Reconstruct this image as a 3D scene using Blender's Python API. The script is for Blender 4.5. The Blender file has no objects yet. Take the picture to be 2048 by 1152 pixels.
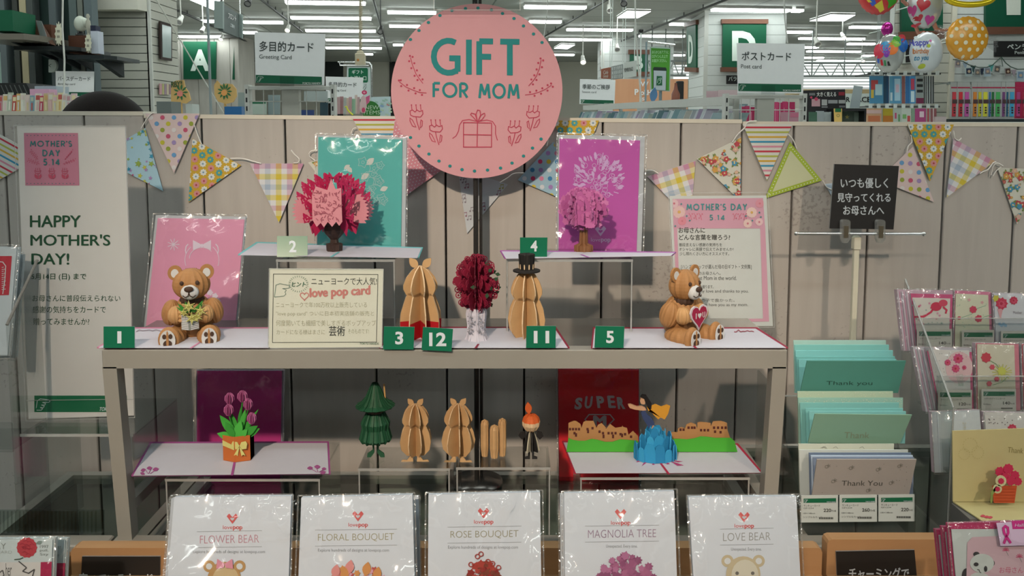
import bpy, bmesh, math, random
from mathutils import Vector as V, Matrix
from math import sin, cos, pi, radians, sqrt, atan2
sc = bpy.context.scene
col = sc.collection
random.seed(7)
# ------------------------------------------------------------------ camera
F, CX, CY = 1600.0, 1024.0, 384.0        # focal length and principal point in photo pixels
PITCH = radians(5.0)
EYE = V((0, 0, 1.5))
cam = bpy.data.cameras.new('camera')
cam.sensor_width = 36.0
cam.lens = 36.0 * F / 2048.0
cam.shift_y = (CY - 576.0) / 2048.0
cam.clip_start = 0.05
cam_ob = bpy.data.objects.new('camera', cam)
cam_ob.location = EYE
cam_ob.rotation_euler = (pi / 2 - PITCH, 0, 0)
col.objects.link(cam_ob)
sc.camera = cam_ob
# ------------------------------------------------------------------ world, lamps, exposure
sc.view_settings.view_transform = 'Standard'
sc.view_settings.look = 'None'
sc.view_settings.gamma = 1.0
sc.view_settings.use_curve_mapping = False
sc.view_settings.exposure = 0.0
sc.cycles.transparent_max_bounces = 32
w = bpy.data.worlds.new('world')
sc.world = w
w.use_nodes = True
w.node_tree.nodes['Background'].inputs[0].default_value = (0.86, 1.0, 0.95, 1)
w.node_tree.nodes['Background'].inputs[1].default_value = 0.07
def spot_lamp(name, loc, aim, power, color, size=50, blend=0.6, radius=0.05):
 l = bpy.data.lights.new(name, 'SPOT')
 l.energy = power
 l.color = color
 l.spot_size = radians(size)
 l.spot_blend = blend
 l.shadow_soft_size = radius
 o = bpy.data.objects.new(name, l)
 o.location = loc
 d = V(aim) - V(loc)
 o.rotation_euler = d.to_track_quat('-Z', 'Y').to_euler()
 col.objects.link(o)
 return o
WARM = (1.0, 0.79, 0.60)
LAMP_A = V((-0.55, -1.15, 2.72))
LAMP_B = V((1.15, -1.05, 2.72))
spot_lamp('spot_lamp_light', LAMP_A, (-0.10, 1.25, 1.10), 265, WARM, 33, 0.9, 0.04)
spot_lamp('spot_lamp_light', LAMP_B, (0.70, 1.25, 0.98), 100, WARM, 33, 0.9, 0.04)
TUBE = 14.5                                  # emission of the ceiling tubes
# ------------------------------------------------------------------ photo pixel -> place
cp_, sp_ = cos(PITCH), sin(PITCH)
def ray(px, py):
 u, v = (px - CX) / F, (CY - py) / F
 return V((u, cp_ + v * sp_, -sp_ + v * cp_))
def at(px, py, y):
 d = ray(px, py)
 return EYE + d * (y / d.y)
def atz(px, py, z):
 d = ray(px, py)
 return EYE + d * ((z - EYE.z) / d.z)
class Pl:
 """a plane in the place; pt() drops a photo pixel on it"""
 def __init__(s, o, n, eps=None):
  s.o, s.n = V(o), V(n).normalized()
  s.eps = eps or max(0.0003, s.o.y * 0.00035)
 def pt(s, px, py, off=0.0):
  d = ray(px, py)
  t = (s.o - EYE).dot(s.n) / d.dot(s.n)
  return EYE + d * t + s.n * off
def lean(px, py, y, back=0.0, yaw=0.0):
 """upright plane through a pixel at depth y, leaning back, turned by yaw (+ = facing right)"""
 a, b = radians(back), radians(yaw)
 n = V((0, -cos(a), sin(a)))
 n = Matrix.Rotation(b, 3, 'Z') @ n
 return Pl(at(px, py, y), n)
def flat(z):
 return Pl((0, 1.0, z), (0, 0, 1))
# ------------------------------------------------------------------ materials
MATS = {}
def s2l(c):
 c = c / 255.0
 return c / 12.92 if c <= 0.04045 else ((c + 0.055) / 1.055) ** 2.4
def hexc(h):
 h = h.lstrip('#')
 return tuple(s2l(int(h[i:i + 2], 16)) for i in (0, 2, 4))
KD = (0.80, 0.92, 1.08)
SET = ''                     # photo colour -> surface colour (the photo is dim and a little warm)
def new_mat(name):
 m = bpy.data.materials.new(name)
 m.use_nodes = True
 nt = m.node_tree
 nt.nodes.clear()
 out = nt.nodes.new('ShaderNodeOutputMaterial')
 return m, nt, out
def surf(name, rgb, rough=0.6, metal=0.0, var=0.05, scale=40.0, bump=0.0, spec=0.4, coat=0.0, sub=None):
 """procedural surface: noise varies its colour a little and may roughen it"""
 if name in MATS:
  return MATS[name]
 m, nt, out = new_mat(name)
 p = nt.nodes.new('ShaderNodeBsdfPrincipled')
 tc = nt.nodes.new('ShaderNodeTexCoord')
 nz = nt.nodes.new('ShaderNodeTexNoise')
 nz.inputs['Scale'].default_value = scale
 nz.inputs['Detail'].default_value = 3
 nt.links.new(tc.outputs['Object'], nz.inputs['Vector'])
 mx = nt.nodes.new('ShaderNodeMix')
 mx.data_type = 'RGBA'
 mx.inputs['A'].default_value = tuple(min(1, c * (1 - var)) for c in rgb) + (1,)
 mx.inputs['B'].default_value = tuple(min(1, c * (1 + var)) for c in rgb) + (1,)
 nt.links.new(nz.outputs[0], mx.inputs['Factor'])
 nt.links.new(mx.outputs['Result'], p.inputs['Base Color'])
 p.inputs['Roughness'].default_value = rough
 p.inputs['Metallic'].default_value = metal
 p.inputs['Specular IOR Level'].default_value = spec
 if coat:
  p.inputs['Coat Weight'].default_value = coat
  p.inputs['Coat Roughness'].default_value = 0.08
 if bump:
  b = nt.nodes.new('ShaderNodeBump')
  b.inputs['Strength'].default_value = bump
  b.inputs['Distance'].default_value = 0.002
  nt.links.new(nz.outputs[0], b.inputs['Height'])
  nt.links.new(b.outputs[0], p.inputs['Normal'])
 nt.links.new(p.outputs[0], out.inputs[0])
 MATS[name] = m
 return m
def P(h, rough=0.65, spec=0.3, coat=0.0, k=1.0):
 """paper, card or paint of the colour the photo shows"""
 n = 'paper_' + SET + h.lstrip('#') + ('_%d' % int(rough * 100) if rough != 0.65 else '') + ('_c' if coat else '') + ('_%d' % int(k * 100) if k != 1 else '')
 if n in MATS:
  return MATS[n]
 c = hexc(h)
 return surf(n, tuple(min(0.86, c[i] * KD[i] * k) for i in range(3)), rough, 0, 0.03, 60, 0, spec, coat)
def emit(name, rgb, strength):
 if name in MATS:
  return MATS[name]
 m, nt, out = new_mat(name)
 e = nt.nodes.new('ShaderNodeEmission')
 e.inputs[0].default_value = tuple(rgb) + (1,)
 e.inputs[1].default_value = strength
 nt.links.new(e.outputs[0], out.inputs[0])
 MATS[name] = m
 return m
def clear(name, tint, rough, refl, ior=1.45, bump=0.0, bscale=30.0, veil=0.0):
 """thin clear plastic or glass: see-through with a fresnel shine; veil = milky share"""
 if name in MATS:
  return MATS[name]
 m, nt, out = new_mat(name)
 t = nt.nodes.new('ShaderNodeBsdfTransparent')
 t.inputs[0].default_value = tuple(tint) + (1,)
 g = nt.nodes.new('ShaderNodeBsdfGlossy')
 g.inputs['Roughness'].default_value = rough
 f = nt.nodes.new('ShaderNodeLayerWeight')
 f.inputs[0].default_value = 0.5
 pw = nt.nodes.new('ShaderNodeMath')
 pw.operation = 'POWER'
 pw.inputs[1].default_value = 4.5
 nt.links.new(f.outputs['Facing'], pw.inputs[0])
 f0 = ((ior - 1) / (ior + 1)) ** 2
 a = nt.nodes.new('ShaderNodeMath')
 a.operation = 'MULTIPLY_ADD'
 a.inputs[1].default_value = 0.8
 a.inputs[2].default_value = refl + f0
 a.use_clamp = True
 nt.links.new(pw.outputs[0], a.inputs[0])
 if bump:
  tc = nt.nodes.new('ShaderNodeTexCoord')
  nz = nt.nodes.new('ShaderNodeTexNoise')
  nz.inputs['Scale'].default_value = bscale
  nz.inputs['Detail'].default_value = 2
  nz.inputs['Distortion'].default_value = 0.6
  nt.links.new(tc.outputs['Object'], nz.inputs['Vector'])
  b = nt.nodes.new('ShaderNodeBump')
  b.inputs['Strength'].default_value = bump
  b.inputs['Distance'].default_value = 0.01
  nt.links.new(nz.outputs[0], b.inputs['Height'])
  nt.links.new(b.outputs[0], g.inputs['Normal'])
  nt.links.new(b.outputs[0], f.inputs['Normal'])
 base = t
 if veil:
  d = nt.nodes.new('ShaderNodeBsdfDiffuse')
  d.inputs[0].default_value = (0.8, 0.82, 0.82, 1)
  mv = nt.nodes.new('ShaderNodeMixShader')
  mv.inputs[0].default_value = veil
  nt.links.new(t.outputs[0], mv.inputs[1])
  nt.links.new(d.outputs[0], mv.inputs[2])
  base = mv
 mx = nt.nodes.new('ShaderNodeMixShader')
 nt.links.new(a.outputs[0], mx.inputs[0])
 nt.links.new(base.outputs[0], mx.inputs[1])
 nt.links.new(g.outputs[0], mx.inputs[2])
 nt.links.new(mx.outputs[0], out.inputs[0])
 MATS[name] = m
 return m
FILM = clear('clear_sleeve_film', (0.985, 0.985, 0.985), 0.11, 0.03, 1.45, 0.22, 22)
FILM_EDGE = clear('sleeve_seam', (0.92, 0.94, 0.94), 0.15, 0.22, 1.5, 0.8, 90, 0.12)
ACRYL = clear('clear_acrylic', (0.87, 0.885, 0.88), 0.03, 0.015, 1.4)
ACRYL_EDGE = clear('acrylic_edge', (0.8, 0.83, 0.83), 0.2, 0.12, 1.5, 0, 30, 0.3)
GLASS = clear('shelf_glass', (0.76, 0.83, 0.81), 0.02, 0.02, 1.5)
def wood(name, c0, c1, scale=(6, 60, 60), rough=0.5, axis='Z', knots=0.0, speck=0.0, spec=0.3):
 """grained wood, grain along `axis`; speck adds small dark worn marks"""
 if name in MATS:
  return MATS[name]
 m, nt, out = new_mat(name)
 p = nt.nodes.new('ShaderNodeBsdfPrincipled')
 tc = nt.nodes.new('ShaderNodeTexCoord')
 mp = nt.nodes.new('ShaderNodeMapping')
 a, b = scale[0], scale[1]
 mp.inputs['Scale'].default_value = {'X': (a, b, b), 'Y': (b, a, b), 'Z': (b, b, a)}[axis]
 nz = nt.nodes.new('ShaderNodeTexNoise')
 nz.inputs['Scale'].default_value = 1.0
 nz.inputs['Detail'].default_value = 5
 nz.inputs['Distortion'].default_value = 0.4
 nt.links.new(tc.outputs['Object'], mp.inputs[0])
 nt.links.new(mp.outputs[0], nz.inputs['Vector'])
 mx = nt.nodes.new('ShaderNodeMix')
 mx.data_type = 'RGBA'
 mx.inputs['A'].default_value = tuple(c0) + (1,)
 mx.inputs['B'].default_value = tuple(c1) + (1,)
 nt.links.new(nz.outputs[0], mx.inputs['Factor'])
 last = mx.outputs['Result']
 if speck:
  n1 = nt.nodes.new('ShaderNodeTexNoise')
  n1.inputs['Scale'].default_value = 150
  n1.inputs['Detail'].default_value = 3
  n2 = nt.nodes.new('ShaderNodeTexNoise')
  n2.inputs['Scale'].default_value = 5.5
  n2.inputs['Detail'].default_value = 1
  nt.links.new(tc.outputs['Object'], n1.inputs['Vector'])
  nt.links.new(tc.outputs['Object'], n2.inputs['Vector'])
  mu = nt.nodes.new('ShaderNodeMath')
  mu.operation = 'MULTIPLY'
  nt.links.new(n1.outputs[0], mu.inputs[0])
  nt.links.new(n2.outputs[0], mu.inputs[1])
  rp = nt.nodes.new('ShaderNodeValToRGB')
  rp.color_ramp.elements[0].position = 0.375
  rp.color_ramp.elements[0].color = (0, 0, 0, 1)
  rp.color_ramp.elements[1].position = 0.42
  rp.color_ramp.elements[1].color = (1, 1, 1, 1)
  nt.links.new(mu.outputs[0], rp.inputs[0])
  sm = nt.nodes.new('ShaderNodeMath')
  sm.operation = 'MULTIPLY'
  sm.inputs[1].default_value = speck
  nt.links.new(rp.outputs[0], sm.inputs[0])
  m2 = nt.nodes.new('ShaderNodeMix')
  m2.data_type = 'RGBA'
  m2.inputs['B'].default_value = (0.09, 0.075, 0.065, 1)
  nt.links.new(sm.outputs[0], m2.inputs['Factor'])
  nt.links.new(last, m2.inputs['A'])
  last = m2.outputs['Result']
 nt.links.new(last, p.inputs['Base Color'])
 p.inputs['Roughness'].default_value = rough
 p.inputs['Specular IOR Level'].default_value = spec
 b = nt.nodes.new('ShaderNodeBump')
 b.inputs['Strength'].default_value = 0.15
 b.inputs['Distance'].default_value = 0.002
 nt.links.new(nz.outputs[0], b.inputs['Height'])
 nt.links.new(b.outputs[0], p.inputs['Normal'])
 nt.links.new(p.outputs[0], out.inputs[0])
 MATS[name] = m
 return m
STEEL = surf('grey_painted_steel', (0.255, 0.25, 0.225), 0.42, 0.0, 0.05, 20, 0, 0.45)
CHROME = surf('chrome', (0.75, 0.76, 0.76), 0.18, 1.0, 0.02)
IVORY = surf('ivory_plastic', (0.62, 0.61, 0.50), 0.4)
WHITE = P('bdb5ae')
BLACK = surf('black_board', (0.012, 0.012, 0.013), 0.45)
GREEN = P('14633f', 0.35, 0.5)
OFFWHITE = surf('off_white_metal', (0.56, 0.57, 0.53), 0.45)
# ------------------------------------------------------------------ glyphs
GLYPH = {}
def glyphs(s, bold=0.0):
 k = (s, bold)
 if k not in GLYPH:
  c = bpy.data.curves.new('text', 'FONT')
  c.body = s
  c.resolution_u = 3
  c.offset = bold
  o = bpy.data.objects.new('text', c)
  col.objects.link(o)
  dg = bpy.context.evaluated_depsgraph_get()
  me = bpy.data.meshes.new_from_object(o.evaluated_get(dg))
  vs = [(v.co.x, v.co.y) for v in me.vertices]
  fs = [tuple(p.vertices) for p in me.polygons]
  bpy.data.objects.remove(o)
  bpy.data.curves.remove(c)
  bpy.data.meshes.remove(me)
  GLYPH[k] = (vs, fs)
 return GLYPH[k]
def arc(cx, cy, rx, ry, a0, a1, n=14):
 return [(cx + rx * cos(radians(a0 + (a1 - a0) * i / n)), cy + ry * sin(radians(a0 + (a1 - a0) * i / n))) for i in range(n + 1)]
# geometric capitals drawn as strokes: width, list of polylines (y up, cap height 1)
DECO = {
 'G': (0.86, [arc(.5, .5, .46, .46, 62, 300) + [(.80, .10)], [(.78, .08), (.78, .46), (.52, .46)]]),
 'I': (0.10, [[(.05, 0), (.05, 1)]]),
 'F': (0.48, [[(.05, 0), (.05, .96), (.48, .96)], [(.05, .52), (.42, .52)]]),
 'T': (0.60, [[(.0, .96), (.6, .96)], [(.3, 0), (.3, .96)]]),
 'O': (0.94, [arc(.47, .5, .44, .46, 0, 360, 26)]),
 'R': (0.54, [[(.05, 0), (.05, .96), (.26, .96)] + arc(.26, .71, .24, .25, 90, -90, 10) + [(.05, .46)], [(.22, .46), (.52, 0)]]),
 'M': (0.86, [[(.04, 0), (.16, .98), (.43, .22), (.70, .98), (.82, 0)]]),
 'H': (0.60, [[(.05, 0), (.05, 1)], [(.55, 0), (.55, 1)], [(.05, .5), (.55, .5)]]),
 'E': (0.46, [[(.46, .04), (.05, .04), (.05, .96), (.46, .96)], [(.05, .52), (.4, .52)]]),
 'S': (0.46, [arc(.23, .73, .2, .23, 40, 270, 10) + arc(.23, .27, .21, .23, 90, -140, 10)]),
 "'": (0.10, [[(.05, .75), (.05, 1)]]),
 'D': (0.72, [[(.05, .04), (.05, .96), (.22, .96)] + arc(.22, .5, .46, .46, 90, -90, 16) + [(.05, .04)]]),
 'A': (0.74, [[(.02, 0), (.37, .98), (.72, 0)], [(.16, .33), (.58, .33)]]),
 'Y': (0.62, [[(.02, 1), (.31, .5), (.6, 1)], [(.31, .5), (.31, 0)]]),
 '5': (0.46, [[(.42, .96), (.1, .96), (.07, .58)] + arc(.2, .3, .22, .27, 110, -140, 12)]),
 '.': (0.10, [[(.05, 0), (.05, .07)]]),
 '1': (0.22, [[(.0, .82), (.16, .96), (.16, 0)]]),
 '4': (0.56, [[(.40, 0), (.40, .96), (.02, .26), (.54, .26)]]),
 ' ': (0.30, []),
 }
def clip(poly, tri):
 """clip a polygon (photo pixels) to a convex one"""
 out = list(poly)
 area = sum(tri[i][0] * tri[(i + 1) % len(tri)][1] - tri[(i + 1) % len(tri)][0] * tri[i][1] for i in range(len(tri)))
 sg = 1 if area > 0 else -1
 for i in range(len(tri)):
  a, b = tri[i], tri[(i + 1) % len(tri)]
  src, out = out, []
  if not src:
   return []
  def side(p):
   return sg * ((b[0] - a[0]) * (p[1] - a[1]) - (b[1] - a[1]) * (p[0] - a[0]))
  for j in range(len(src)):
   p, q = src[j], src[(j + 1) % len(src)]
   sp, sq = side(p), side(q)
   if sp >= 0:
    out.append(p)
   if sp * sq < 0:
    t = sp / (sp - sq)
    out.append((p[0] + t * (q[0] - p[0]), p[1] + t * (q[1] - p[1])))
 return out
def circ(cx, cy, r, n=12, ry=None, a0=0.0):
 ry = ry or r
 return [(cx + r * cos(a0 + 2 * pi * i / n), cy + ry * sin(a0 + 2 * pi * i / n)) for i in range(n)]
def flower2(cx, cy, r, petals=6, depth=0.32, n=4, a0=0.0):
 N = petals * n
 return [(cx + r * (1 - depth * abs(sin(petals * pi * i / N))) * cos(a0 + 2 * pi * i / N),
 cy + r * (1 - depth * abs(sin(petals * pi * i / N))) * sin(a0 + 2 * pi * i / N)) for i in range(N)]
def star2(cx, cy, r, a0=-pi / 2, k=0.42):
 return [(cx + (r if i % 2 == 0 else r * k) * cos(a0 + pi * i / 5), cy + (r if i % 2 == 0 else r * k) * sin(a0 + pi * i / 5)) for i in range(10)]
def heart2(cx, cy, w, h, a=0.0, n=20):
 o = []
 for i in range(n):
  t = 2 * pi * i / n
  x = sin(t) ** 3
  y = (13 * cos(t) - 5 * cos(2 * t) - 2 * cos(3 * t) - cos(4 * t)) / 16.0
  x, y = x * w / 2, -y * h / 2
  o.append((cx + x * cos(a) - y * sin(a), cy + x * sin(a) + y * cos(a)))
 return o
def leaf2(x0, y0, x1, y1, w, n=5):
 dx, dy = x1 - x0, y1 - y0
 a = [(x0 + dx * i / n - dy * w * sin(pi * i / n), y0 + dy * i / n + dx * w * sin(pi * i / n)) for i in range(n + 1)]
 b = [(x0 + dx * i / n + dy * w * sin(pi * i / n), y0 + dy * i / n - dx * w * sin(pi * i / n)) for i in range(n - 1, 0, -1)]
 return a + b
# ------------------------------------------------------------------ mesh builder
class MB:
 def __init__(s):
  s.v, s.f, s.fm, s.fs, s.mats, s.k = [], [], [], [], [], 0
 def mi(s, m):
  if isinstance(m, str):
   m = P(m)
  if m not in s.mats:
   s.mats.append(m)
  return s.mats.index(m)
 def add(s, vs, fs, m, smooth=False):
  b = len(s.v)
  s.v += [V(p) for p in vs]
  i = s.mi(m)
  for f in fs:
   s.f.append([b + k for k in f])
   s.fm.append(i)
   s.fs.append(smooth)
 # --- solids
 def poly(s, pts, m):
  s.add(pts, [list(range(len(pts)))], m)
 def prism(s, pts, vec, m, side=None):
  n = len(pts)
  vec = V(vec)
  s.add(list(pts) + [p + vec for p in pts], [list(range(n))[::-1], list(range(n, 2 * n))], m)
  s.add(list(pts) + [p + vec for p in pts], [[i, (i + 1) % n, n + (i + 1) % n, n + i] for i in range(n)], side or m)
 def obox(s, o, ax, ay, az, m):
  o, ax, ay, az = V(o), V(ax), V(ay), V(az)
  s.prism([o, o + ax, o + ax + ay, o + ay], az, m)
 def box(s, a, b, m):
  a, b = V(a), V(b)
  s.obox(a, (b.x - a.x, 0, 0), (0, b.y - a.y, 0), (0, 0, b.z - a.z), m)
 def bevbox(s, a, b, m, r=0.003):
  """box with chamfered upright edges and top"""
  a, b = V(a), V(b)
  x0, y0, z0, x1, y1, z1 = a.x, a.y, a.z, b.x, b.y, b.z
  q = [(x0 + r, y0), (x1 - r, y0), (x1, y0 + r), (x1, y1 - r), (x1 - r, y1), (x0 + r, y1), (x0, y1 - r), (x0, y0 + r)]
  t = [(x0 + 2 * r, y0 + r), (x1 - 2 * r, y0 + r), (x1 - r, y0 + 2 * r), (x1 - r, y1 - 2 * r), (x1 - 2 * r, y1 - r), (x0 + 2 * r, y1 - r), (x0 + r, y1 - 2 * r), (x0 + r, y0 + 2 * r)]
  vs = [V((x, y, z0)) for x, y in q] + [V((x, y, z1 - r)) for x, y in q] + [V((x, y, z1)) for x, y in t]
  fs = [list(range(8))[::-1], list(range(16, 24))]
  for k in (0, 8):
   fs += [[k + i, k + (i + 1) % 8, k + 8 + (i + 1) % 8, k + 8 + i] for i in range(8)]
  s.add(vs, fs, m)
 def tube(s, pts, r, m, seg=8, closed=False, r1=None):
  pts = [V(p) for p in pts]
  n = len(pts)
  vs = []
  up = V((0.123, 0.31, 0.94))
  for i, p in enumerate(pts):
   if closed:
    t = pts[(i + 1) % n] - pts[i - 1]
   else:
    t = pts[min(i + 1, n - 1)] - pts[max(i - 1, 0)]
   t.normalize()
   a = t.cross(up)
   if a.length < 1e-3:
    a = t.cross(V((1, 0, 0)))
   a.normalize()
   b = t.cross(a)
   rr = r if r1 is None else r + (r1 - r) * i / (n - 1)
   vs += [p + a * (rr * cos(2 * pi * k / seg)) + b * (rr * sin(2 * pi * k / seg)) for k in range(seg)]
  fs = []
  for i in range(n if closed else n - 1):
   j = (i + 1) % n
   fs += [[i * seg + k, i * seg + (k + 1) % seg, j * seg + (k + 1) % seg, j * seg + k] for k in range(seg)]
  s.add(vs, fs, m, True)
  if not closed:
   s.add(vs[:seg], [list(range(seg))], m)
   s.add(vs[-seg:], [list(range(seg))[::-1]], m)
 def lathe(s, c, prof, m, seg=24, smooth=True, ridge=0.0, sx=1.0, sy=1.0):
  c = V(c)
  vs, fs = [], []
  for r, z in prof:
   for k in range(seg):
    rr = r * (1 - (ridge if k % 2 else 0))
    vs.append(c + V((sx * rr * cos(2 * pi * k / seg), sy * rr * sin(2 * pi * k / seg), z)))
  for i in range(len(prof) - 1):
   fs += [[i * seg + k, i * seg + (k + 1) % seg, (i + 1) * seg + (k + 1) % seg, (i + 1) * seg + k] for k in range(seg)]
  s.add(vs, fs, m, smooth)
  for i, q in ((0, -1), (len(prof) - 1, 1)):
   if prof[i][0] > 1e-5:
    ring = list(range(i * seg, i * seg + seg))
    s.add([vs[k] for k in ring], [list(range(seg))[::q]], m)
 def ball(s, c, rx, ry, rz, m, seg=20, rings=12, smooth=True, ridge=0.0, rot=None):
  c = V(c)
  vs = []
  for i in range(rings + 1):
   a = -pi / 2 + pi * i / rings
   for k in range(seg):
    q = 1 - (ridge if k % 2 else 0)
    p = V((rx * q * cos(a) * cos(2 * pi * k / seg), ry * q * cos(a) * sin(2 * pi * k / seg), rz * sin(a)))
    if rot:
     p = rot @ p
    vs.append(c + p)
  fs = []
  for i in range(rings):
   fs += [[i * seg + k, i * seg + (k + 1) % seg, (i + 1) * seg + (k + 1) % seg, (i + 1) * seg + k] for k in range(seg)]
  s.add(vs, fs, m, smooth)
 def fin(s, c, prof, ang, t, m, r0=0.0):
  """a thin upright plate reaching out from a vertical axis: prof = [(r, z)] outer outline"""
  c = V(c)
  d, q = V((cos(ang), sin(ang), 0)), V((-sin(ang), cos(ang), 0)) * (t / 2)
  pts = [c + V((0, 0, prof[0][1])) + d * r0] + [c + d * r + V((0, 0, z)) for r, z in prof] + [c + V((0, 0, prof[-1][1])) + d * r0]
  s.prism([p - q for p in pts], q * 2, m)
 # --- flat print on a plane, in photo pixels
 def shape(s, pl, pts, m, off=1.0):
  if len(pts) >= 3:
   s.k += 1
   off += (s.k % 30) * 0.03
   s.poly([pl.pt(x, y, off * pl.eps) for x, y in pts], m)
 def shapes(s, pl, polys, m, off=1.0, inside=None):
  for p in polys:
   if inside:
    p = clip(p, inside)
   s.shape(pl, p, m, off)
 def sheet(s, pl, pts, t, m, side=None, off=0.0):
  """a sheet of thickness t whose front face lies on the plane"""
  s.prism([pl.pt(x, y, off) for x, y in pts], -pl.n * t, m, side)
 def line(s, pl, pts, wd, m, off=1.0, closed=False):
  n = len(pts)
  if not closed:
   for i in range(1, n - 1):
    a, p, b = pts[i - 1], pts[i], pts[i + 1]
    if (p[0] - a[0]) * (b[0] - p[0]) + (p[1] - a[1]) * (b[1] - p[1]) < 0:
     s.line(pl, pts[:i + 1], wd, m, off)
     return s.line(pl, pts[i:], wd, m, off + 0.12)
  L, R = [], []
  for i in range(n):
   if closed:
    a, b = pts[i - 1], pts[(i + 1) % n]
   else:
    a, b = pts[max(i - 1, 0)], pts[min(i + 1, n - 1)]
   p = pts[i]
   d1 = (p[0] - a[0], p[1] - a[1])
   d2 = (b[0] - p[0], b[1] - p[1])
   l1, l2 = sqrt(d1[0] ** 2 + d1[1] ** 2), sqrt(d2[0] ** 2 + d2[1] ** 2)
   if l1 < 1e-6:
    d1, l1 = d2, l2
   if l2 < 1e-6:
    d2, l2 = d1, l1
   if l1 < 1e-6:
    continue
   n1 = (-d1[1] / l1, d1[0] / l1)
   n2 = (-d2[1] / l2, d2[0] / l2)
   nx, ny = n1[0] + n2[0], n1[1] + n2[1]
   q = nx * nx + ny * ny
   if q < 0.15:
    nx, ny = n1
    q = 1.0
    k = 1.0
   else:
    k = 2.0 / q
    k = min(k, 2.2)
   h = wd / 2 * k
   L.append((p[0] + nx * h, p[1] + ny * h))
   R.append((p[0] - nx * h, p[1] - ny * h))
  k = len(L)
  s.k += 1
  off += (s.k % 30) * 0.03
  vs = [pl.pt(x, y, off * pl.eps) for x, y in L + R]
  fs = [[i, (i + 1) % k, k + (i + 1) % k, k + i] for i in range(k if closed else k - 1)]
  s.add(vs, fs, m)
 def text(s, pl, t, x0, y0, x1, y1, m, bold=0.0, dy=0.0, shear=0.0, off=1.0, dx=0.0):
  """lettering fitted to a pixel box (dy: drop over its width, dx: drift over its height)"""
  solid = all(c in '0123456789ABCDPRSW' for c in t)
  b_ = bold if bold > 0.011 and not solid else 0
  vs, fs = glyphs(t, bold if solid else min(bold, 0))
  if not vs:
   return
  ax, bx = min(p[0] for p in vs), max(p[0] for p in vs)
  ay, by = min(p[1] for p in vs), max(p[1] for p in vs)
  ax, bx = ax - b_, bx + b_
  for q, (sx, sy) in enumerate(((0, 0), (-1, 0), (1, 0), (0, .6), (0, -.6)) if b_ else ((0, 0),)):
   o = []
   for x, y in vs:
    u = (x + sx * b_ - ax) / (bx - ax)
    v = (by - y - sy * b_) / max(by - ay, 1e-6)
    X = x0 + u * (x1 - x0) + (1 - v) * shear * (y1 - y0) + v * dx
    Y = y0 + v * (y1 - y0) + u * dy
    o.append(pl.pt(X, Y, (off + 0.09 * q) * pl.eps))
   s.add(o, fs, m)
 def deco(s, pl, t, x0, y0, x1, y1, m, wt=0.14, gap=0.16, dy=0.0, off=1.0, dx=0.0):
  tot = sum(DECO[c][0] for c in t) + gap * (len(t) - 1)
  k, h = (x1 - x0) / tot, (y1 - y0)
  x = 0.0
  for c in t:
   wd, ls = DECO[c]
   for e, pts in enumerate(ls):
    q = [(x0 + (x + a) * k + (1 - b) * dx, y0 + (1 - b) * h + dy * (x + a) / tot) for a, b in pts]
    cl = c == 'O'
    s.line(pl, q[:-1] if cl else q, wt * h, m, off + 0.3 * e, cl)
   x += wd + gap
 # --- finish
 def mesh(s, name, org):
  me = bpy.data.meshes.new(name)
  me.from_pydata([v - org for v in s.v], [], s.f)
  for m in s.mats:
   me.materials.append(m)
  me.polygons.foreach_set('material_index', s.fm)
  me.polygons.foreach_set('use_smooth', s.fs)
  bm = bmesh.new()
  bm.from_mesh(me)
  bmesh.ops.recalc_face_normals(bm, faces=bm.faces)
  bm.to_mesh(me)
  bm.free()
  me.update()
  return me
 def part(s, name, parent, label=None):
  o = bpy.data.objects.new(name, s.mesh(name, wloc(parent)))
  col.objects.link(o)
  o.parent = parent
  if label:
   o['label'] = label
  return o
 def top(s, name, label=None, cat=None, group=None, kind=None):
  xs, ys, zs = [v.x for v in s.v], [v.y for v in s.v], [v.z for v in s.v]
  org = V(((min(xs) + max(xs)) / 2, (min(ys) + max(ys)) / 2, min(zs)))
  o = bpy.data.objects.new(name, s.mesh(name, org))
  o.location = org
  col.objects.link(o)
  return tag(o, label, cat, group, kind)
def wloc(o):
 p = V((0, 0, 0))
 while o is not None:
  p += o.location
  o = o.parent
 return p
def tag(o, label=None, cat=None, group=None, kind=None):
 for k, v in (('label', label), ('category', cat), ('group', group), ('kind', kind)):
  if v:
   o[k] = v
 return o
def thing(name, loc, label, cat, group=None):
 o = bpy.data.objects.new(name, None)
 o.empty_display_size = 0.05
 o.location = V(loc)
 col.objects.link(o)
 return tag(o, label, cat, group)
def copy_tree(o, parent=None):
 kids = [c for c in bpy.data.objects if c.parent == o]
 c = o.copy()
 col.objects.link(c)
 c.parent = parent
 for k in kids:
  copy_tree(k, c)
 return c
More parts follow.
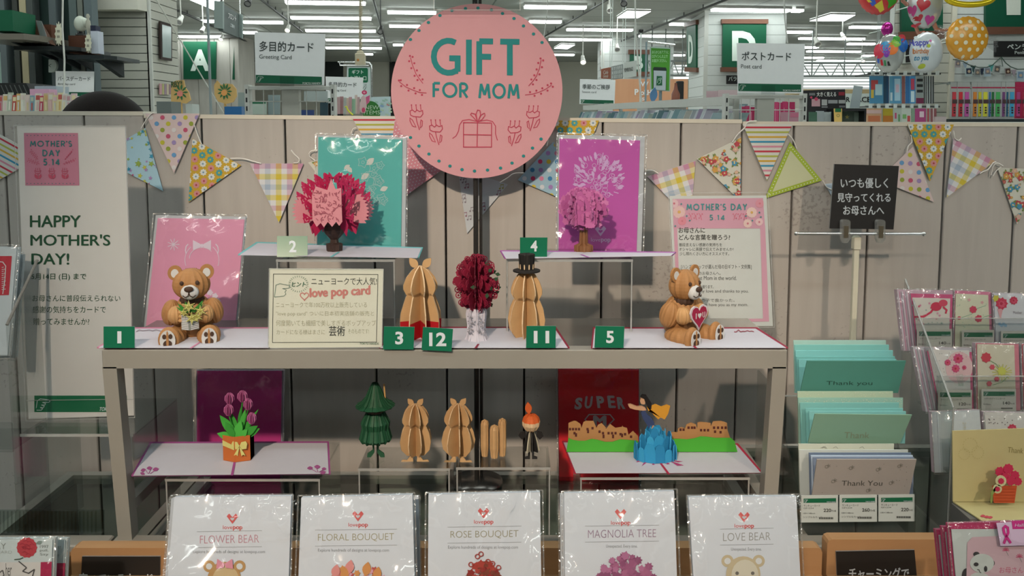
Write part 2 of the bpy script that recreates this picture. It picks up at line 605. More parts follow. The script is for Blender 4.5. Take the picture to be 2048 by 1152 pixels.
def sleeve(parent, pl, q, off=0.004, wr=0.0012, name='clear_sleeve', seed=1, seam=2.2, nx=20, ny=24):
 """a clear film bag over a card: a slightly wrinkled front sheet with welded seams at its edges; q = tl, tr, br, bl pixels"""
 R = random.Random(seed)
 ph = [(R.uniform(-2.2, 2.2), R.uniform(-2.2, 2.2), R.uniform(0, 6.28), R.uniform(0.4, 1)) for _ in range(7)]
 b = MB()
 wr *= 1.8
 vs = []
 for j in range(ny + 1):
  for i in range(nx + 1):
   u, v = i / nx, j / ny
   x = (q[0][0] * (1 - u) + q[1][0] * u) * (1 - v) + (q[3][0] * (1 - u) + q[2][0] * u) * v
   y = (q[0][1] * (1 - u) + q[1][1] * u) * (1 - v) + (q[3][1] * (1 - u) + q[2][1] * u) * v
   edge = min(u, 1 - u, v, 1 - v)
   k = min(1, edge * 6)
   z = sum(a * sin(fx * 5 * u + fy * 5 * v + p) for fx, fy, p, a in ph) * wr * 0.5
   z += wr * 2.5 * (1 - min(1, edge * 9)) * sin(22 * (u + v) + ph[0][2]) * (1 if edge > 0 else 0)
   vs.append(pl.pt(x, y, off * (0.25 + 0.75 * k) + max(-off * 0.2, z)))
 fs = [[j * (nx + 1) + i, j * (nx + 1) + i + 1, (j + 1) * (nx + 1) + i + 1, (j + 1) * (nx + 1) + i] for j in range(ny) for i in range(nx)]
 b.add(vs, fs, FILM, True)
 o2 = off * 0.3 / pl.eps
 for i in range(4):
  b.line(pl, [q[i], q[(i + 1) % 4]], seam, FILM_EDGE, o2)
 return b.part(name, parent)
def inset(q, d):
 """shrink a quad by d pixels"""
 cx, cy = sum(p[0] for p in q) / 4, sum(p[1] for p in q) / 4
 return [(x + (d if x < cx else -d), y + (d if y < cy else -d)) for x, y in q]
def lerp2(a, b, t):
 return (a[0] + (b[0] - a[0]) * t, a[1] + (b[1] - a[1]) * t)
# ================================================================== ROOM SHELL
CEIL_Z = 3.1
def ceiling_mat():
 m, nt, out = new_mat('ceiling_panels')
 p = nt.nodes.new('ShaderNodeBsdfPrincipled')
 tc = nt.nodes.new('ShaderNodeTexCoord')
 mp = nt.nodes.new('ShaderNodeMapping')
 mp.inputs['Rotation'].default_value = (0, 0, radians(-7))
 br = nt.nodes.new('ShaderNodeTexBrick')
 br.offset = 0.0
 br.inputs['Color1'].default_value = (0.40, 0.42, 0.39, 1)
 br.inputs['Color2'].default_value = (0.38, 0.40, 0.37, 1)
 br.inputs['Mortar'].default_value = (0.17, 0.18, 0.17, 1)
 br.inputs['Scale'].default_value = 1.0
 br.inputs['Mortar Size'].default_value = 0.012
 br.inputs['Brick Width'].default_value = 3.6
 br.inputs['Row Height'].default_value = 0.8
 nt.links.new(tc.outputs['Object'], mp.inputs[0])
 nt.links.new(mp.outputs[0], br.inputs[0])
 nt.links.new(br.outputs[0], p.inputs['Base Color'])
 p.inputs['Roughness'].default_value = 0.7
 nt.links.new(p.outputs[0], out.inputs[0])
 return m
def floor_mat():
 m, nt, out = new_mat('floor_tiles')
 p = nt.nodes.new('ShaderNodeBsdfPrincipled')
 tc = nt.nodes.new('ShaderNodeTexCoord')
 br = nt.nodes.new('ShaderNodeTexBrick')
 br.offset = 0.0
 br.inputs['Color1'].default_value = (0.74, 0.73, 0.68, 1)
 br.inputs['Color2'].default_value = (0.71, 0.70, 0.65, 1)
 br.inputs['Mortar'].default_value = (0.4, 0.38, 0.33, 1)
 br.inputs['Scale'].default_value = 1.0
 br.inputs['Mortar Size'].default_value = 0.006
 br.inputs['Brick Width'].default_value = 0.45
 br.inputs['Row Height'].default_value = 0.45
 nt.links.new(tc.outputs['Object'], br.inputs[0])
 nt.links.new(br.outputs[0], p.inputs['Base Color'])
 p.inputs['Roughness'].default_value = 0.35
 nt.links.new(p.outputs[0], out.inputs[0])
 return m
def struct(name, b):
 return b.top(name, kind='structure')
b = MB()
b.box((-13, -4, CEIL_Z), (13, 22, CEIL_Z + 0.1), ceiling_mat())
struct('ceiling', b)
b = MB()
b.box((-13, -4, -0.1), (13, 22, 0), floor_mat())
struct('floor', b)
WALLP = surf('beige_wall_paint', (0.60, 0.59, 0.51), 0.7, 0, 0.03, 3)
for nm, a, c in (('wall_back', (-13, 21.6, 0), (13, 21.8, CEIL_Z)), ('wall_left', (-13, -4, 0), (-12.8, 21.6, CEIL_Z)), ('wall_right', (12.8, -4, 0), (13, 21.6, CEIL_Z))):
 b = MB()
 b.box(a, c, WALLP)
 struct(nm, b)
# dark openings in the far wall
DARK = surf('dark_opening', (0.012, 0.016, 0.016), 0.5)
for i, (x0, x1, y0, y1) in enumerate(((650, 686, 105, 230), (779, 800, 109, 230), (1108, 1117, 112, 230))):
 b = MB()
 pl = lean(700, 240, 21.55)
 b.sheet(pl, [(x0, y0), (x1, y0), (x1, y1 + 40), (x0, y1 + 40)], 0.04, DARK)
 struct('door_%d' % (i + 1), b)
# bright louvred windows on the far side
LOUVRE = emit('daylit_blind', (0.93, 1.0, 0.96), 1.15)
for i, (x0, x1, y0, y1) in enumerate(((1592, 1800, 122, 181), (1300, 1400, 130, 160))):
 o = thing('window_%d' % (i + 1), at((x0 + x1) / 2, y1, 20.5), None, None)
 o['kind'] = 'structure'
 pl = lean(1650, 150, 20.5)
 b = MB()
 b.sheet(pl, [(x0, y0), (x1, y0), (x1, y1), (x0, y1)], 0.05, LOUVRE)
 b.part('pane', o)
 b = MB()
 y = y0 + 3
 while y < y1:
  b.sheet(pl, [(x0, y), (x1, y), (x1, y + 1.6), (x0, y + 1.6)], 0.01, surf('blind_slat', (0.45, 0.48, 0.46), 0.6), off=0.03)
  y += 6.3
 b.part('blind_slats', o)
# ------------------------------------------------------------------ strip lights in the ceiling
TUBE_M = emit('fluorescent_tube', (0.92, 1.0, 0.97), TUBE * 1.0)
LAMP_BODY = surf('lamp_housing', (0.6, 0.6, 0.58), 0.5)
SL = 'white fluorescent strip light set in the grey ceiling'
SG = 'strip lights in the ceiling'
def strip_at(x0, x1, yc, depth):
 """one strip fixture, its long side across the view; yc = depth of its near edge"""
 b = MB()
 x, y0, z = x0, yc, CEIL_Z
 a = radians(1.2)
 ax = V(((x1 - x0), (x1 - x0) * 0.10, 0))
 ay = V((-0.12 * depth, depth, 0))
 b.obox((x, y0, z - 0.035), ax, ay, (0, 0, 0.034), LAMP_BODY)
 o = V((x, y0, z - 0.036)) + ax * 0.01 + ay * 0.12
 b.obox(o, ax * 0.98, ay * 0.76, (0, 0, -0.03), TUBE_M)
 return b.top('ceiling_light', SL, 'light', SG)
STRIPS = [(568, 728, 3), (579, 740, 34), (609, 749, 60), (650, 758, 79), (650, 762, 95), (727, 745, 108), (774, 872, 23), (778, 840, 51), (786, 806, 89),
 (484, 562, 43), (484, 512, 64), (420, 441, 72), (476, 486, 89), (341, 440, 72), (400, 428, 41), (1050, 1176, 12), (1060, 1125, 42), (1135, 1270, 58), (1099, 1227, 78),
 (1107, 1150, 109), (1281, 1374, 71), (1344, 1380, 47), (1428, 1590, 18), (1232, 1352, 88), (1341, 1372, 110), (1592, 1610, 20), (1707, 1770, 53), (1569, 1628, 63), (1603, 1739, 76),
 (1701, 1755, 87), (1618, 1729, 102), (1730, 1755, 111), (1609, 1651, 115), (1638, 1728, 121), (1609, 1640, 94), (1400, 1440, 130)]
for x0, x1, y in STRIPS:
 p = atz(x0, y, CEIL_Z - 0.05)
 q = atz(x1, y, CEIL_Z - 0.05)
 strip_at(p.x, q.x, p.y, 0.17)
# the rows over the display and over the aisle behind the camera
for r in range(9):
 yy = -3.4 + 1.55 * r
 for k in range(5):
  if yy < -1.2 and k not in (1, 3):
   continue
  xx = -4.6 + 1.95 * k + (0.5 if r % 2 else 0) - 0.12 * yy
  strip_at(xx, xx + 1.2, yy, 0.17)
for k, q in enumerate((((1233, 36), (1254, 22), (1302, 23), (1276, 36)), ((1108, 97), (1122, 89), (1150, 90), (1135, 98)), ((1619, 42), (1661, 29), (1711, 30), (1689, 42)), ((380, 0), (402, -8), (446, -8), (427, 20)))):
 b = MB()
 pts = [atz(x, y, CEIL_Z - 0.03) for x, y in q]
 b.prism(pts, (0, 0, 0.028), TUBE_M, LAMP_BODY)
 b.top('ceiling_panel_light', ('square bright ceiling panel light above the green phone sign', 'small square bright ceiling panel light near the far wall', 'square bright ceiling panel light beside the balloons',
 'square bright ceiling panel light beside the hanging grey sign')[k], 'light')
# dull air slots between the strips
for k, (x0, x1, y) in enumerate(((562, 734, 17), (596, 741, 43), (1165, 1311, 41), (790, 850, 34), (1577, 1690, 46))):
 p, q = atz(x0, y, CEIL_Z), atz(x1, y, CEIL_Z)
 b = MB()
 b.obox((p.x, p.y, CEIL_Z - 0.02), (q.x - p.x, 0.1, 0), (0, 0.16, 0), (0, 0, 0.02), surf('air_slot', (0.62, 0.64, 0.6), 0.5))
 b.top('ceiling_vent', 'narrow dull grey air slot between the ceiling strip lights', 'vent', 'air slots in the ceiling')
# lighting tracks and spotlights
TRACKM = surf('dark_track', (0.07, 0.075, 0.075), 0.5)
TL = ('dark lighting track running past the hanging grey sign', 'dark lighting track above the greeting card sign', 'dark lighting track beside the coiled beige cable', 'dark lighting track running towards the seasonal card sign', 'dark lighting track running over the letter D column')
for k, (x0, y0, x1, y1) in enumerate(((320, 5, 505, 88), (510, -10, 604, 63), (744, -10, 782, 124), (1231, -10, 1089, 73), (1476, -10, 1243, 82))):
 p, q = atz(x0, y0, CEIL_Z - 0.06), atz(x1, y1, CEIL_Z - 0.06)
 b = MB()
 b.tube([p, q], 0.018, TRACKM, 4)
 for t in range(7):
  c = p.lerp(q, (t + 0.5) / 7)
  b.tube([c, c + V((0, 0, 0.058))], 0.008, TRACKM, 6)
 b.top('lighting_track', TL[k], 'track')
def spotlight(px, py, y, size, lit, label, colr, aim=(0.0, -0.75, -0.65)):
 c = at(px, py, y)
 size *= 0.6
 o = thing('track_spotlight', c, label, 'spotlight')
 d = V(aim).normalized()
 u = d.cross(V((0, 0, 1))).normalized()
 v = d.cross(u)
 m = surf('spot_' + colr, (0.62, 0.62, 0.58) if colr == 'white' else (0.02, 0.02, 0.02), 0.4)
 b = MB()
 n = 14
 rings = [(-1.3, 0.35), (-1.2, 0.62), (-0.3, 0.72), (0.5, 0.95), (0.9, 1.0), (0.9, 0.88), (0.7, 0.8)]
 vs = [c + d * (h * size) + (u * cos(2 * pi * k / n) + v * sin(2 * pi * k / n)) * (r * size * 0.62) for h, r in rings for k in range(n)]
 fs = [[i * n + k, i * n + (k + 1) % n, (i + 1) * n + (k + 1) % n, (i + 1) * n + k] for i in range(len(rings) - 1) for k in range(n)]
 b.add(vs, fs + [list(range(n))], m, True)
 b.part('lamp_head', o)
 b = MB()
 b.add([c + d * (0.72 * size) + (u * cos(2 * pi * k / n) + v * sin(2 * pi * k / n)) * (0.8 * size * 0.62) for k in range(n)], [list(range(n))],
 emit('warm_lamp_lens', (1, 0.86, 0.66), 9) if lit else surf('dull_lens', (0.3, 0.3, 0.3), 0.2))
 b.part('lens', o)
 b = MB()
 top = c - d * size * 0.5
 b.tube([top, V((top.x, top.y, CEIL_Z - 0.05))], size * 0.13, m, 6)
 b.part('stem', o)
 return o
for a in ((360, 40, 9.0, 0.10, False, 'white track spotlight above the tall framed picture', 'white'), (405, 60, 10.5, 0.09, False, 'white track spotlight above the green letter A sign', 'white'),
 (443, 76, 12.0, 0.09, True, 'lit track spotlight just below the hanging grey sign', 'white'), (576, 57, 10.0, 0.09, True, 'lit track spotlight just above the greeting card sign', 'white'),
 (761, 60, 9.5, 0.09, False, 'dark track spotlight beside the pink round sign', 'black'), (497, 3, 7.0, 0.08, False, 'black track spotlight at the top beside the hanging grey sign', 'black'),
 (1219, 17, 9.6, 0.10, False, 'white track spotlight above the square panel light', 'white'), (1166, 120, 13.0, 0.13, True, 'lit track spotlight above the seasonal card sign', 'white'),
 (1247, 3, 6.2, 0.07, False, 'black track spotlight at the top above the green phone sign', 'black'), (1634, 84, 9.0, 0.10, False, 'white track spotlight above the magnifier display', 'white'),
 (1686, 72, 12.0, 0.10, True, 'lit track spotlight beside the balloons', 'white'), (1725, 120, 15.0, 0.10, True, 'lit track spotlight just above the far louvred window', 'white'),
 (1234, 95, 12.0, 0.11, False, 'white track spotlight in front of the letter B column', 'white')):
 spotlight(*a)
# the two spotlights that light the display from over the aisle
for k, L in enumerate((LAMP_A, LAMP_B)):
 b = MB()
 b.lathe((L.x, L.y, L.z + 0.06), [(0.03, 0.09), (0.055, 0.07), (0.06, -0.02), (0.066, -0.02), (0.062, 0.08), (0.035, 0.1)], LAMP_BODY, 18)
 b.tube([(L.x, L.y, L.z + 0.15), (L.x, L.y, CEIL_Z - 0.001)], 0.012, LAMP_BODY, 8)
 b.top('display_spotlight', ('white spotlight over the aisle aimed at the card display', 'white spotlight over the aisle aimed at the thank you cards')[k], 'spotlight')
# ================================================================== PLANK PARTITION
PY = 1.42
PLANK = wood('pale_grey_planks', (0.355, 0.335, 0.315), (0.455, 0.435, 0.41), (5, 55, 55), 0.6, 'Z', 0, 0.3)
SEAM = surf('dark_plank_gap', (0.035, 0.03, 0.028), 0.8)
CREAM = surf('cream_cap', (0.60, 0.57, 0.49), 0.55)
PANELS = [
 ('left', -140, 286, 222, 223, [5, 167], 'grey plank partition panel behind the Happy Mothers Day sign'),
 ('mid', 288, 1484, 228, 239, [402, 569, 745, 890, 1049, 1206, 1363], 'grey plank partition panel behind the round pink sign, the widest of the three'),
 ('right', 1486, 2190, 243, 246, [1589, 1744, 1894, 2038], 'grey plank partition panel behind the black handwritten board'),
 ]
for nm, x0, x1, ya, yb, seams, lab in PANELS:
 A, B = at(x0, ya, PY), at(x1, yb, PY)
 o = thing('plank_partition_panel', ((A.x + B.x) / 2, PY + 0.02, 0), lab, 'partition')
 def topz(x):
  return A.z + (B.z - A.z) * (x - A.x) / (B.x - A.x) - 0.007
 xs = [A.x] + [at(s, 240, PY).x for s in seams] + [B.x]
 b = MB()
 for i in range(len(xs) - 1):
  l, r = xs[i] + (0.0018 if i else 0.0005), xs[i + 1] - (0.0018 if i < len(xs) - 2 else 0.0005)
  e = 0.0015
  pts = [(l, topz(l)), (r, topz(r)), (r, 0.02), (l, 0.02)]
  b.prism([V((x, PY + e, z)) for x, z in pts], (0, 0.012, 0), PLANK)
  b.add([V((l + e, PY, topz(l))), V((r - e, PY, topz(r))), V((r - e, PY, 0.02)), V((l + e, PY, 0.02))] + [V((l, PY + e, topz(l))), V((r, PY + e, topz(r))), V((r, PY + e, 0.02)), V((l, PY + e, 0.02))],
 [[0, 1, 2, 3], [0, 4, 7, 3], [1, 5, 6, 2]], PLANK)
 b.part('planks', o)
 b = MB()
 b.prism([V((xs[0], PY + 0.0136, topz(xs[0]))), V((xs[-1], PY + 0.0136, topz(xs[-1]))), V((xs[-1], PY + 0.0136, 0)), V((xs[0], PY + 0.0136, 0))], (0, 0.03, 0), SEAM)
 b.part('backing_board', o)
 b = MB()
 b.prism([V((xs[0], PY - 0.001, topz(xs[0]) + 0.0072)), V((xs[-1], PY - 0.001, topz(xs[-1]) + 0.0072)), V((xs[-1], PY - 0.001, topz(xs[-1]))), V((xs[0], PY - 0.001, topz(xs[0])))], (0, 0.047, 0), CREAM)
 b.part('top_cap', o)
# ================================================================== BUNTING ON THE PARTITION
FPL = lean(1024, 300, PY - 0.004)
def mixc(a, c):
 return '%02x%02x%02x' % tuple(int((int(a[i:i + 2], 16) + int(c[i:i + 2], 16)) / 2) for i in (0, 2, 4))
def pennant(root, A, B, C, kind, label, seed=0, lift=0.0):
 R = random.Random(seed * 13 + 5)
 pl = Pl(FPL.o + V((0, -lift, 0)), FPL.n, 0.0003)
 tri = [A, B, C]
 base = {'stripe': 'dcd2c0', 'star': 'b4ced0', 'dots': 'dfc0b4', 'yellow': 'd3a536', 'check': 'd8ccc4', 'floral': 'd8cdb6', 'pin': 'd98d92', 'music': 'c9c5be', 'gdots': 'a4bcc2', 'lime': 'a9b53c', 'plain': 'b9c2c6'}[kind]
 m = MB()
 # slightly cupped card so that the tip stands off the boards
 n = 6
 front = []
 for i in range(n + 1):
  t = i / n
  l, r = lerp2(A, C, t), lerp2(B, C, t)
  front.append((l, r, 0.004 * t * t))
 m.sheet(pl, tri, 0.0012, P(base, 0.7))
 p = MB()
 u = (B[0] - A[0], B[1] - A[1])
 L = sqrt(u[0] ** 2 + u[1] ** 2)
 ux, uy = u[0] / L, u[1] / L
 s = 1 if (C[0] - A[0]) * (-uy) + (C[1] - A[1]) * ux > 0 else -1
 vx, vy = -uy * s, ux * s
 H = (C[0] - A[0]) * vx + (C[1] - A[1]) * vy
 def W(a, c):
  return (A[0] + ux * a + vx * c, A[1] + uy * a + vy * c)
 def rect(a0, a1, c0, c1):
  return [W(a0, c0), W(a1, c0), W(a1, c1), W(a0, c1)]
 def put(poly, mm, off=1.0):
  q = clip(poly, tri)
  if len(q) > 2:
   p.shape(pl, q, mm, off)
 if kind == 'stripe':
  cs = ['c63a45', 'b4b04a', 'd8a53c', '3f8fa8', 'd98b96', 'c63a45', 'b4b04a', 'd8a53c', '3f8fa8', 'd98b96', 'c63a45', 'b4b04a']
  for i, c in enumerate(cs):
   put(rect(-20, L + 20, 5 + i * 9.6, 8.6 + i * 9.6), P(c))
 elif kind in ('dots', 'gdots'):
  cs = ['c9566c', '6f9cbd', 'c9b93c', 'a68bb0', '9aa03c', 'e2d3c6'] if kind == 'dots' else ['3f7fa6', 'c63a62', 'a87fb0', 'd8b93c', 'd9829a', 'dad6d0']
  k = 0
  for j in range(9):
   for i in range(-1, 6):
    a = 12 + i * 23 + (11.5 if j % 2 else 0)
    put([(x, y) for x, y in circ(*W(a, 8 + j * 12.5), 4.6)], P(cs[(k * 5 + i * 2 + j * 3) % 6]))
    k += 1
 elif kind == 'pin':
  for j in range(20):
   for i in range(20):
    put(circ(*W(3 + i * 7 + (3.5 if j % 2 else 0), 3 + j * 6), 1.3, 6), P('e6d4cf'))
 elif kind == 'star':
  cs = ['c94f78', '3f93a8', 'cdbf4a', '9fb04a', 'b58ab0']
  for k in range(90):
   put(star2(*W(R.uniform(0, L), R.uniform(0, 1) ** 1.4 * H), R.uniform(2.5, 7.5), R.uniform(0, 6)), P(cs[k % 5]), 1 + 0.02 * k)
 elif kind == 'yellow':
  cs = ['e3dccb', 'd98f86', '4e9c98', 'e3dccb']
  for j in range(9):
   for i in range(-1, 7):
    x, y = W(6 + i * 18.5 + (9 if j % 2 else 0), 5 + j * 14.5)
    c = cs[(i * 3 + j * 2 + (i * j) % 3) % 4]
    put(flower2(x, y, 7.6, 8, 0.28, 3), P(c), 1)
    put(circ(x, y, 2.0, 8), P('b03a48' if c == 'd98f86' else ('c9b53c' if c == '4e9c98' else '7f97a4')), 2)
 elif kind == 'check':
  cs = ['c98a9a', 'e0d6cc', 'd8b93c', 'e0d6cc', 'a8b0b8', 'e0d6cc', 'd8b93c', 'e0d6cc']
  cu = ['e0d6cc', 'c98a9a', 'e0d6cc', 'a8b0b8', 'e0d6cc', 'd8b93c', 'e0d6cc', 'c98a9a', 'd8c060', 'c98a9a']
  for j in range(13):
   for i in range(11):
    put(rect(i * 11 - 3, i * 11 + 8.2, j * 10.5, j * 10.5 + 10.7), P(mixc(cs[j % 8], cu[i % 10])))
 elif kind == 'floral':
  cs = ['c04a4c', '4f8fa6', 'd8a890', 'c04a4c', 'd39a4c']
  for k in range(80):
   x, y = W(R.uniform(0, L), R.uniform(3, H))
   if abs(x - (A[0] + B[0] + C[0]) / 3) > 60:
    continue
   r = R.choice([3.2, 4.5, 7.0, 6.5])
   if r > 4:
    for q in range(3):
     a = R.uniform(0, 6.28)
     put(leaf2(x, y, x + cos(a) * r * 1.55, y + sin(a) * r * 1.55, 0.22), P('7d8a4a'), 1 + 0.03 * k)
   put(flower2(x, y, r, 5, 0.3, 3, R.uniform(0, 3)), P(cs[k % 5]), 2 + 0.03 * k)
   put(circ(x, y, r * 0.26, 7), P('e6c98a'), 4)
 elif kind == 'music':
  for k in range(26):
   x, y = W(R.uniform(4, L - 4), R.uniform(6, H))
   c = P(R.choice(['8d7f80', '9c6a74', 'a79a4c']))
   put(circ(x, y, 1.9, 7), c)
   put(circ(x + 6, y - 1, 1.9, 7), c)
   put([(x + 1, y), (x + 1.8, y), (x + 1.8, y - 8), (x + 1, y - 8)], c)
   put([(x + 7, y - 1), (x + 7.8, y - 1), (x + 7.8, y - 9), (x + 7, y - 9)], c)
   put([(x + 1, y - 8), (x + 7.8, y - 9), (x + 7.8, y - 7.4), (x + 1, y - 6.4)], c)
 elif kind == 'lime':
  g = ((A[0] + B[0] + C[0]) / 3, (A[1] + B[1] + C[1]) / 3)
  ins = [lerp2(q, g, 0.27) for q in tri]
  p.shape(pl, ins, P('cfc99a'), 1)
  for i in range(3):
   a, c = lerp2(tri[i], g, 0.13), lerp2(tri[(i + 1) % 3], g, 0.13)
   for k in range(16):
    x, y = lerp2(a, c, (k + 0.5) / 16)
    p.shape(pl, circ(x, y, 1.2, 6), P('e3e2c4'), 1)
 o = m.part('pennant', root, label)
 if p.v:
  p.part('printed_pattern', o)
 return o
def cords(root, lines):
 for ln in lines:
  b = MB()
  pts = []
  n = len(ln)
  for i in range(n - 1):
   for k in range(5):
    t = k / 5
    p0, p1, p2, p3 = ln[max(i - 1, 0)], ln[i], ln[i + 1], ln[min(i + 2, n - 1)]
    f = lambda a, b_, c, d: 0.5 * (2 * b_ + (c - a) * t + (2 * a - 5 * b_ + 4 * c - d) * t * t + (3 * b_ - a - 3 * c + d) * t ** 3)
    pts.append((f(p0[0], p1[0], p2[0], p3[0]), f(p0[1], p1[1], p2[1], p3[1])))
  pts.append(ln[-1])
  b.tube([FPL.pt(x, y, 0.003) for x, y in pts], 0.0011, surf('white_cord', (0.66, 0.65, 0.62), 0.8), 5)
  b.part('cord', root)
def bunting(label, x, y, flags, lines):
 o = thing('bunting', FPL.pt(x, y), label, 'bunting')
 for k, (A, B, C, kind, lab) in enumerate(flags):
  pennant(o, A, B, C, kind, lab, k + int(x), 0.0008 * (k % 3))
 cords(o, lines)
 return o
bunting('paper bunting of five pennants pinned over the pink flower bear card', 345, 300, [
 ((-40, 247), (80, 313), (-45, 385), 'stripe', 'striped pennant'),
 ((192, 314), (290, 256), (326, 382), 'star', 'pale blue pennant with stars'),
 ((290, 227), (399, 227), (348, 346), 'dots', 'pale pink pennant with coloured dots'),
 ((385, 277), (482, 331), (377, 405), 'yellow', 'yellow pennant with daisies'),
 ((500, 327), (607, 327), (558, 445), 'check', 'pastel checked pennant')],
 [[(80, 313), (150, 318), (192, 314)], [(284, 257), (292, 243), (304, 228), (314, 225)], [(389, 247), (396, 268), (404, 288)], [(462, 317), (485, 317), (505, 322), (523, 327)], [(583, 300), (590, 309), (599, 318), (597, 325), (588, 326)]])
bunting('paper bunting strung from behind the teal card to the lime pennant', 1200, 300, [
 ((616, 325), (715, 296), (690, 420), 'floral', 'cream pennant with small flowers'),
 ((703, 233), (830, 233), (768, 350), 'stripe', 'striped pennant'),
 ((790, 238), (888, 337), (765, 425), 'pin', 'pink pennant with white pin dots'),
 ((915, 335), (1016, 369), (934, 467), 'music', 'grey pennant with music notes'),
 ((1035, 360), (1107, 283), (1152, 410), 'gdots', 'grey blue pennant with coloured dots'),
 ((1106, 241), (1198, 241), (1155, 352), 'yellow', 'yellow pennant with daisies'),
 ((1295, 353), (1391, 322), (1381, 442), 'check', 'pastel checked pennant'),
 ((1394, 318), (1482, 275), (1481, 403), 'floral', 'cream pennant with small flowers'),
 ((1485, 248), (1585, 248), (1534, 361), 'stripe', 'striped pennant'),
 ((1580, 284), (1644, 361), (1530, 397), 'lime', 'lime bordered pennant with a plain cream middle'),
 ((1650, 368), (1735, 360), (1698, 455), 'plain', 'plain grey blue pennant')],
 [[(632, 322), (620, 312), (622, 303), (635, 300)], [(703, 268), (707, 258), (713, 256)], [(888, 337), (900, 336), (915, 335)], [(1000, 365), (1015, 356), (1028, 347), (1048, 346)], [(1094, 292), (1096, 275), (1094, 255)],
 [(1290, 341), (1305, 341), (1316, 347)], [(1464, 284), (1475, 268), (1488, 256), (1495, 244), (1512, 242)], [(1575, 268), (1585, 280), (1592, 297)], [(1644, 361), (1652, 374), (1662, 379)]])
bunting('paper bunting of three pennants beside the black handwritten board', 1880, 300, [
 ((1756, 360), (1826, 293), (1868, 404), 'dots', 'pale pink pennant with coloured dots'),
 ((1815, 249), (1908, 249), (1860, 362), 'yellow', 'yellow pennant with daisies'),
 ((1907, 277), (1990, 322), (1893, 395), 'check', 'pastel checked pennant')],
 [[(1812, 305), (1815, 292), (1822, 284), (1820, 270)], [(1905, 262), (1908, 276), (1915, 281), (1921, 276)], [(1958, 347), (1965, 343), (1975, 338), (1984, 326), (1990, 324)]])
bunting('paper bunting end with one flowered pennant above the packaged carnation cards', 2035, 380, [
 ((1995, 335), (2085, 339), (2034, 449), 'floral', 'cream pennant with small flowers')],
 [[(1980, 350), (1984, 333), (1992, 326), (2004, 332)], [(1984, 352), (1990, 342), (2000, 334)]])
# ================================================================== DISPLAY RACK
RY0, RY1 = 1.07, 1.25
ZT = at(890, 700, RY0).z                       # top of the rack
o = thing('steel_display_rack', (at(890, 700, RY0).x, (RY0 + RY1) / 2, at(890, 1078, RY0).z), 'wide grey painted steel display rack carrying the pop-up cards', 'rack')
xl, xr = at(203, 703, RY0).x, at(1575, 703, RY0).x
zb = at(890, 1080, RY0).z
zu = at(890, 737, RY0).z
b = MB()
b.bevbox((xl, RY0, zu), (xr, RY0 + 0.022, ZT), STEEL, 0.0012)
b.part('front_beam', o)
b = MB()
b.bevbox((xl, RY1 - 0.02, zu), (xr, RY1, ZT - 0.001), STEEL, 0.0012)
b.part('rear_beam', o)
b = MB()
b.box((xl + 0.002, RY0 + 0.02, ZT - 0.008), (xr - 0.002, RY1 - 0.001, ZT - 0.0005), surf('dark_grey_shelf_panel', (0.10, 0.098, 0.09), 0.16, 0, 0.05, 20, 0, 0.6))
b.part('shelf_panel', o)
for s, x, xb in ((1, xl, at(236, 1075, RY0).x), (-1, xr, at(1552, 1000, RY0).x)):
 wd = 0.0195 * s
 for y in (RY0,):
  b = MB()
  b.prism([V((x, y, zu + 0.002)), V((x + wd, y, zu + 0.002)), V((xb + wd, y, zb)), V((xb, y, zb))], (0, 0.02, 0), STEEL)
  b.part('leg', o)
 b = MB()
 t = 0.86
 xm = x + (xb - x) * t
 b.prism([V((xm + wd * .1, RY0 + 0.02, zb + 0.035)), V((xm + wd * .9, RY0 + 0.02, zb + 0.035)), V((xm + wd * .9, RY0 + 0.02, zb + 0.05)), V((xm + wd * .1, RY0 + 0.02, zb + 0.05))], (0, RY1 - RY0 - 0.04, 0), STEEL)
 b.part('bottom_rail', o)
# the base the rack stands on: steel lips, glass deck, cabinet below
ZD = zb
ZG = 0.868                                     # the glass decks lie lower than the steel lips
def deck(px0, px1, lab, y=1.055, z=None):
 z = z or ZG
 x0, x1 = at(px0, 1075, y).x, at(px1, 1075, y).x
 o = thing('glass_top_base_unit', ((x0 + x1) / 2, 1.2, 0), lab, 'display base')
 b = MB()
 b.bevbox((x0, y, ZD - 0.021), (x1, y + 0.03, ZD), STEEL, 0.002)
 b.part('front_lip', o)
 for xx in (x0, x1 - 0.018):
  b = MB()
  b.box((xx, y + 0.03, z - 0.018), (xx + 0.018, 1.405, z - 0.001), STEEL)
  b.part('side_rail', o)
 b = MB()
 b.box((x0 + 0.018, 1.39, z - 0.018), (x1 - 0.018, 1.405, z - 0.001), STEEL)
 b.part('rear_rail', o)
 b = MB()
 b.box((x0 + 0.017, y + 0.031, z - 0.008), (x1 - 0.017, 1.391, z - 0.002), GLASS)
 b.part('glass_deck', o)
 b = MB()
 cab = surf('dark_cabinet', (0.05, 0.047, 0.043), 0.5)
 b.box((x0, y + 0.002, 0.0), (x1, y + 0.02, ZD - 0.022), cab)
 b.box((x0, y + 0.02, 0.0), (x0 + 0.015, 1.405, z - 0.022), cab)
 b.box((x1 - 0.015, y + 0.02, 0.0), (x1, 1.405, z - 0.022), cab)
 b.box((x0 + 0.015, y + 0.02, z - 0.25), (x1 - 0.015, 1.405, z - 0.235), cab)
 b.part('cabinet_body', o)
 return o
deck(-150, 208, 'grey steel base unit with a glass deck under the Happy Mothers Day sign')
deck(213, 1602, 'wide grey steel base unit with a glass deck under the display rack')
deck(1606, 2200, 'grey steel base unit with a glass deck under the thank you cards', z=ZD)
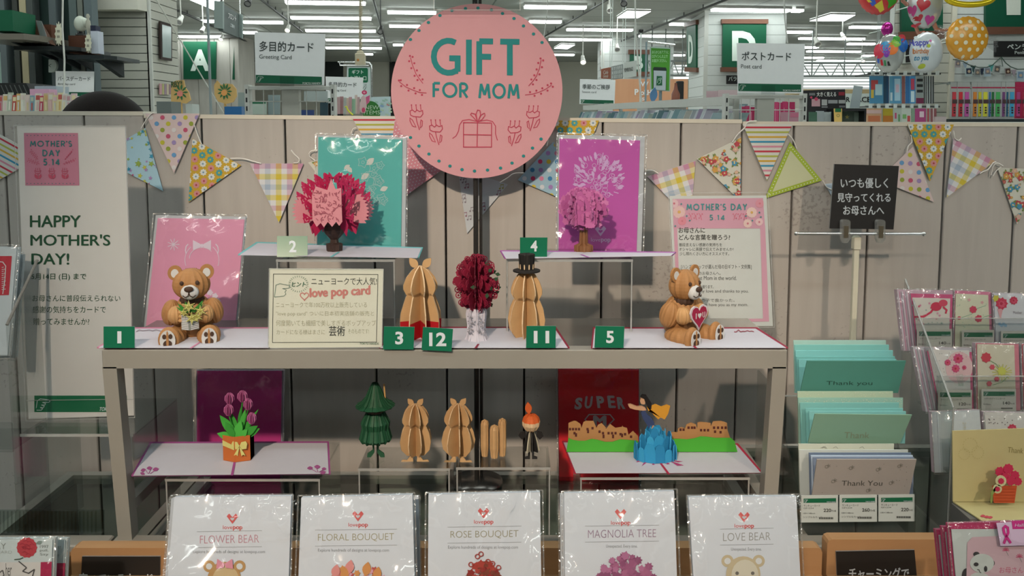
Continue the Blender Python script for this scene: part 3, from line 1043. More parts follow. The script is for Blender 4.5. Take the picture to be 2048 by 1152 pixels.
# ribbed glass guard on the left unit
b = MB()
pl = lean(100, 1060, 1.075)
for k in range(30):
 x = -40 + k * 8
 b.line(pl, [(x, 1022), (x, 1066)], 3.2, clear('glass_rib', (0.62, 0.7, 0.68), 0.15, 0.05), 1)
b.sheet(pl, [(-45, 1022), (206, 1022), (206, 1067), (-45, 1067)], 0.004, GLASS)
b.top('ribbed_glass_guard', 'low ribbed glass guard standing on the steel lip in the lower corner', 'glass panel')
# wooden card trays in front
WOODM = wood('honey_wood', (0.30, 0.165, 0.075), (0.39, 0.23, 0.115), (4, 50, 50), 0.45, 'X')
ZTRAY = at(900, 1322, 0.83).z - 0.001
def tray(px0, px1, pytop, lab, cut=None):
 y = 1.0
 x0, x1 = at(px0, pytop, y).x, at(px1, pytop, y).x
 zt = at((px0 + px1) / 2, pytop, y).z
 o = thing('wooden_card_tray', ((x0 + x1) / 2, 0.9, ZTRAY - 0.02), lab, 'tray')
 b = MB()
 r = 0.006
 pts = [(x0, ZTRAY), (x1, ZTRAY), (x1, zt - r), (x1 - r * 0.3, zt - r * 0.3), (x1 - r, zt), (x0 + r, zt), (x0 + r * 0.3, zt - r * 0.3), (x0, zt - r)]
 b.prism([V((x, y, z)) for x, z in pts], (0, 0.018, 0), WOODM)
 b.part('back_board', o)
 b = MB()
 b.box((x0, 0.70, ZTRAY - 0.015), (x1, y + 0.018, ZTRAY), WOODM)
 b.part('tray_floor', o)
 b = MB()
 b.box((x0, 0.69, ZTRAY - 0.015), (x1, 0.70, ZTRAY + 0.06), WOODM)
 b.part('front_lip', o)
 for xx in (x0, x1 - 0.01):
  b = MB()
  b.box((xx, 0.71, 0), (xx + 0.01, y, ZTRAY - 0.0155), WOODM)
  b.part('side_support', o)
 return o
tray(141, 1645, 1096, 'long honey coloured wooden tray holding the row of packaged pop-up cards')
tray(1655, 2200, 1079, 'honey coloured wooden tray with rounded corners holding the panda cards')
tray(-220, 128, 1115, 'honey coloured wooden tray holding the red carnation cards')
def signboard(px, y, lab, lines, back=0, name='black_sign_board', hand=True, size=None):
 """black board with white handwriting; px = tl, tr, br, bl"""
 pl = lean(px[3][0], px[3][1], y, back)
 b = MB()
 b.sheet(pl, px, 0.0035, BLACK, P('8d877f'))
 o = b.top(name, lab, 'sign')
 b = MB()
 for t, x0, y0, x1, y1 in lines:
  b.text(pl, t, x0, y0, x1, y1, P('c8c6c0'), 0.022)
 b.part('white_lettering', o)
 return o
signboard([(164, 1113), (320, 1113), (320, 1200), (160, 1200)], 0.998, 'black sign with white writing on the wooden tray beside the flower bear pack', [('売っているカード', 158, 1146, 306, 1172)])
signboard([(1672, 1103), (1829, 1100), (1838, 1200), (1676, 1200)], 0.998, 'black sign with white writing on the wooden tray next to the panda cards', [('チャーミングで', 1697, 1135, 1818, 1160)])
# ------------------------------------------------------------------ open base cards on the rack
def open_card(lab, q, pl, edge, spine, t=0.002, group=None, marks=None, inner='cfc4c2'):
 """an opened pop-up card lying flat: coloured cover below, white inside above; q = front-left, front-right, back-right, back-left"""
 b = MB()
 b.prism([pl.pt(x, y, 0) for x, y in q], (0, 0, t), P(edge))
 o = b.top('open_card', lab, 'greeting card', group)
 b = MB()
 c = ((q[0][0] + q[2][0]) / 2, (q[0][1] + q[2][1]) / 2)
 ins = [(c[0] + (x - c[0]) * 0.982, c[1] + (y - c[1]) * 0.955) for x, y in q]
 p2 = Pl(pl.o + V((0, 0, t + 0.0003)), pl.n, 0.0003)
 b.prism([p2.pt(x, y) for x, y in ins], (0, 0, 0.0006), P(inner, k=0.98))
 b.part('white_inside', o)
 p3 = Pl(pl.o + V((0, 0, t + 0.0012)), pl.n, 0.0003)
 b = MB()
 if spine:
  (xa, ya), (xb, yb) = spine
  b.shape(p3, [(xa - 2.6, ya), (xa + 2.6, ya), (xb + 2, yb), (xb - 2, yb)], P(edge))
 if marks:
  marks(b, p3)
 b.part('printed_marks', o)
 return o
def scroll(x, y, wd, cfun, n=9):
 def f(b, pl):
  R = random.Random(int(x))
  pts = [(x + wd * i / n, y + R.uniform(-3, 3)) for i in range(n + 1)]
  b.line(pl, pts, 1.6, P(cfun))
 return f
TOP = flat(ZT + 0.0002)
open_card('white open pop-up card with a pink edge under the bear holding flowers', [(194, 697), (540, 697), (580, 657), (262, 657)], TOP, 'cf7f92', [(381, 697), (404, 682)], marks=scroll(272, 661, 60, '9c8a8c'))
open_card('white open pop-up card with a dark red edge under the red roses', [(758, 697), (1139, 697), (1112, 656), (800, 656)], TOP, '8a2436', [(951, 697), (957, 688)], marks=scroll(1060, 661, 40, 'b9a9ae'))
open_card('white open pop-up card with a red edge under the bear holding a heart', [(1182, 697), (1576, 697), (1514, 657), (1186, 657)], TOP, '9c2c40', [(1393, 697), (1373, 679)], marks=scroll(1468, 662, 40, '9c3c48'))
# acrylic risers on the rack
def riser(px0, px1, pytop, y, dep, zbase, lab, lip=0.0):
 A, B = at(px0, pytop, y), at(px1, pytop, y)
 x0, x1, z = A.x, B.x, A.z
 t = 0.003
 b = MB()
 o = thing('acrylic_riser', ((x0 + x1) / 2, y + dep / 2, zbase), lab, 'acrylic stand')
 b.box((x0, y, z - t), (x1, y + dep, z), ACRYL)
 b.part('shelf_plate', o)
 b = MB()
 b.box((x0, y - 0.0006, z - t - 0.0004), (x1, y, z + 0.0003), ACRYL_EDGE)
 b.part('polished_edge', o)
 for xx in (x0, x1 - t):
  b = MB()
  b.box((xx, y + 0.001, zbase), (xx + t, y + dep, z - t), ACRYL)
  b.box((xx + 0.0005, y, zbase), (xx + t - 0.0005, y + 0.001, z - t), ACRYL_EDGE)
  b.part('side_plate', o)
 return z
Z2 = riser(552, 790, 519, 1.155, 0.10, ZT, 'clear acrylic riser under the open teal edged card')
Z2b = riser(1012, 1266, 519, 1.155, 0.10, ZT, 'clear acrylic riser under the open magenta edged card')
open_card('white open pop-up card with a teal edge under the paper flower bouquet', [(476, 511), (838, 517), (846, 497), (513, 486)], flat(Z2 + 0.0003), '6fb3ab', [(662, 514), (678, 504)], inner='c4b6b4')
open_card('white open pop-up card with a magenta edge under the pink paper tree', [(1009, 518), (1345, 512), (1352, 506), (1000, 503)], flat(Z2b + 0.0003), 'b0589c', [(1178, 515), (1162, 509)])
# ------------------------------------------------------------------ number cards and notes
def number_card(s, px, y, back=4, yaw=0, gloss=0.22, lab=None):
 pl = lean(px[3][0], px[3][1], y, back, yaw)
 x0, y0, x1, y1 = px[0][0], px[0][1], px[2][0], px[2][1]
 b = MB()
 b.sheet(pl, px, 0.0012, surf('number_green_%d' % int(gloss * 100), tuple(a * c * 1.0 for a, c in zip(hexc('1a6b49'), KD)), gloss, 0, 0.04, 60, 0, 0.5), P('8fa595'))
 o = b.top('number_card', lab, 'number card', 'green number cards')
 b = MB()
 cx, cy, h = (x0 + x1) / 2 + 1, (y0 + y1) / 2, (y1 - y0) * 0.56
 if s == '4':
  cx, cy = 1068, 492
 wd = h * (0.62 if len(s) == 1 else 1.25) * (0.55 if s == '1' else 1)
 b.text(pl, s, cx - wd / 2, cy - h / 2, cx + wd / 2, cy + h / 2, P('d8d6d0'), 0.03)
 b.part('white_numeral', o)
 b = MB()
 b.prism([pl.pt(x0 + 8, y1 - 1, -0.0013), pl.pt(x1 - 8, y1 - 1, -0.0013), pl.pt(x1 - 8, y1 - 1, -0.0013) + V((0, 0.012, 0)), pl.pt(x0 + 8, y1 - 1, -0.0013) + V((0, 0.012, 0))], (0, 0, 0.0008), ACRYL)
 b.part('clear_foot', o)
 return o
number_card('1', [(207, 653), (269, 653), (269, 696), (207, 696)], 1.068, lab='green card numbered 1 at the corner of the rack')
number_card('3', [(768, 653), (829, 654), (827, 699), (766, 699)], 1.066, lab='green card numbered 3 beside the handwritten cream note')
number_card('12', [(846, 654), (906, 658), (903, 703), (843, 700)], 1.064, lab='green card numbered 12 in front of the red roses card')
number_card('11', [(1053, 652), (1112, 652), (1111, 696), (1052, 696)], 1.068, lab='green card numbered 11 before the ornament with the black top')
number_card('5', [(1191, 652), (1249, 653), (1247, 696), (1189, 695)], 1.068, lab='green card numbered 5 beside the bear with a heart')
number_card('4', [(1040, 475), (1095, 475), (1094, 514), (1040, 514)], 1.16, lab='green card numbered 4 on the magenta edged card')
o2 = number_card('2', [(554, 472), (615, 472), (615, 514), (554, 514)], 1.165, 24.5, 7, 0.25, 'green card numbered 2, shining gold in the lamp light')
# handwritten note
q = [(539, 537), (767, 538), (764, 694), (537, 696)]
pl = lean(537, 696, 1.075, 4)
b = MB()
b.sheet(pl, q, 0.0015, P('dcd4bd'), P('b9b39b'))
o = b.top('handwritten_note', 'cream handwritten note in a clear rigid holder at the front of the rack', 'sign')
b = MB()
INK, GR2 = P('3f403a'), P('5f7a62')
b.line(pl, [(547, 548), (756, 549), (753, 684), (545, 685)], 1.1, INK, 1, True)
b.text(pl, 'ニューヨークで大人気!', 623, 555, 754, 570, INK, 0.0)
b.text(pl, 'ヒント', 583, 564, 611, 573, GR2, 0.05, shear=0.2)
for k in range(26):
 a = 2 * pi * k / 26
 b.line(pl, [(597 + 16 * cos(a), 568 + 13.5 * sin(a)), (597 + 20 * cos(a), 568 + 17 * sin(a))], 0.9, GR2)
b.line(pl, [(549, 594), (552, 570), (560, 567), (580, 571), (578, 576), (565, 577), (573, 580), (570, 584), (572, 588), (568, 592), (549, 594)], 1.2, P('7f8d7c'))
b.part('printed_frame', o)
b = MB()
RED2 = P('cc7f74')
b.text(pl, 'love pop card', 619, 577, 741, 600, RED2, 0.05, dy=-6)
b.line(pl, heart2(609, 592, 17, 17), 2, RED2, 1, True)
b.part('red_handwriting', o)
b = MB()
FADE = P('a9a183')
b.text(pl, 'ニューヨークで年100万枚以上販売している', 552, 604, 734, 615, FADE, -0.008)
b.text(pl, '"love pop card" ついに日本初実店舗の販売と', 552, 622, 748, 633, FADE, -0.008)
b.text(pl, '何度開いても繊細で美しすぎるポップアップ', 552, 640, 752, 652, FADE, -0.008)
b.text(pl, 'カードになる様はまさに', 553, 659, 650, 669, FADE, -0.008)
b.text(pl, '芸術', 658, 652, 690, 672, P('4c4c45'), 0.012)
b.text(pl, 'そのものです!', 696, 658, 738, 667, FADE, -0.008)
b.text(pl, 'TOKYU HANDS', 719, 685, 757, 689, GR2, 0.02, shear=0.15)
b.part('black_handwriting', o)
b = MB()
b.sheet(pl, q, 0.0006, clear('rigid_holder', (0.99, 0.99, 0.98), 0.12, 0.0, 1.3), off=0.0012)
for i in range(4):
 b.line(pl, [q[i], q[(i + 1) % 4]], 1.6, ACRYL_EDGE, 5)
b.part('clear_holder', o)
# mothers day message sheet
q = [(1339, 392), (1533, 391), (1546, 652), (1352, 653)]
pl = lean(1352, 653, 1.262, 7)
b = MB()
b.sheet(pl, q, 0.0015, P('cbc7bd', 0.4))
o = b.top('message_sheet', 'white sheet with a pink Mothers Day heading leaning behind the bear with a heart', 'sign')
b = MB()
PK, PK2, TEAL = P('cf97a3'), P('d7b0b4'), P('3f8480')
b.shape(pl, [(1345, 398), (1526, 396), (1530, 457), (1347, 457)], PK, 1)
b.shape(pl, [(1347, 450), (1354, 450), (1361, 640), (1355, 645)], PK, 1)
b.shape(pl, [(1520, 450), (1530, 450), (1538, 643), (1526, 640)], PK, 1)
b.shape(pl, [(1355, 639), (1537, 637), (1538, 643), (1355, 645)], PK, 1)
box = [(1345, 398), (1526, 396), (1530, 457), (1347, 457)]
for x, y, r, c in ((1358, 424, 13, 'dcb3aa'), (1364, 442, 9, 'd8868f'), (1348, 407, 9, 'd9b0ae'), (1503, 425, 11, 'dcb8aa'), (1519, 407, 9, 'd28b93'), (1495, 447, 9, 'dcb8aa'), (1518, 444, 8, 'dcb3ae')):
 b.shapes(pl, [flower2(x, y, r, 12, 0.1, 3)], P(c), 2, box)
 b.shapes(pl, [circ(x, y, r * 0.25, 8)], P('d2a25c' if r > 10 else 'c9747c'), 3, box)
for x, y in ((1362, 408), (1373, 432), (1379, 441), (1491, 432), (1504, 441), (1518, 425), (1521, 434), (1350, 452)):
 b.shape(pl, flower2(x, y, 2.4, 4, 0.5, 3), TEAL, 4)
for s in (-1, 1):
 for k in range(3):
  x = 1435 + s * (34 + 10 * k)
  b.line(pl, [(x - 2 * s, 440), (x + s, 430), (x + 4 * s, 426)], 1.2, P('d06f7e'), 3)
  for j in range(3):
   b.shape(pl, circ(x + s * (j - 1) * 3, 428 + j * 4, 1.5, 6), P('d06f7e'), 3)
b.deco(pl, "MOTHER'S DAY", 1373, 408, 1493, 420, TEAL, 0.19, 0.3, off=3)
b.deco(pl, '5.14', 1419, 430, 1449, 440, TEAL, 0.19, 0.3, off=3)
b.part('pink_heading', o)
b = MB()
DK = P('55534d')
for t, x0, y0, x1, y1, bo in (('お母さんに', 1357, 455, 1410, 466, .02), ('どんな言葉を贈ろう?', 1358, 469, 1460, 480, .02), ('普段言えない感謝の気持ちを', 1358, 486, 1444, 493, 0.01), ('オシャレに英語で伝えてみませんか?', 1358, 495, 1467, 502, 0.01),
 ('少し照れくさい方にオススメです。', 1359, 504, 1458, 511, 0.01), ('[ハンズスタッフが選んだ母の日ギフト・文例集]', 1362, 529, 1503, 539, 0.01), ('世界で最高のお母さんへ。', 1363, 543, 1441, 550, 0.01), ('To the best Mom in the world.', 1363, 552, 1473, 560, 0.01),
 ('たくさんの感謝を贈ります。', 1364, 570, 1427, 577, 0.01), ('I send all my love and thanks to you.', 1364, 579, 1497, 587, 0.01), ('お母さんの子で良かった。', 1366, 597, 1469, 604, 0.01), ("I'm so glad to have you as my mom.", 1366, 606, 1496, 614, 0.01)):
 b.text(pl, t, x0, y0, x1, y1, DK, bo)
b.part('printed_text', o)
b = MB()
qq = [(1336, 386), (1535, 385), (1548, 654), (1350, 655)]
b.sheet(pl, qq, 0.0006, clear('rigid_holder', (0.99, 0.99, 0.98), 0.12, 0.0, 1.3), off=0.0016)
for i in range(4):
 b.line(pl, [qq[i], qq[(i + 1) % 4]], 1.5, ACRYL_EDGE, 6)
b.part('clear_holder', o)
# ------------------------------------------------------------------ packaged cards standing behind
def lovepop_logo(b, pl, cx, cy, s, m, off=1.0, bg=None, text=True):
 h = [(-12, -11), (-6, -15), (0, -8), (6, -15), (12, -11), (9, -4), (0, 8), (-9, -4)]
 h = [(-12, -9), (-7, -15), (0, -7), (7, -15), (12, -9), (0, 7)]
 b.shape(pl, [(cx + x * s, cy + y * s) for x, y in h[:1] + h[1:3] + [(0, 7)]], m, off)
 b.shape(pl, [(cx + x * s, cy + y * s) for x, y in [(0, -7), (7, -15), (12, -9), (0, 7)]], m, off)
 b.shape(pl, heart2(cx, cy - 3.5 * s, 9 * s, 8 * s), bg or P('cfcac6'), off + 1)
 if text:
  b.text(pl, 'love', cx - 20 * s, cy + 10 * s, cx, cy + 18 * s, m, 0.0, off=off)
  b.text(pl, 'pop', cx + 1 * s, cy + 12 * s, cx + 21 * s, cy + 21 * s, m, 0.03, off=off)
def pack(lab, q, y, back, face, margin, env='b9b7b2', t=0.006, yaw=0, group=None, seed=1, art=None, artname='printed_motif', sl=3, seam=2.4, wr=0.0012):
 """card with its envelope in a clear bag; q = tl, tr, br, bl of the bag; margin = (left, top, right, bottom) of white envelope showing"""
 pl = lean(q[3][0], q[3][1], y, back, yaw)
 qi = inset(q, sl)
 b = MB()
 b.sheet(pl, qi, t, P(env), off=-0.001)
 o = b.top('packaged_card', lab, 'greeting card', group)
 l, tp, r, bt = margin
 qf = [(qi[0][0] + l, qi[0][1] + tp), (qi[1][0] - r, qi[1][1] + tp), (qi[2][0] - r, qi[2][1] - bt), (qi[3][0] + l, qi[3][1] - bt)]
 b = MB()
 b.sheet(pl, qf, 0.001, P(face), off=0.0008)
 f = b.part('card_front', o)
 p2 = Pl(pl.o + pl.n * 0.0009, pl.n, 0.0003)
 if art:
  b = MB()
  art(b, p2)
  if b.v:
   b.part(artname, f)
 sleeve(o, pl, q, 0.0045 + wr * 0.9, wr, seed=seed, seam=seam)
 return o, p2
def art_bear(b, pl):
 Wm = P('d9c4c8')
 for s in (-1, 1):
  b.shape(pl, [(404 + 3 * s, 488), (404 + 18 * s, 480), (404 + 18 * s, 500), (404 + 3 * s, 494)], Wm)
  b.line(pl, [(404 + (26 + 7 * sin(a)) * s, 500 - 12 * cos(a)) for a in (0.2, 0.9, 1.6, 2.2)], 2, Wm)
  b.line(pl, arc(404, 520, 34 * s, 34, -50, 20), 1.2, Wm)
 b.shape(pl, circ(404, 491, 3.5), Wm)
 b.line(pl, arc(404, 517, 25, 22, 180, 320), 1.2, Wm)
 for k in range(9):
  a = k * 0.7
  b.line(pl, [(347, 489), (347 + 12 * cos(a), 489 + 12 * sin(a))], 1.4, Wm)
 for x, y in ((420, 585), (430, 592), (424, 600), (435, 602)):
  b.shape(pl, flower2(x, y, 7, 5, 0.3), Wm)
pack('pink packaged card with a white bow and bear motif behind the flower bear', [(308, 427), (494, 430), (476, 657), (284, 657)], 1.235, 9, 'd98fa2', (5, 6, 2, 0), seed=11, art=art_bear)
def lace_tree(cx, cy, rx, ry, seed, c, n=46, trunk=True):
 def f(b, pl):
  R = random.Random(seed)
  m = P(c)
  for k in range(n):
   a, r = R.uniform(0, 6.28), sqrt(R.uniform(0.02, 1))
   x, y = cx + rx * r * cos(a), cy + ry * r * sin(a)
   d = atan2(y - cy - 20, x - cx)
   k3 = R.random()
   if k3 < .45:
    b.line(pl, circ(x, y, R.uniform(3, 6), 10), 0.9, m, 1, True)
   elif k3 < .7:
    b.line(pl, [(x, y), (x + 10 * cos(d), y + 10 * sin(d))], 1.7, m)
   else:
    b.shape(pl, leaf2(x, y, x + 12 * cos(d), y + 12 * sin(d), 0.25), m)
  if trunk:
   for k in range(7):
    a = -2.4 + 0.28 * k
    b.line(pl, [(cx + 8, cy + ry * 0.9), (cx + 8 + 30 * cos(a), cy + ry * 0.9 + 30 * sin(a))], 1.6, m)
 return f
def art_teal(b, pl):
 m = P('9fbdb2')
 R = random.Random(3)
 for k in range(20):
  x, y = 738 + R.uniform(-30, 30), 362 + R.uniform(-40, 48)
  b.line(pl, flower2(x, y, R.uniform(8, 12), 5, 0.35), 1.0, m, 1, True)
  b.line(pl, circ(x, y, 3, 8), 0.8, m, 1, True)
 for x0, y0, x1, y1 in ((694, 333, 704, 345), (675, 349, 690, 350), (733, 330, 748, 316), (722, 358, 738, 347), (760, 381, 776, 374), (730, 415, 740, 405), (700, 330, 688, 338)):
  b.shape(pl, leaf2(x0, y0, x1, y1, 0.3), P('c9c4b4'))
 b.line(pl, [(715, 420), (722, 380), (730, 350)], 1.0, m)
pack('teal packaged card with a white bouquet motif behind the paper flower bouquet', [(632, 267), (816, 272), (813, 503), (630, 503)], 1.275, 6, '55aa9c', (2, 4, 8, 1), seed=5, art=art_teal, wr=0.001)
def art_magenta(b, pl):
 lace_tree(1196, 354, 46, 42, 4, 'cfa3c4', 150, False)(b, pl)
 lovepop_logo(b, pl, 1201, 466, 0.95, P('d0a8c8'), 1, P('b5509c'))
pack('magenta packaged card with a white tree motif behind the pink paper tree', [(1114, 266), (1293, 270), (1286, 507), (1112, 506)], 1.275, 6, 'bd5299', (2, 8, 10, 1), seed=23, art=art_magenta, wr=0.0018)
pack('dark magenta packaged card leaning behind the potted tulips', [(389, 738), (570, 738), (566, 968), (388, 970)], 1.385, 2, 'cc387e', (3, 1, 3, 1), env='9c8a90', seed=31)
def art_super(b, pl):
 m = P('c9b4b0')
 for i, (c, x, y) in enumerate(zip('SUPER', (1151, 1171, 1192, 1214, 1233), (795, 793, 792, 792, 794))):
  b.text(pl, c, x, y, x + 15, y + 24 - i % 2, m, 0.05, dx=-3 if i < 2 else 3)
 b.line(pl, [(1178, 829), (1220, 829), (1228, 839), (1199, 868), (1170, 839)], 2.2, m, 1, True)
 b.text(pl, 'M', 1186, 832, 1213, 852, m, 0.06)
pack('red packaged card lettered SUPER leaning behind the paper city scene', [(1113, 735), (1281, 737), (1281, 966), (1115, 966)], 1.385, 2, 'e8262f', (1, 1, 1, 1), env='a8283a', seed=37, art=art_super, artname='white_lettering')
# big packs in the front tray
def bear_art(cx, cy, s, pale):
 def f(b, pl):
  br, ib, dk = (P('b98c56'), P('c9ab7c'), P('5f4630')) if not pale else (P('c2ad88'), P('cfc2a8'), P('6f675c'))
  for k in (-1, 1):
   b.shape(pl, circ(cx + k * 38 * s, cy - 32 * s, 15 * s, 16), br, 1)
   b.shape(pl, circ(cx + k * 38 * s, cy - 32 * s, 8 * s, 12), P('d4cfc6'), 2)
  b.shape(pl, circ(cx, cy, 42 * s, 24, 44 * s), br, 3)
  b.shape(pl, circ(cx + 4 * s, cy + 2 * s, 33 * s, 20, 38 * s), ib, 4)
  for k in (-1, 1):
   b.shape(pl, circ(cx + 3 + k * 19 * s, cy - 3 * s, 4.5 * s, 10), dk, 5)
  b.shape(pl, circ(cx + 3, cy + 24 * s, 19 * s, 16, 15 * s), P('d4cfc6'), 5)
  b.shape(pl, circ(cx + 3, cy + 15 * s, 9 * s, 12, 6 * s), dk, 6)
  b.shape(pl, circ(cx, cy + 80 * s, 46 * s, 20, 46 * s), br, 2)
 return f
def front_art(title, x0, x1, ty, cx, ly, sub, extra, tcol):
 def f(b, pl):
  lovepop_logo(b, pl, cx, ly, 0.95, P('cf5a55'), 1, P('bcb9b5'))
  G = P('a2a09c')
  b.line(pl, [(x0 - 6, ty - 8), (x1 + 6, ty - 10)], 0.9, G)
  b.text(pl, title, x0, ty, x1, ty + 16, P(tcol), -0.012, dy=-2)
  b.line(pl, [(x0 - 6, ty + 24), (x1 + 6, ty + 22)], 0.9, G)
  b.text(pl, sub[0], sub[1], ty + 29, sub[2], ty + 37, P('8f8d8a'), 0.0)
  extra(b, pl)
 return f
def ex_flower_bear(b, pl):
 bear_art(449, 1158, 0.80, False)(b, pl)
 for s in (-1, 1):
  b.shape(pl, [(451, 1126), (451 + 15 * s, 1116), (451 + 17 * s, 1136), (451 + 2 * s, 1134)], P('d98a94'), 8)
def bloom(cx, cy, rx, ry, seed, cs, n=60, size=(7, 13)):
 def f(b, pl):
  R = random.Random(seed)
  for k in range(n):
   a = R.uniform(pi, 2 * pi) if k % 3 else R.uniform(0, pi)
   r = sqrt(R.uniform(0.1, 1))
   x, y = cx + rx * r * cos(a), cy + ry * r * sin(a)
   b.shape(pl, flower2(x, y, R.uniform(*size), R.choice([5, 6, 8]), 0.35, 3, R.uniform(0, 2)), P(R.choice(cs)), 1 + 0.05 * k)
 return f
def ex_floral(b, pl):
 bloom(715, 1180, 62, 50, 5, ['c86a5a', 'd9897f', 'cf8a4c', 'd79aa0', 'b9534a'], 70, (6, 10))(b, pl)
 for x, y, h in ((672, 1132, 12), (700, 1124, 14), (734, 1128, 14), (690, 1138, 10), (755, 1136, 10)):
  b.shape(pl, leaf2(x - 3, y + 24, x + 3, y - h * 0.4, 0.3), P('cf8a4c' if x % 4 else 'd9897f'), 6)
def ex_rose(b, pl):
 bloom(968, 1190, 44, 64, 6, ['8d2a26', 'a63a30', '7c3a2a', '9c2a2a'], 90, (6, 11))(b, pl)
 for x, y in ((955, 1112), (962, 1107), (976, 1122), (985, 1126), (942, 1128), (997, 1134)):
  b.line(pl, circ(x, y, 4.5, 10), 2.0, P('a03a30'), 6, True)
def ex_magnolia(b, pl):
 bloom(1254, 1190, 66, 80, 8, ['9c5674', 'a8607c', '8d4a68', 'b06a88'], 130, (6, 12))(b, pl)
def ex_love_bear(b, pl):
 bear_art(1486, 1148, 0.82, True)(b, pl)
PACKS = [
 ('flower bear', [(344, 989), (588, 987), (578, 1320), (318, 1322)], front_art('FLOWER BEAR', 400, 518, 1071, 465, 1041, ('Explore hundreds of designs at lovepop.com', 386, 530), ex_flower_bear, 'c48a90'), 3),
 ('floral bouquet', [(598, 990), (830, 984), (838, 1320), (586, 1322)], front_art('FLORAL BOUQUET', 636, 788, 1068, 716, 1036, ('Explore hundreds of designs at lovepop.com', 636, 778), ex_floral, 'a89c78'), 8),
 ('rose bouquet', [(852, 984), (1085, 979), (1090, 1320), (850, 1322)], front_art('ROSE BOUQUET', 901, 1037, 1062, 967, 1030, ('Explore hundreds of designs at lovepop.com', 896, 1036), ex_rose, '9c9272'), 13),
 ('magnolia tree', [(1123, 981), (1353, 977), (1364, 1320), (1127, 1322)], front_art('MAGNOLIA TREE', 1176, 1312, 1060, 1241, 1032, ('Unexpected. Every time.', 1212, 1275), ex_magnolia, '9c7f8d'), 19),
 ('love bear', [(1372, 989), (1597, 987), (1614, 1320), (1392, 1322)], front_art('LOVE BEAR', 1446, 1541, 1066, 1488, 1038, ('Unexpected. Every time.', 1462, 1523), ex_love_bear, '9f9a90'), 29),
 ]
for nm, q, art, sd in PACKS:
 pack('white packaged pop-up card titled ' + nm.title() + ' in the front tray', q, 0.83, 13, 'd0cecc', (0, 0, 0, 0), env='c8c6c3', seed=sd, art=art, group='packaged pop-up cards in the wooden tray', sl=5, wr=0.007, seam=3.2)
for nm, q, sd in (('floral bouquet', [(606, 994), (840, 990), (846, 1300), (596, 1300)], 41), ('magnolia tree', [(1117, 986), (1346, 983), (1356, 1300), (1120, 1300)], 43), ('flower bear', [(340, 994), (584, 993), (574, 1300), (316, 1300)], 47)):
 pack('white packaged pop-up card showing as a sliver behind the ' + nm + ' pack', q, 0.862, 13, 'c2c0bd', (0, 0, 0, 0), env='c0bebb', seed=sd, group='packaged pop-up cards in the wooden tray', sl=3, seam=3)
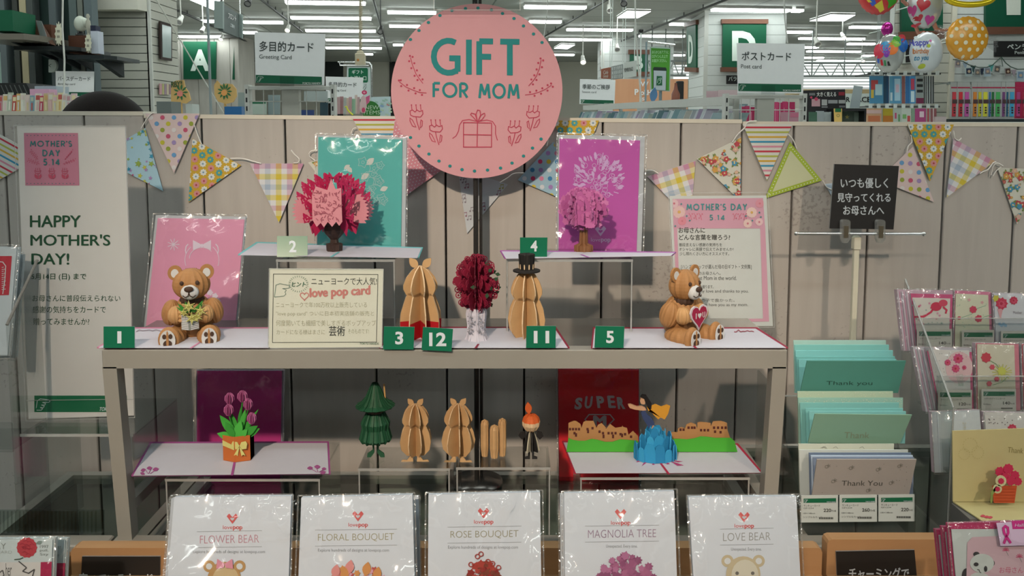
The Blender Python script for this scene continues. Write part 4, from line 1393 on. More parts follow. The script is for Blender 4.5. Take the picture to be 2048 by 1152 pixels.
# ================================================================== POP-UP SCULPTURES
BROWN = surf('brown_card', (0.33, 0.165, 0.06), 0.65, 0, 0.18, 90)
BROWN2 = surf('tan_card', (0.45, 0.26, 0.11), 0.65, 0, 0.12, 90)
DKB = surf('dark_brown_card', (0.05, 0.025, 0.015), 0.7)
CREAMW = P('d2c8bc')
def slices(b, c, rx, ry, rz, m, rot, n=9, t=0.0011, tilt=0.0):
 """a rounded body made of upright card slices fanned round an axis, joined by a slightly smaller core"""
 b.ball(c, rx * 0.94, ry * 0.94, rz * 0.97, m, 24, 12, False, 0.05, rot)
def bear(lab, px, py, y, hpx, yaw, held, group):
 base = at(px, py, y)
 k = hpx * y / F
 o = thing('pop_up_bear', base, lab, 'paper bear', group)
 Rz = Matrix.Rotation(radians(yaw), 3, 'Z')
 def W(x, yy, z):
  return base + Rz @ (V((x, yy, z)) * k)
 def el(b, x, yy, z, rx, ry, rz, m, tx=0, ty=0, seg=30, ridge=0.07):
  rot = Rz @ Matrix.Rotation(radians(ty), 3, 'Y') @ Matrix.Rotation(radians(tx), 3, 'X')
  b.ball(W(x, yy, z), rx * k, ry * k, rz * k, m, seg, 14, False, ridge, rot)
 def disc(b, x, yy, z, rx, rz, m, t=0.02, tilt=0, n=18):
  rot = Rz @ Matrix.Rotation(radians(tilt), 3, 'Z')
  pts = [W(x, yy, z) + rot @ V((rx * cos(2 * pi * i / n) * k, 0, rz * sin(2 * pi * i / n) * k)) for i in range(n)]
  b.prism(pts, rot @ V((0, -t * k, 0)), m)
 b = MB()
 el(b, 0, 0.03, 0.33, 0.25, 0.21, 0.30, BROWN)
 el(b, 0, -0.02, 0.55, 0.15, 0.13, 0.10, DKB)
 b.part('body', o)
 b = MB()
 el(b, 0, -0.04, 0.755, 0.225, 0.185, 0.20, BROWN)
 el(b, 0, -0.04, 0.66, 0.17, 0.16, 0.10, BROWN)
 for i in range(7):
  b.fin(W(-0.06 + 0.02 * i, -0.04, 0.93), [(0.0, 0.0), (0.012 * k, 0.01 * k), (0.0, 0.03 * k)], 0, 0.01 * k, BROWN)
 h = b.part('head', o)
 for s in (-1, 1):
  b = MB()
  disc(b, 0.185 * s, -0.03, 0.905, 0.085, 0.095, BROWN, 0.03)
  disc(b, 0.185 * s, -0.061, 0.9, 0.045, 0.055, CREAMW, 0.006)
  b.part('ear', h)
  b = MB()
  el(b, 0.09 * s + 0.0, -0.205, 0.80, 0.024, 0.02, 0.027, DKB, ridge=0)
  b.part('eye', h)
 b = MB()
 el(b, 0, -0.20, 0.685, 0.105, 0.075, 0.095, CREAMW, ridge=0.02)
 b.part('muzzle', h)
 b = MB()
 el(b, 0, -0.275, 0.735, 0.055, 0.028, 0.036, DKB, ridge=0)
 for s in (-1, 1):
  b.tube([W(0, -0.28, 0.70), W(0.01 * s, -0.279, 0.655), W(0.045 * s, -0.268, 0.635), W(0.075 * s, -0.25, 0.655)], 0.006 * k, DKB, 5)
 b.part('nose', h)
 for s in (-1, 1):
  b = MB()
  el(b, 0.25 * s, -0.01, 0.40, 0.115, 0.13, 0.17, BROWN, 12, -8 * s)
  el(b, 0.17 * s, -0.16, 0.40, 0.10, 0.11, 0.115, BROWN2)
  for j in range(3):
   el(b, 0.105 * s, -0.225, 0.345 + 0.05 * j, 0.04, 0.04, 0.028, BROWN2, ridge=0, seg=10)
  b.part('arm', o)
  b = MB()
  el(b, 0.20 * s, -0.16, 0.125, 0.14, 0.24, 0.125, BROWN)
  el(b, 0.23 * s, -0.36, 0.15, 0.125, 0.06, 0.155, BROWN, ridge=0.03)
  lg = b.part('leg', o)
  b = MB()
  disc(b, 0.235 * s, -0.425, 0.155, 0.088, 0.125, CREAMW, 0.008)
  disc(b, 0.235 * s, -0.434, 0.115, 0.05, 0.045, DKB, 0.006)
  for j in (-1, 1):
   disc(b, 0.235 * s + 0.035 * j, -0.434, 0.205, 0.022, 0.03, DKB, 0.006)
  disc(b, 0.235 * s, -0.434, 0.155, 0.014, 0.12, BROWN, 0.007)
  b.part('sole', lg)
 if held == 'flowers':
  b = MB()
  # white striped wrap
  for s in (-1, 1):
   for j in range(8):
    z = 0.235 + 0.022 * j
    b.prism([W(0.012 * s, -0.30, z), W(0.10 * s, -0.26, z + 0.01), W(0.10 * s, -0.26, z + 0.024), W(0.012 * s, -0.30, z + 0.014)], Rz @ V((0, 0.008 * k, 0)), CREAMW)
   b.prism([W(0.0, -0.292, 0.23), W(0.10 * s, -0.25, 0.23), W(0.10 * s, -0.25, 0.42), W(0.0, -0.292, 0.40)], Rz @ V((0, 0.006 * k, 0)), P('8f8f80'))
  bq = b.part('bouquet', o, 'lily bouquet in a white striped wrap')
  b = MB()
  G = P('3f8a35')
  R = random.Random(2)
  for j in range(16):
   x, z = R.uniform(-0.16, 0.17), R.uniform(0.47, 0.60)
   p0, p1 = W(x * 0.3, -0.27, 0.44), W(x, -0.26 - R.uniform(0, .05), z)
   d = (p1 - p0)
   sd = Rz @ V((0.02 * k, 0, 0))
   b.prism([p0, p0.lerp(p1, .5) + sd, p1, p0.lerp(p1, .5) - sd], Rz @ V((0, 0.005 * k, 0)), G)
  b.part('green_leaves', bq)
  b = MB()
  Y = P('d8cb7a')
  for x, z, r in ((0.0, 0.53, 0.085), (0.13, 0.47, 0.075), (0.03, 0.385, 0.085), (-0.06, 0.46, 0.06), (0.09, 0.40, 0.07)):
   n = 6
   pts = []
   for i in range(2 * n):
    rr = r if i % 2 == 0 else r * 0.36
    pts.append(W(x + rr * sin(pi * i / n), -0.325, z + rr * cos(pi * i / n)))
   b.prism(pts, Rz @ V((0, 0.008 * k, 0)), Y)
   for i in range(n):
    b.tube([W(x, -0.328, z), W(x + r * .8 * sin(2 * pi * i / n), -0.329, z + r * .8 * cos(2 * pi * i / n))], 0.004 * k, P('a89a45'), 4)
  b.part('yellow_lilies', bq)
 else:
  b = MB()
  pts = [W(x / 100.0, -0.285, 0.42 - z / 100.0) for x, z in heart2(0, 2, 34, 36)]
  b.prism(pts, Rz @ V((0, 0.02 * k, 0)), P('d3c2bc'))
  pts = [W(x / 100.0, -0.290, 0.42 - z / 100.0) for x, z in heart2(0, 2, 29, 31)]
  b.prism(pts, Rz @ V((0, 0.004 * k, 0)), P('a3203f'))
  hp = b.part('heart', o, 'dark red heart lettered I love U')
  b = MB()
  for x, z in heart2(0, 0, 4.5, 7, n=1):
   pass
  pts = [W(x / 100.0, -0.294, 0.405 - z / 100.0) for x, z in heart2(0, 0, 7, 8)]
  b.prism(pts, Rz @ V((0, 0.003 * k, 0)), CREAMW)
  b.obox(W(-0.075, -0.294, 0.37), Rz @ V((0.014 * k, 0, 0)), Rz @ V((0, 0.003 * k, 0)), V((0, 0, 0.07 * k)), CREAMW)
  b.tube([W(0.06, -0.292, 0.44), W(0.06, -0.292, 0.385), W(0.08, -0.292, 0.37), W(0.10, -0.292, 0.385), W(0.10, -0.292, 0.44)], 0.006 * k, CREAMW, 5)
  b.part('white_lettering', hp)
 return o
bear('brown paper pop-up bear holding yellow lilies', 388, 685, 1.135, 162, 14, 'flowers', 'paper pop-up bears')
bear('brown paper pop-up bear turned aside holding a red heart', 1362, 684, 1.135, 158, 38, 'heart', 'paper pop-up bears')
# ------------------------------------------------------------------ layered paper trees and bouquets
def cut_layer(b, c, ang, outline_fn, m, t=0.0006):
 """one upright paper cut-out through a vertical axis at c, turned by ang; outline_fn gives lists of (r, z) polygons"""
 d, q = V((cos(ang), sin(ang), 0)), V((-sin(ang), cos(ang), 0)) * (t / 2)
 e = q.normalized() * 5e-6
 for i, pts in enumerate(outline_fn):
  b.prism([c + d * x + V((0, 0, z)) - q + e * i for x, z in pts], q * 2, m)
def blossom_layer(R, rx, rz, n, size, zc, lo=0.1):
 o = []
 for _ in range(n):
  a = R.uniform(0, 2 * pi)
  r = sqrt(R.uniform(lo, 1))
  x, z = rx * r * cos(a), zc + rz * r * sin(a)
  s = R.uniform(*size)
  k = R.random()
  if k < 0.6:
   o.append(flower2(x, z, s, R.choice([5, 6]), 0.38, 3, R.uniform(0, 3)))
  else:
   d = atan2(z - zc, x)
   o.append(leaf2(x, z, x + cos(d) * s * 2.0, z + sin(d) * s * 2.0, 0.24, 4))
 return o
# flower bouquet in a dark urn
base = at(669, 502, 1.215)
u = 1.215 / F
o = thing('paper_flower_bouquet', base, 'pink and crimson paper flower bouquet in a dark brown urn', 'paper flowers')
R = random.Random(12)
PINKS = [P('d98a8c'), P('c21f4a'), P('d6707c'), P('b5244f')]
def ring(x, z, r0, r1, n=15):
 a, c = flower2(x, z, r0, 5, .3, 3, .3), circ(x, z, r1, n, None, .3)
 return [[a[i], a[(i + 1) % n], c[(i + 1) % n], c[i]] for i in range(n)]
def bar(x0, z0, x1, z1, w_):
 d = sqrt((x1 - x0) ** 2 + (z1 - z0) ** 2)
 nx, nz = -(z1 - z0) / d * w_, (x1 - x0) / d * w_
 return [(x0 + nx, z0 + nz), (x1 + nx * .6, z1 + nz * .6), (x1 - nx * .6, z1 - nz * .6), (x0 - nx, z0 - nz)]
for k in range(5):
 b = MB()
 ang = (0.0, 0.35, -0.35, 0.8, -0.8, 1.25, -1.25)[k]
 ly = []
 if k in (1, 2):
  for s in (-1, 1):
   for j in range(9):
    t = -0.5 + 1.25 * j / 8
    ly.append(leaf2(s * 20, 84, s * (20 + 62 * cos(t)), 84 + 50 * sin(t), 0.17))
  m = PINKS[0]
 else:
  m = PINKS[1] if k % 2 else PINKS[3]
  for s in (-1, 1):
   ly.append([(s * 8, 52), (s * 30, 46), (s * 44, 34), (s * 50, 56), (s * 40, 70), (s * 34, 92), (s * 10, 88)])
   for x, z in ((62, 70), (58, 96), (66, 108), (52, 116), (44, 134), (34, 112), (30, 143), (48, 82), (56, 128), (20, 132), (10, 146)):
    ly.append(bar(s * 22, 74, s * x, z, 2.6))
    ly += ring(s * x, z, 9.5, 4.6)
    ly.append(circ(s * x, z, 2.8, 6))
    ly.append(leaf2(s * x, z, s * (x + 8), z + 13, 0.24))
 cut_layer(b, base, ang, [[(x * u, z * u) for x, z in p] for p in ly], m)
 b.part('flower_layer', o)
b = MB()
n0 = V((0, 0.0007, 0))
pts = [(-30, 118), (-22, 135), (0, 128), (8, 150), (16, 130), (27, 132), (28, 66), (22, 58), (16, 66), (8, 56), (0, 66), (-8, 55), (-14, 64), (-22, 56), (-30, 70)]
b.prism([base + V((x * u, -0.040, z * u)) for x, z in pts], n0, PINKS[0])
fp = b.part('front_flower_panel', o, 'pale pink panel of cut flowers')
b = MB()
for k in range(90):
 x, z, aa = R.uniform(-26, 24), R.uniform(68, 128), R.uniform(0, 6.28)
 b.prism([base + V((p_ * u, -0.0405 - k * 5e-6, q_ * u)) for p_, q_ in bar(x, z, x + 6 * cos(aa), z + 6 * sin(aa), 0.9)], n0 * .5, P('a85560'))
b.part('cut_lines', fp)
b = MB()
urn = surf('urn_brown', (0.035, 0.018, 0.014), 0.6, 0, 0.2, 80)
b.lathe(base, [(16 * u, 0.0), (17 * u, 15 * u), (9 * u, 17 * u), (8 * u, 24 * u), (19 * u, 36 * u), (23 * u, 44 * u), (23 * u, 54 * u), (18 * u, 58 * u)], urn, 16, False, 0.12)
b.part('urn', o)
# pink tree
base = at(1167, 503, 1.215)
o = thing('paper_tree', base, 'pink paper pop-up tree with a brown slotted trunk', 'paper tree')
zc = 87 * u
TREEP = [P('b8608a', k=1.2), P('aa5280', k=1.2), P('c26f96', k=1.15)]
for k in range(9):
 b = MB()
 ly = []
 for _ in range(120):
  a, r = R.uniform(0, 2 * pi), sqrt(R.uniform(0, 1))
  z = zc + 40 * u * r * sin(a)
  ly.append(flower2(49 * u * r * cos(a), z, R.uniform(4, 7.5) * u, 6, 0.3, 3, R.uniform(0, 3)))
 cut_layer(b, base, pi * k / 9 + 0.1, ly, TREEP[k % 3])
 b.part('blossom_layer', o)
b = MB()
for k in range(5):
 hw, z0, z1 = 24 - abs(k - 2) * 2, 48, 124 - 3 * k
 pts = []
 for (xa, za, xb, zb2, n) in ((-hw, z0 + 8, hw, z0 + 8, 9), (hw, z0 + 14, hw * .8, z1 - 8, 10), (hw * .7, z1, -hw * .7, z1, 9), (-hw * .8, z1 - 8, -hw, z0 + 14, 10)):
  pts += [(xa + (xb - xa) * i / n + R.uniform(-2.5, 2.5), za + (zb2 - za) * i / n + R.uniform(-4, 4)) for i in range(n)]
 b.prism([base + V((x * u, -0.026 + 0.012 * k, z * u)) for x, z in pts], n0, TREEP[(k + 1) % 3])
 for j in range(26):
  x, z = R.uniform(-hw, hw), R.uniform(z0 + 4, z1)
  b.prism([base + V((p_ * u, -0.0268 + 0.012 * k - j * 1e-5, q_ * u)) for p_, q_ in flower2(x, z, R.uniform(4, 7), 6, .3, 3)], n0, TREEP[k % 3])
b.part('crown_panels', o)
b = MB()
TRK = surf('trunk_card', (0.19, 0.085, 0.035), 0.65, 0, 0.2, 80)
for k in range(8):
 b.fin(base, [(19 * u, 0), (19 * u, 12 * u), (9 * u, 17 * u), (8 * u, 44 * u), (20 * u, 62 * u)], pi * k / 4, 0.0035, TRK)
b.lathe(base, [(17 * u, 0), (18 * u, 13 * u), (8 * u, 15 * u), (7.5 * u, 40 * u)], TRK, 14, False, 0.1)
b.part('trunk', o)
# red roses in a white lace vase
base = at(953, 687, 1.115)
u = 1.115 / F
o = thing('paper_rose_bouquet', base, 'dark red paper rose bouquet with green leaves in a white lace vase', 'paper flowers')
zc = 124 * u
RR = [P('8a1730'), P('77122a'), P('9a2038')]
for k in range(9):
 b = MB()
 ly = []
 for _ in range(40):
  a = R.uniform(0, 2 * pi)
  r = sqrt(R.uniform(0, 1))
  x, z = 39 * u * r * cos(a), zc + 52 * u * r * sin(a)
  ly.append(flower2(x, z, R.uniform(6, 10) * u, 7, 0.16, 3, R.uniform(0, 3)))
 for j in range(10):
  a = 2 * pi * j / 10 + R.uniform(-.2, .2)
  cx_, cz_ = 42 * u * cos(a), zc + 55 * u * sin(a)
  ring = circ(cx_, cz_, 6.5 * u, 12)
  inn = circ(cx_, cz_, 4.6 * u, 12)
  for i in range(12):
   ly.append([ring[i], ring[(i + 1) % 12], inn[(i + 1) % 12], inn[i]])
  ly.append(circ(cx_, cz_, 2.4 * u, 7))
 cut_layer(b, base, pi * k / 9 + 0.15, ly, RR[k % 3])
 b.part('rose_layer', o)
b = MB()
for k in range(24):
 a, zz = R.uniform(0, 2 * pi), R.uniform(-42, 45)
 rr = 41 * sqrt(max(0.05, 1 - (zz / 55) ** 2))
 x, yy, z = rr * cos(a) * u, rr * sin(a) * u, zc + zz * u
 d = V((R.uniform(-1, 1), 0, R.uniform(-0.3, 1))).normalized() * 12 * u
 s = V((-d.z, 0, d.x)) * 0.35
 p = base + V((x, yy - 0.002, z))
 b.prism([p, p + d * 0.5 + s, p + d, p + d * 0.5 - s], n0, P('2f4a2f'))
b.part('green_leaves', o)
b = MB()
for k in range(6):
 a = (k - 2.5) * 16
 x = 9.5 * (k - 2.5) / 2.5
top_ = [(-22, 62), (22, 62)]
LACE = P('d0c2c0')
for k in range(8):
 ang = pi * k / 4 + 0.2
 b.fin(base, [(26 * u, 0), (25 * u, 10 * u), (20 * u, 20 * u), (19 * u, 40 * u), (22 * u, 62 * u), (20 * u, 74 * u)], ang, 0.0012, LACE)
b.lathe(base, [(25 * u, 0), (21 * u, 18 * u), (17 * u, 30 * u), (18 * u, 62 * u), (15 * u, 74 * u)], LACE, 8, False)
b.part('lace_vase', o)
b = MB()
for s in (-1, 1):
 for k in range(40):
  x, z = s * R.uniform(3.5, 17), R.uniform(22, 60)
  b.prism([base + V((px_ * u, -20.2 * u - k * 8e-6, pz * u)) for px_, pz in leaf2(x, z, x + R.uniform(-3, 3), z + R.uniform(2, 5), 0.25, 3)], (0, 0.0004, 0), P('837a78'))
b.part('lace_cut_outs', o)
# ------------------------------------------------------------------ slotted wooden ornaments (plain shapes)
PLY = surf('birch_plywood', (0.50, 0.315, 0.15), 0.6, 0, 0.14, 60)
PLYE = surf('plywood_edge', (0.62, 0.46, 0.29), 0.6, 0, 0.08, 60)
def slotted(o, base, u, prof, name, m, n=8, a0=0.3, t=2.6, m2=None, wide=1.0):
 b = MB()
 for k in range(n):
  a = a0 + 2 * pi * k / n
  b.fin(base, [(r * u * wide, z * u) for r, z in prof], a, t * u, m)
  # pale cut edge following the outline
  d = V((cos(a), sin(a), 0))
  q = V((-sin(a), cos(a), 0)) * (t * u * 0.42)
  for i in range(len(prof) - 1):
   (r0, z0), (r1, z1) = prof[i], prof[i + 1]
   p0, p1 = base + d * ((r0 * wide + 0.25) * u) + V((0, 0, z0 * u)), base + d * ((r1 * wide + 0.25) * u) + V((0, 0, z1 * u))
   b.add([p0 - q, p0 + q, p1 + q, p1 - q], [[0, 1, 2, 3]], m2 or m)
 return b.part(name, o)
def ear_part(o, base, u, x, z, w, h, m, name='leaf_tip', yy=0.0, lean_=0):
 b = MB()
 pts = leaf2(x, z, x + lean_, z + h, w / h / 2 * 1.0, 6)
 b.prism([base + V((a * u, yy * u - 0.001, c * u)) for a, c in pts], (0, 0.0022, 0), m)
 b.part(name, o)
def side_plate(o, base, u, pts, m, name, yy=-3.0):
 b = MB()
 b.prism([base + V((a * u, yy * u, c * u)) for a, c in pts], (0, 0.0024, 0), m)
 b.part(name, o)
BULB = [(2, 0), (20, 8), (31, 24), (34, 44), (31, 66), (26, 82), (20, 90)]
CAPN = [(12, 84), (22, 88), (27, 98), (27, 108), (22, 122), (14, 134), (5, 142), (1, 144)]
def gourd(lab, px, py, y, hpx, yaw, mid=None, top=True, top_hat=False, legs=None, arms=True):
 base = at(px, py, y)
 u = hpx / 170.0 * y / F
 o = thing('slotted_wooden_ornament', base, lab, 'wooden ornament', 'slotted wooden ornaments')
 a0 = 0.35 + yaw
 WD = 1.12 if mid or top_hat else 1.3
 if mid:
  slotted(o, base, u, [(24, 0), (30, 6), (36, 28), (36.5, 50)], 'red_band', mid, 8, a0, 2.6, PLYE, WD)
  slotted(o, base, u, [(36.5, 50), (35, 66), (31, 80), (26, 96), (22, 104)], 'lower_lobe', PLY, 8, a0, 2.6, PLYE, WD)
  slotted(o, base, u, [(14, 98), (25, 101), (30, 112), (30, 120), (25, 134), (15, 148), (4, 156), (0.5, 157)], 'upper_lobe', PLY, 8, a0, 2.6, PLYE, WD)
  zt = 150
 else:
  slotted(o, base, u, [(2, 8), (20, 12), (32, 30), (35, 52), (31, 76), (25, 92), (20, 98)], 'lower_lobe', PLY, 8, a0, 2.6, PLYE, WD)
  slotted(o, base, u, [(13, 92), (24, 95), (29, 106), (29, 116), (24, 132), (16, 146), (5, 153), (0.5, 154)], 'upper_lobe', PLY, 8, a0, 2.6, PLYE, WD)
  zt = 146
  for s in (-1, 1):
   side_plate(o, base, u, [(6 * s, 14), (14 * s, 14), (22 * s, 3), (34 * s, 4), (38 * s, 0), (5 * s, 0)], PLY, 'foot', -22)
 if top:
  for s in (-1, 1):
   ear_part(o, base, u, 4 * s, zt + 1, 12, 20, PLY, 'leaf_tip', 2, 17 * s)
 if top_hat:
  BK = surf('black_felt_card', (0.012, 0.011, 0.011), 0.6)
  b = MB()
  b.lathe(base, [(10 * u, 150 * u), (28 * u, 152 * u), (28 * u, 155 * u), (10 * u, 157 * u)], BK, 24, False)
  for k in range(10):
   b.fin(base, [(15 * u, 153 * u), (17 * u, 188 * u), (3 * u, 189 * u)], 2 * pi * k / 10, 2.4 * u, BK)
  b.lathe(base, [(14 * u, 153 * u), (16 * u, 188 * u), (0.5 * u, 188.4 * u)], BK, 20, False, 0.1)
  b.part('black_top', o)
  b = MB()
  for k in range(10):
   a = 2 * pi * k / 10
   d = V((cos(a), sin(a), 0))
   b.obox(base + d * 15.4 * u + V((-1.2 * u, -0.6 * u, 158 * u)), V((2.4 * u, 0, 0)), V((0, 1.2 * u, 0)), V((0, 0, 10 * u)), PLYE)
  b.part('pale_slots', o)
 return o
gourd('plain wooden slotted ornament with a red lower band on the rack', 842, 690, 1.125, 178, 0.0, P('b8141c'), arms=True)
gourd('plain wooden slotted ornament with a black cylinder top on the rack', 1053, 688, 1.13, 168, 0.2, None, top=False, top_hat=True)
ZF = at(800, 921, 1.15).z
# risers for the small ornaments
def low_riser(px0, px1, pyf, y, dep, lab):
 return riser(px0, px1, pyf, y, dep, ZG, lab)
za = low_riser(716, 900, 937, 1.10, 0.075, 'clear acrylic riser under the green tree ornament')
zb_ = low_riser(912, 1101, 935, 1.11, 0.075, 'clear acrylic riser under the orange capped ornament')
def on(px, z, y):
 """point on a level at depth y under pixel column px"""
 p = at(px, 900, y)
 return (px, CY - F * 0 + 0, p)
def base_px(z, y):
 d = V((0, y, z)) - EYE
 f = V((0, cp_, -sp_))
 up = V((0, sp_, cp_))
 return CY - F * d.dot(up) / d.dot(f)
gourd('plain wooden slotted ornament standing next to the green tree ornament', 832, base_px(za, 1.135), 1.135, 128, 0.1)
gourd('plain wooden slotted ornament standing next to the three pegs', 917, base_px(zb_, 1.14), 1.14, 130, -0.2)
# green tree ornament
base = at(752, base_px(za, 1.14), 1.14)
u = 1.14 / F
o = thing('slotted_tree_ornament', base, 'dark green slotted tree ornament with a pointed top and a thin wooden stick', 'paper ornament', 'slotted wooden ornaments')
DG = surf('dark_green_card', (0.012, 0.075, 0.035), 0.6, 0, 0.15, 60)
slotted(o, base, u, [(30, 34), (34, 40), (28, 62), (30, 74), (20, 94), (9, 100)], 'lower_tier', DG, 14, 0.2, 2.0)
slotted(o, base, u, [(6, 104), (24, 105), (41, 110), (30, 116), (20, 128), (12, 146), (6, 157), (1, 158)], 'upper_tier', DG, 14, 0.2, 2.0)
b = MB()
b.lathe(base, [(39 * u, 107.5 * u), (41 * u, 109.5 * u), (30 * u, 114 * u), (19 * u, 127 * u), (11 * u, 146 * u), (4 * u, 157 * u)], DG, 28, False, 0.06)
b.lathe(base, [(29 * u, 36 * u), (33 * u, 41 * u), (26 * u, 62 * u), (28 * u, 74 * u), (18 * u, 94 * u), (8 * u, 98 * u)], DG, 28, False, 0.08)
b.part('inner_cone', o)
b = MB()
b.lathe(base, [(16 * u, 94 * u), (20 * u, 102 * u), (18 * u, 108 * u)], surf('brown_band', (0.10, 0.06, 0.05), 0.7), 16, False, 0.06)
b.part('brown_band', o)
for s in (-1, 1):
 side_plate(o, base, u, [(3 * s, 40), (7 * s, 40), (6 * s, 16), (17 * s, 8), (18 * s, 0), (10 * s, 0), (3 * s, 10)], DG, 'foot', -3)
b = MB()
b.obox(base + V((19 * u, 0, 124 * u)), V((3 * u, 0, 0)), V((0, 2 * u, 0)), V((-2 * u, 0, 30 * u)), P('c9985a'))
b.part('wooden_stick', o)
# three round-topped pegs
base = at(991, base_px(zb_, 1.15), 1.15)
u = 1.15 / F
o = thing('slotted_peg_ornament', base, 'three pale wooden round topped pegs fixed in a bunch', 'wooden ornament', 'slotted wooden ornaments')
for x, yy, h, r in ((-22, 0, 78, 8.5), (-2, -8, 70, 9.5), (14, 2, 80, 8.5)):
 b = MB()
 c = base + V((x * u, yy * u, 0))
 for k in range(8):
  b.fin(c, [(r * 0.75 * u, 0), (r * u, 20 * u), (r * u, (h - 10) * u), (r * 0.8 * u, (h - 4) * u), (0.3 * u, h * u)], pi * k / 4 + .2, 2.0 * u, PLY)
 b.lathe(c, [(r * 0.6 * u, 0), (r * .85 * u, 20 * u), (r * .85 * u, (h - 11) * u), (r * .6 * u, (h - 5) * u), (0.2 * u, (h - 1) * u)], PLY, 12, False)
 b.part('peg', o)
# orange capped ball ornament
base = at(1062, base_px(zb_, 1.14), 1.14)
u = 1.14 / F
o = thing('slotted_ball_ornament', base, 'pale wooden ball ornament with an orange cap on a black and cream flared stand', 'wooden ornament', 'slotted wooden ornaments')
OR = P('d9622c')
slotted(o, base, u, [(4, 58), (12, 62), (18, 72), (18.5, 80)], 'ball', PLYE, 10, 0.1, 2.2, PLYE)
b = MB()
b.lathe(base, [(4 * u, 58 * u), (12 * u, 63 * u), (17 * u, 72 * u), (17.5 * u, 80 * u)], PLYE, 18, False, 0.05)
b.part('ball_core', o)
slotted(o, base, u, [(18.5, 80), (16, 88), (10, 94), (2, 96)], 'orange_cap', OR, 10, 0.1, 2.2, OR)
b = MB()
b.lathe(base, [(17.5 * u, 80 * u), (15 * u, 88 * u), (9 * u, 93.5 * u), (1 * u, 95 * u)], OR, 18, False, 0.04)
b.prism([base + V((px_ * u, 0, pz * u)) for px_, pz in leaf2(-4, 94, -7, 120, 0.27, 6)], (0, 0.0025, 0), OR)
b.part('orange_tip', o)
BK = surf('black_felt_card', (0.012, 0.011, 0.011), 0.6)
b = MB()
for k in range(9):
 a = 2 * pi * k / 9
 b.fin(base, [(18 * u, 18 * u), (13 * u, 40 * u), (7 * u, 58 * u)], a, 2.2 * u, BK if k % 3 else P('bfae8f'))
b.part('flared_skirt', o)
for s in (-1, 1):
 side_plate(o, base, u, [(2 * s, 20), (6 * s, 20), (6 * s, 6), (13 * s, 4), (13 * s, 0), (2 * s, 0)], BK, 'foot', -2)
 side_plate(o, base, u, [(14 * s, 58), (22 * s, 56), (26 * s, 48), (18 * s, 40), (11 * s, 48)], BK, 'side_plate', 1)
# ------------------------------------------------------------------ tulip card
ztu = at(460, 951, 1.085).z
b = MB()
o = open_card('white open pop-up card with a magenta edge under the potted tulips', [(263, 953), (661, 949), (658, 885), (300, 886)], flat(ztu), 'a84c84', [(464, 951), (473, 905)],
 marks=lambda b, pl: [b.shape(pl, leaf2(x, y, x2, y2, 0.3), P('a8527f')) for x, y, x2, y2 in ((281, 942, 292, 939), (293, 937, 305, 936), (305, 940, 318, 938), (280, 946, 290, 949), (614, 937, 626, 936), (628, 934, 641, 934), (643, 938, 653, 938), (640, 947, 652, 944))] +
 [b.line(pl, [(297, 948), (302, 938)], 1.2, P('a8527f')), b.line(pl, [(300, 948), (313, 939)], 1.2, P('a8527f')), b.line(pl, [(292, 941), (296, 948)], 1.2, P('a8527f')), b.line(pl, [(636, 945), (633, 935)], 1.2, P('a8527f')), b.line(pl, [(634, 945), (620, 937)], 1.2, P('a8527f')), b.line(pl, [(638, 945), (648, 939)], 1.2, P('a8527f'))])
base = at(477, 907, 1.135)
base.z = ztu + 0.0035
u = 1.135 / F
o = thing('paper_tulip_pot', base, 'pink paper tulips in an orange pot with a yellow bow', 'paper flowers')
ORP = P('c8662c')
b = MB()
hexp = [(-28, 14), (-28, -10), (-1, -20), (28, -10), (28, 14), (0, 20)]
n = 6
H = 53 * u
pts = [base + V((x * u, yy * u, 0)) for x, yy in hexp]
for i in range(6):
 p, q = pts[i], pts[(i + 1) % 6]
 b.prism([p, q, q + V((0, 0, H)), p + V((0, 0, H))], V((0, 0.0008, 0)), ORP)
b.part('orange_pot', o)
b = MB()
b.poly([p + V((0, 0, H * 0.86)) for p in pts], surf('pot_inside', (0.03, 0.02, 0.015), 0.8))
b.part('pot_filling', o)
b = MB()
YB = P('d8c772')
e = V((0, -0.0012, 0))
p, q = pts[1], pts[2]
b.prism([p + V((0, 0, 32 * u)) + e, q + V((0, 0, 26 * u)) + e, q + V((0, 0, 35 * u)) + e, p + V((0, 0, 43 * u)) + e], (0, 0.0006, 0), YB)
c = pts[2].lerp(pts[3], 0.35) + V((0, -0.0022, 32 * u))
for s in (-1, 1):
 b.prism([c + V((x * s * u, 0, z * u)) for x, z in ((0, 2), (4, 10), (13, 12), (16, 7), (14, -4), (5, -5))], (0, 0.0008, 0), YB)
 b.prism([c + V((x * s * u, -0.0004, z * u)) for x, z in ((0, 0), (4, -4), (12, -18), (7, -16), (4, -19))], (0, 0.0008, 0), YB)
b.part('yellow_bow', o)
b = MB()
R = random.Random(9)
GG = [P('3f9a34'), P('348a2c'), P('4aa83c')]
for k, (x0, x1, z1, wdt, yy) in enumerate(((0, -36, 92, .16, -6), (2, 44, 72, .18, -10), (-4, -40, 56, .22, -9), (0, -14, 95, .12, 0), (0, 6, 110, .08, 4), (2, 16, 104, .10, -2), (4, 30, 86, .12, 2), (-2, -22, 80, .2, -12), (0, 10, 84, .22, -13), (6, 46, 64, .2, -4), (-6, -30, 70, .2, 6), (4, 24, 66, .25, -14), (0, 40, 100, .06, 8), (-4, -12, 72, .25, -15))):
 pts2 = leaf2(x0, 46, x1, z1, wdt, 6)
 b.prism([base + V((a * u, (yy + 6 * (c - 46) / 60) * u, c * u)) for a, c in pts2], (0, 0.0006, 0), GG[k % 3])
b.part('green_leaves', o)
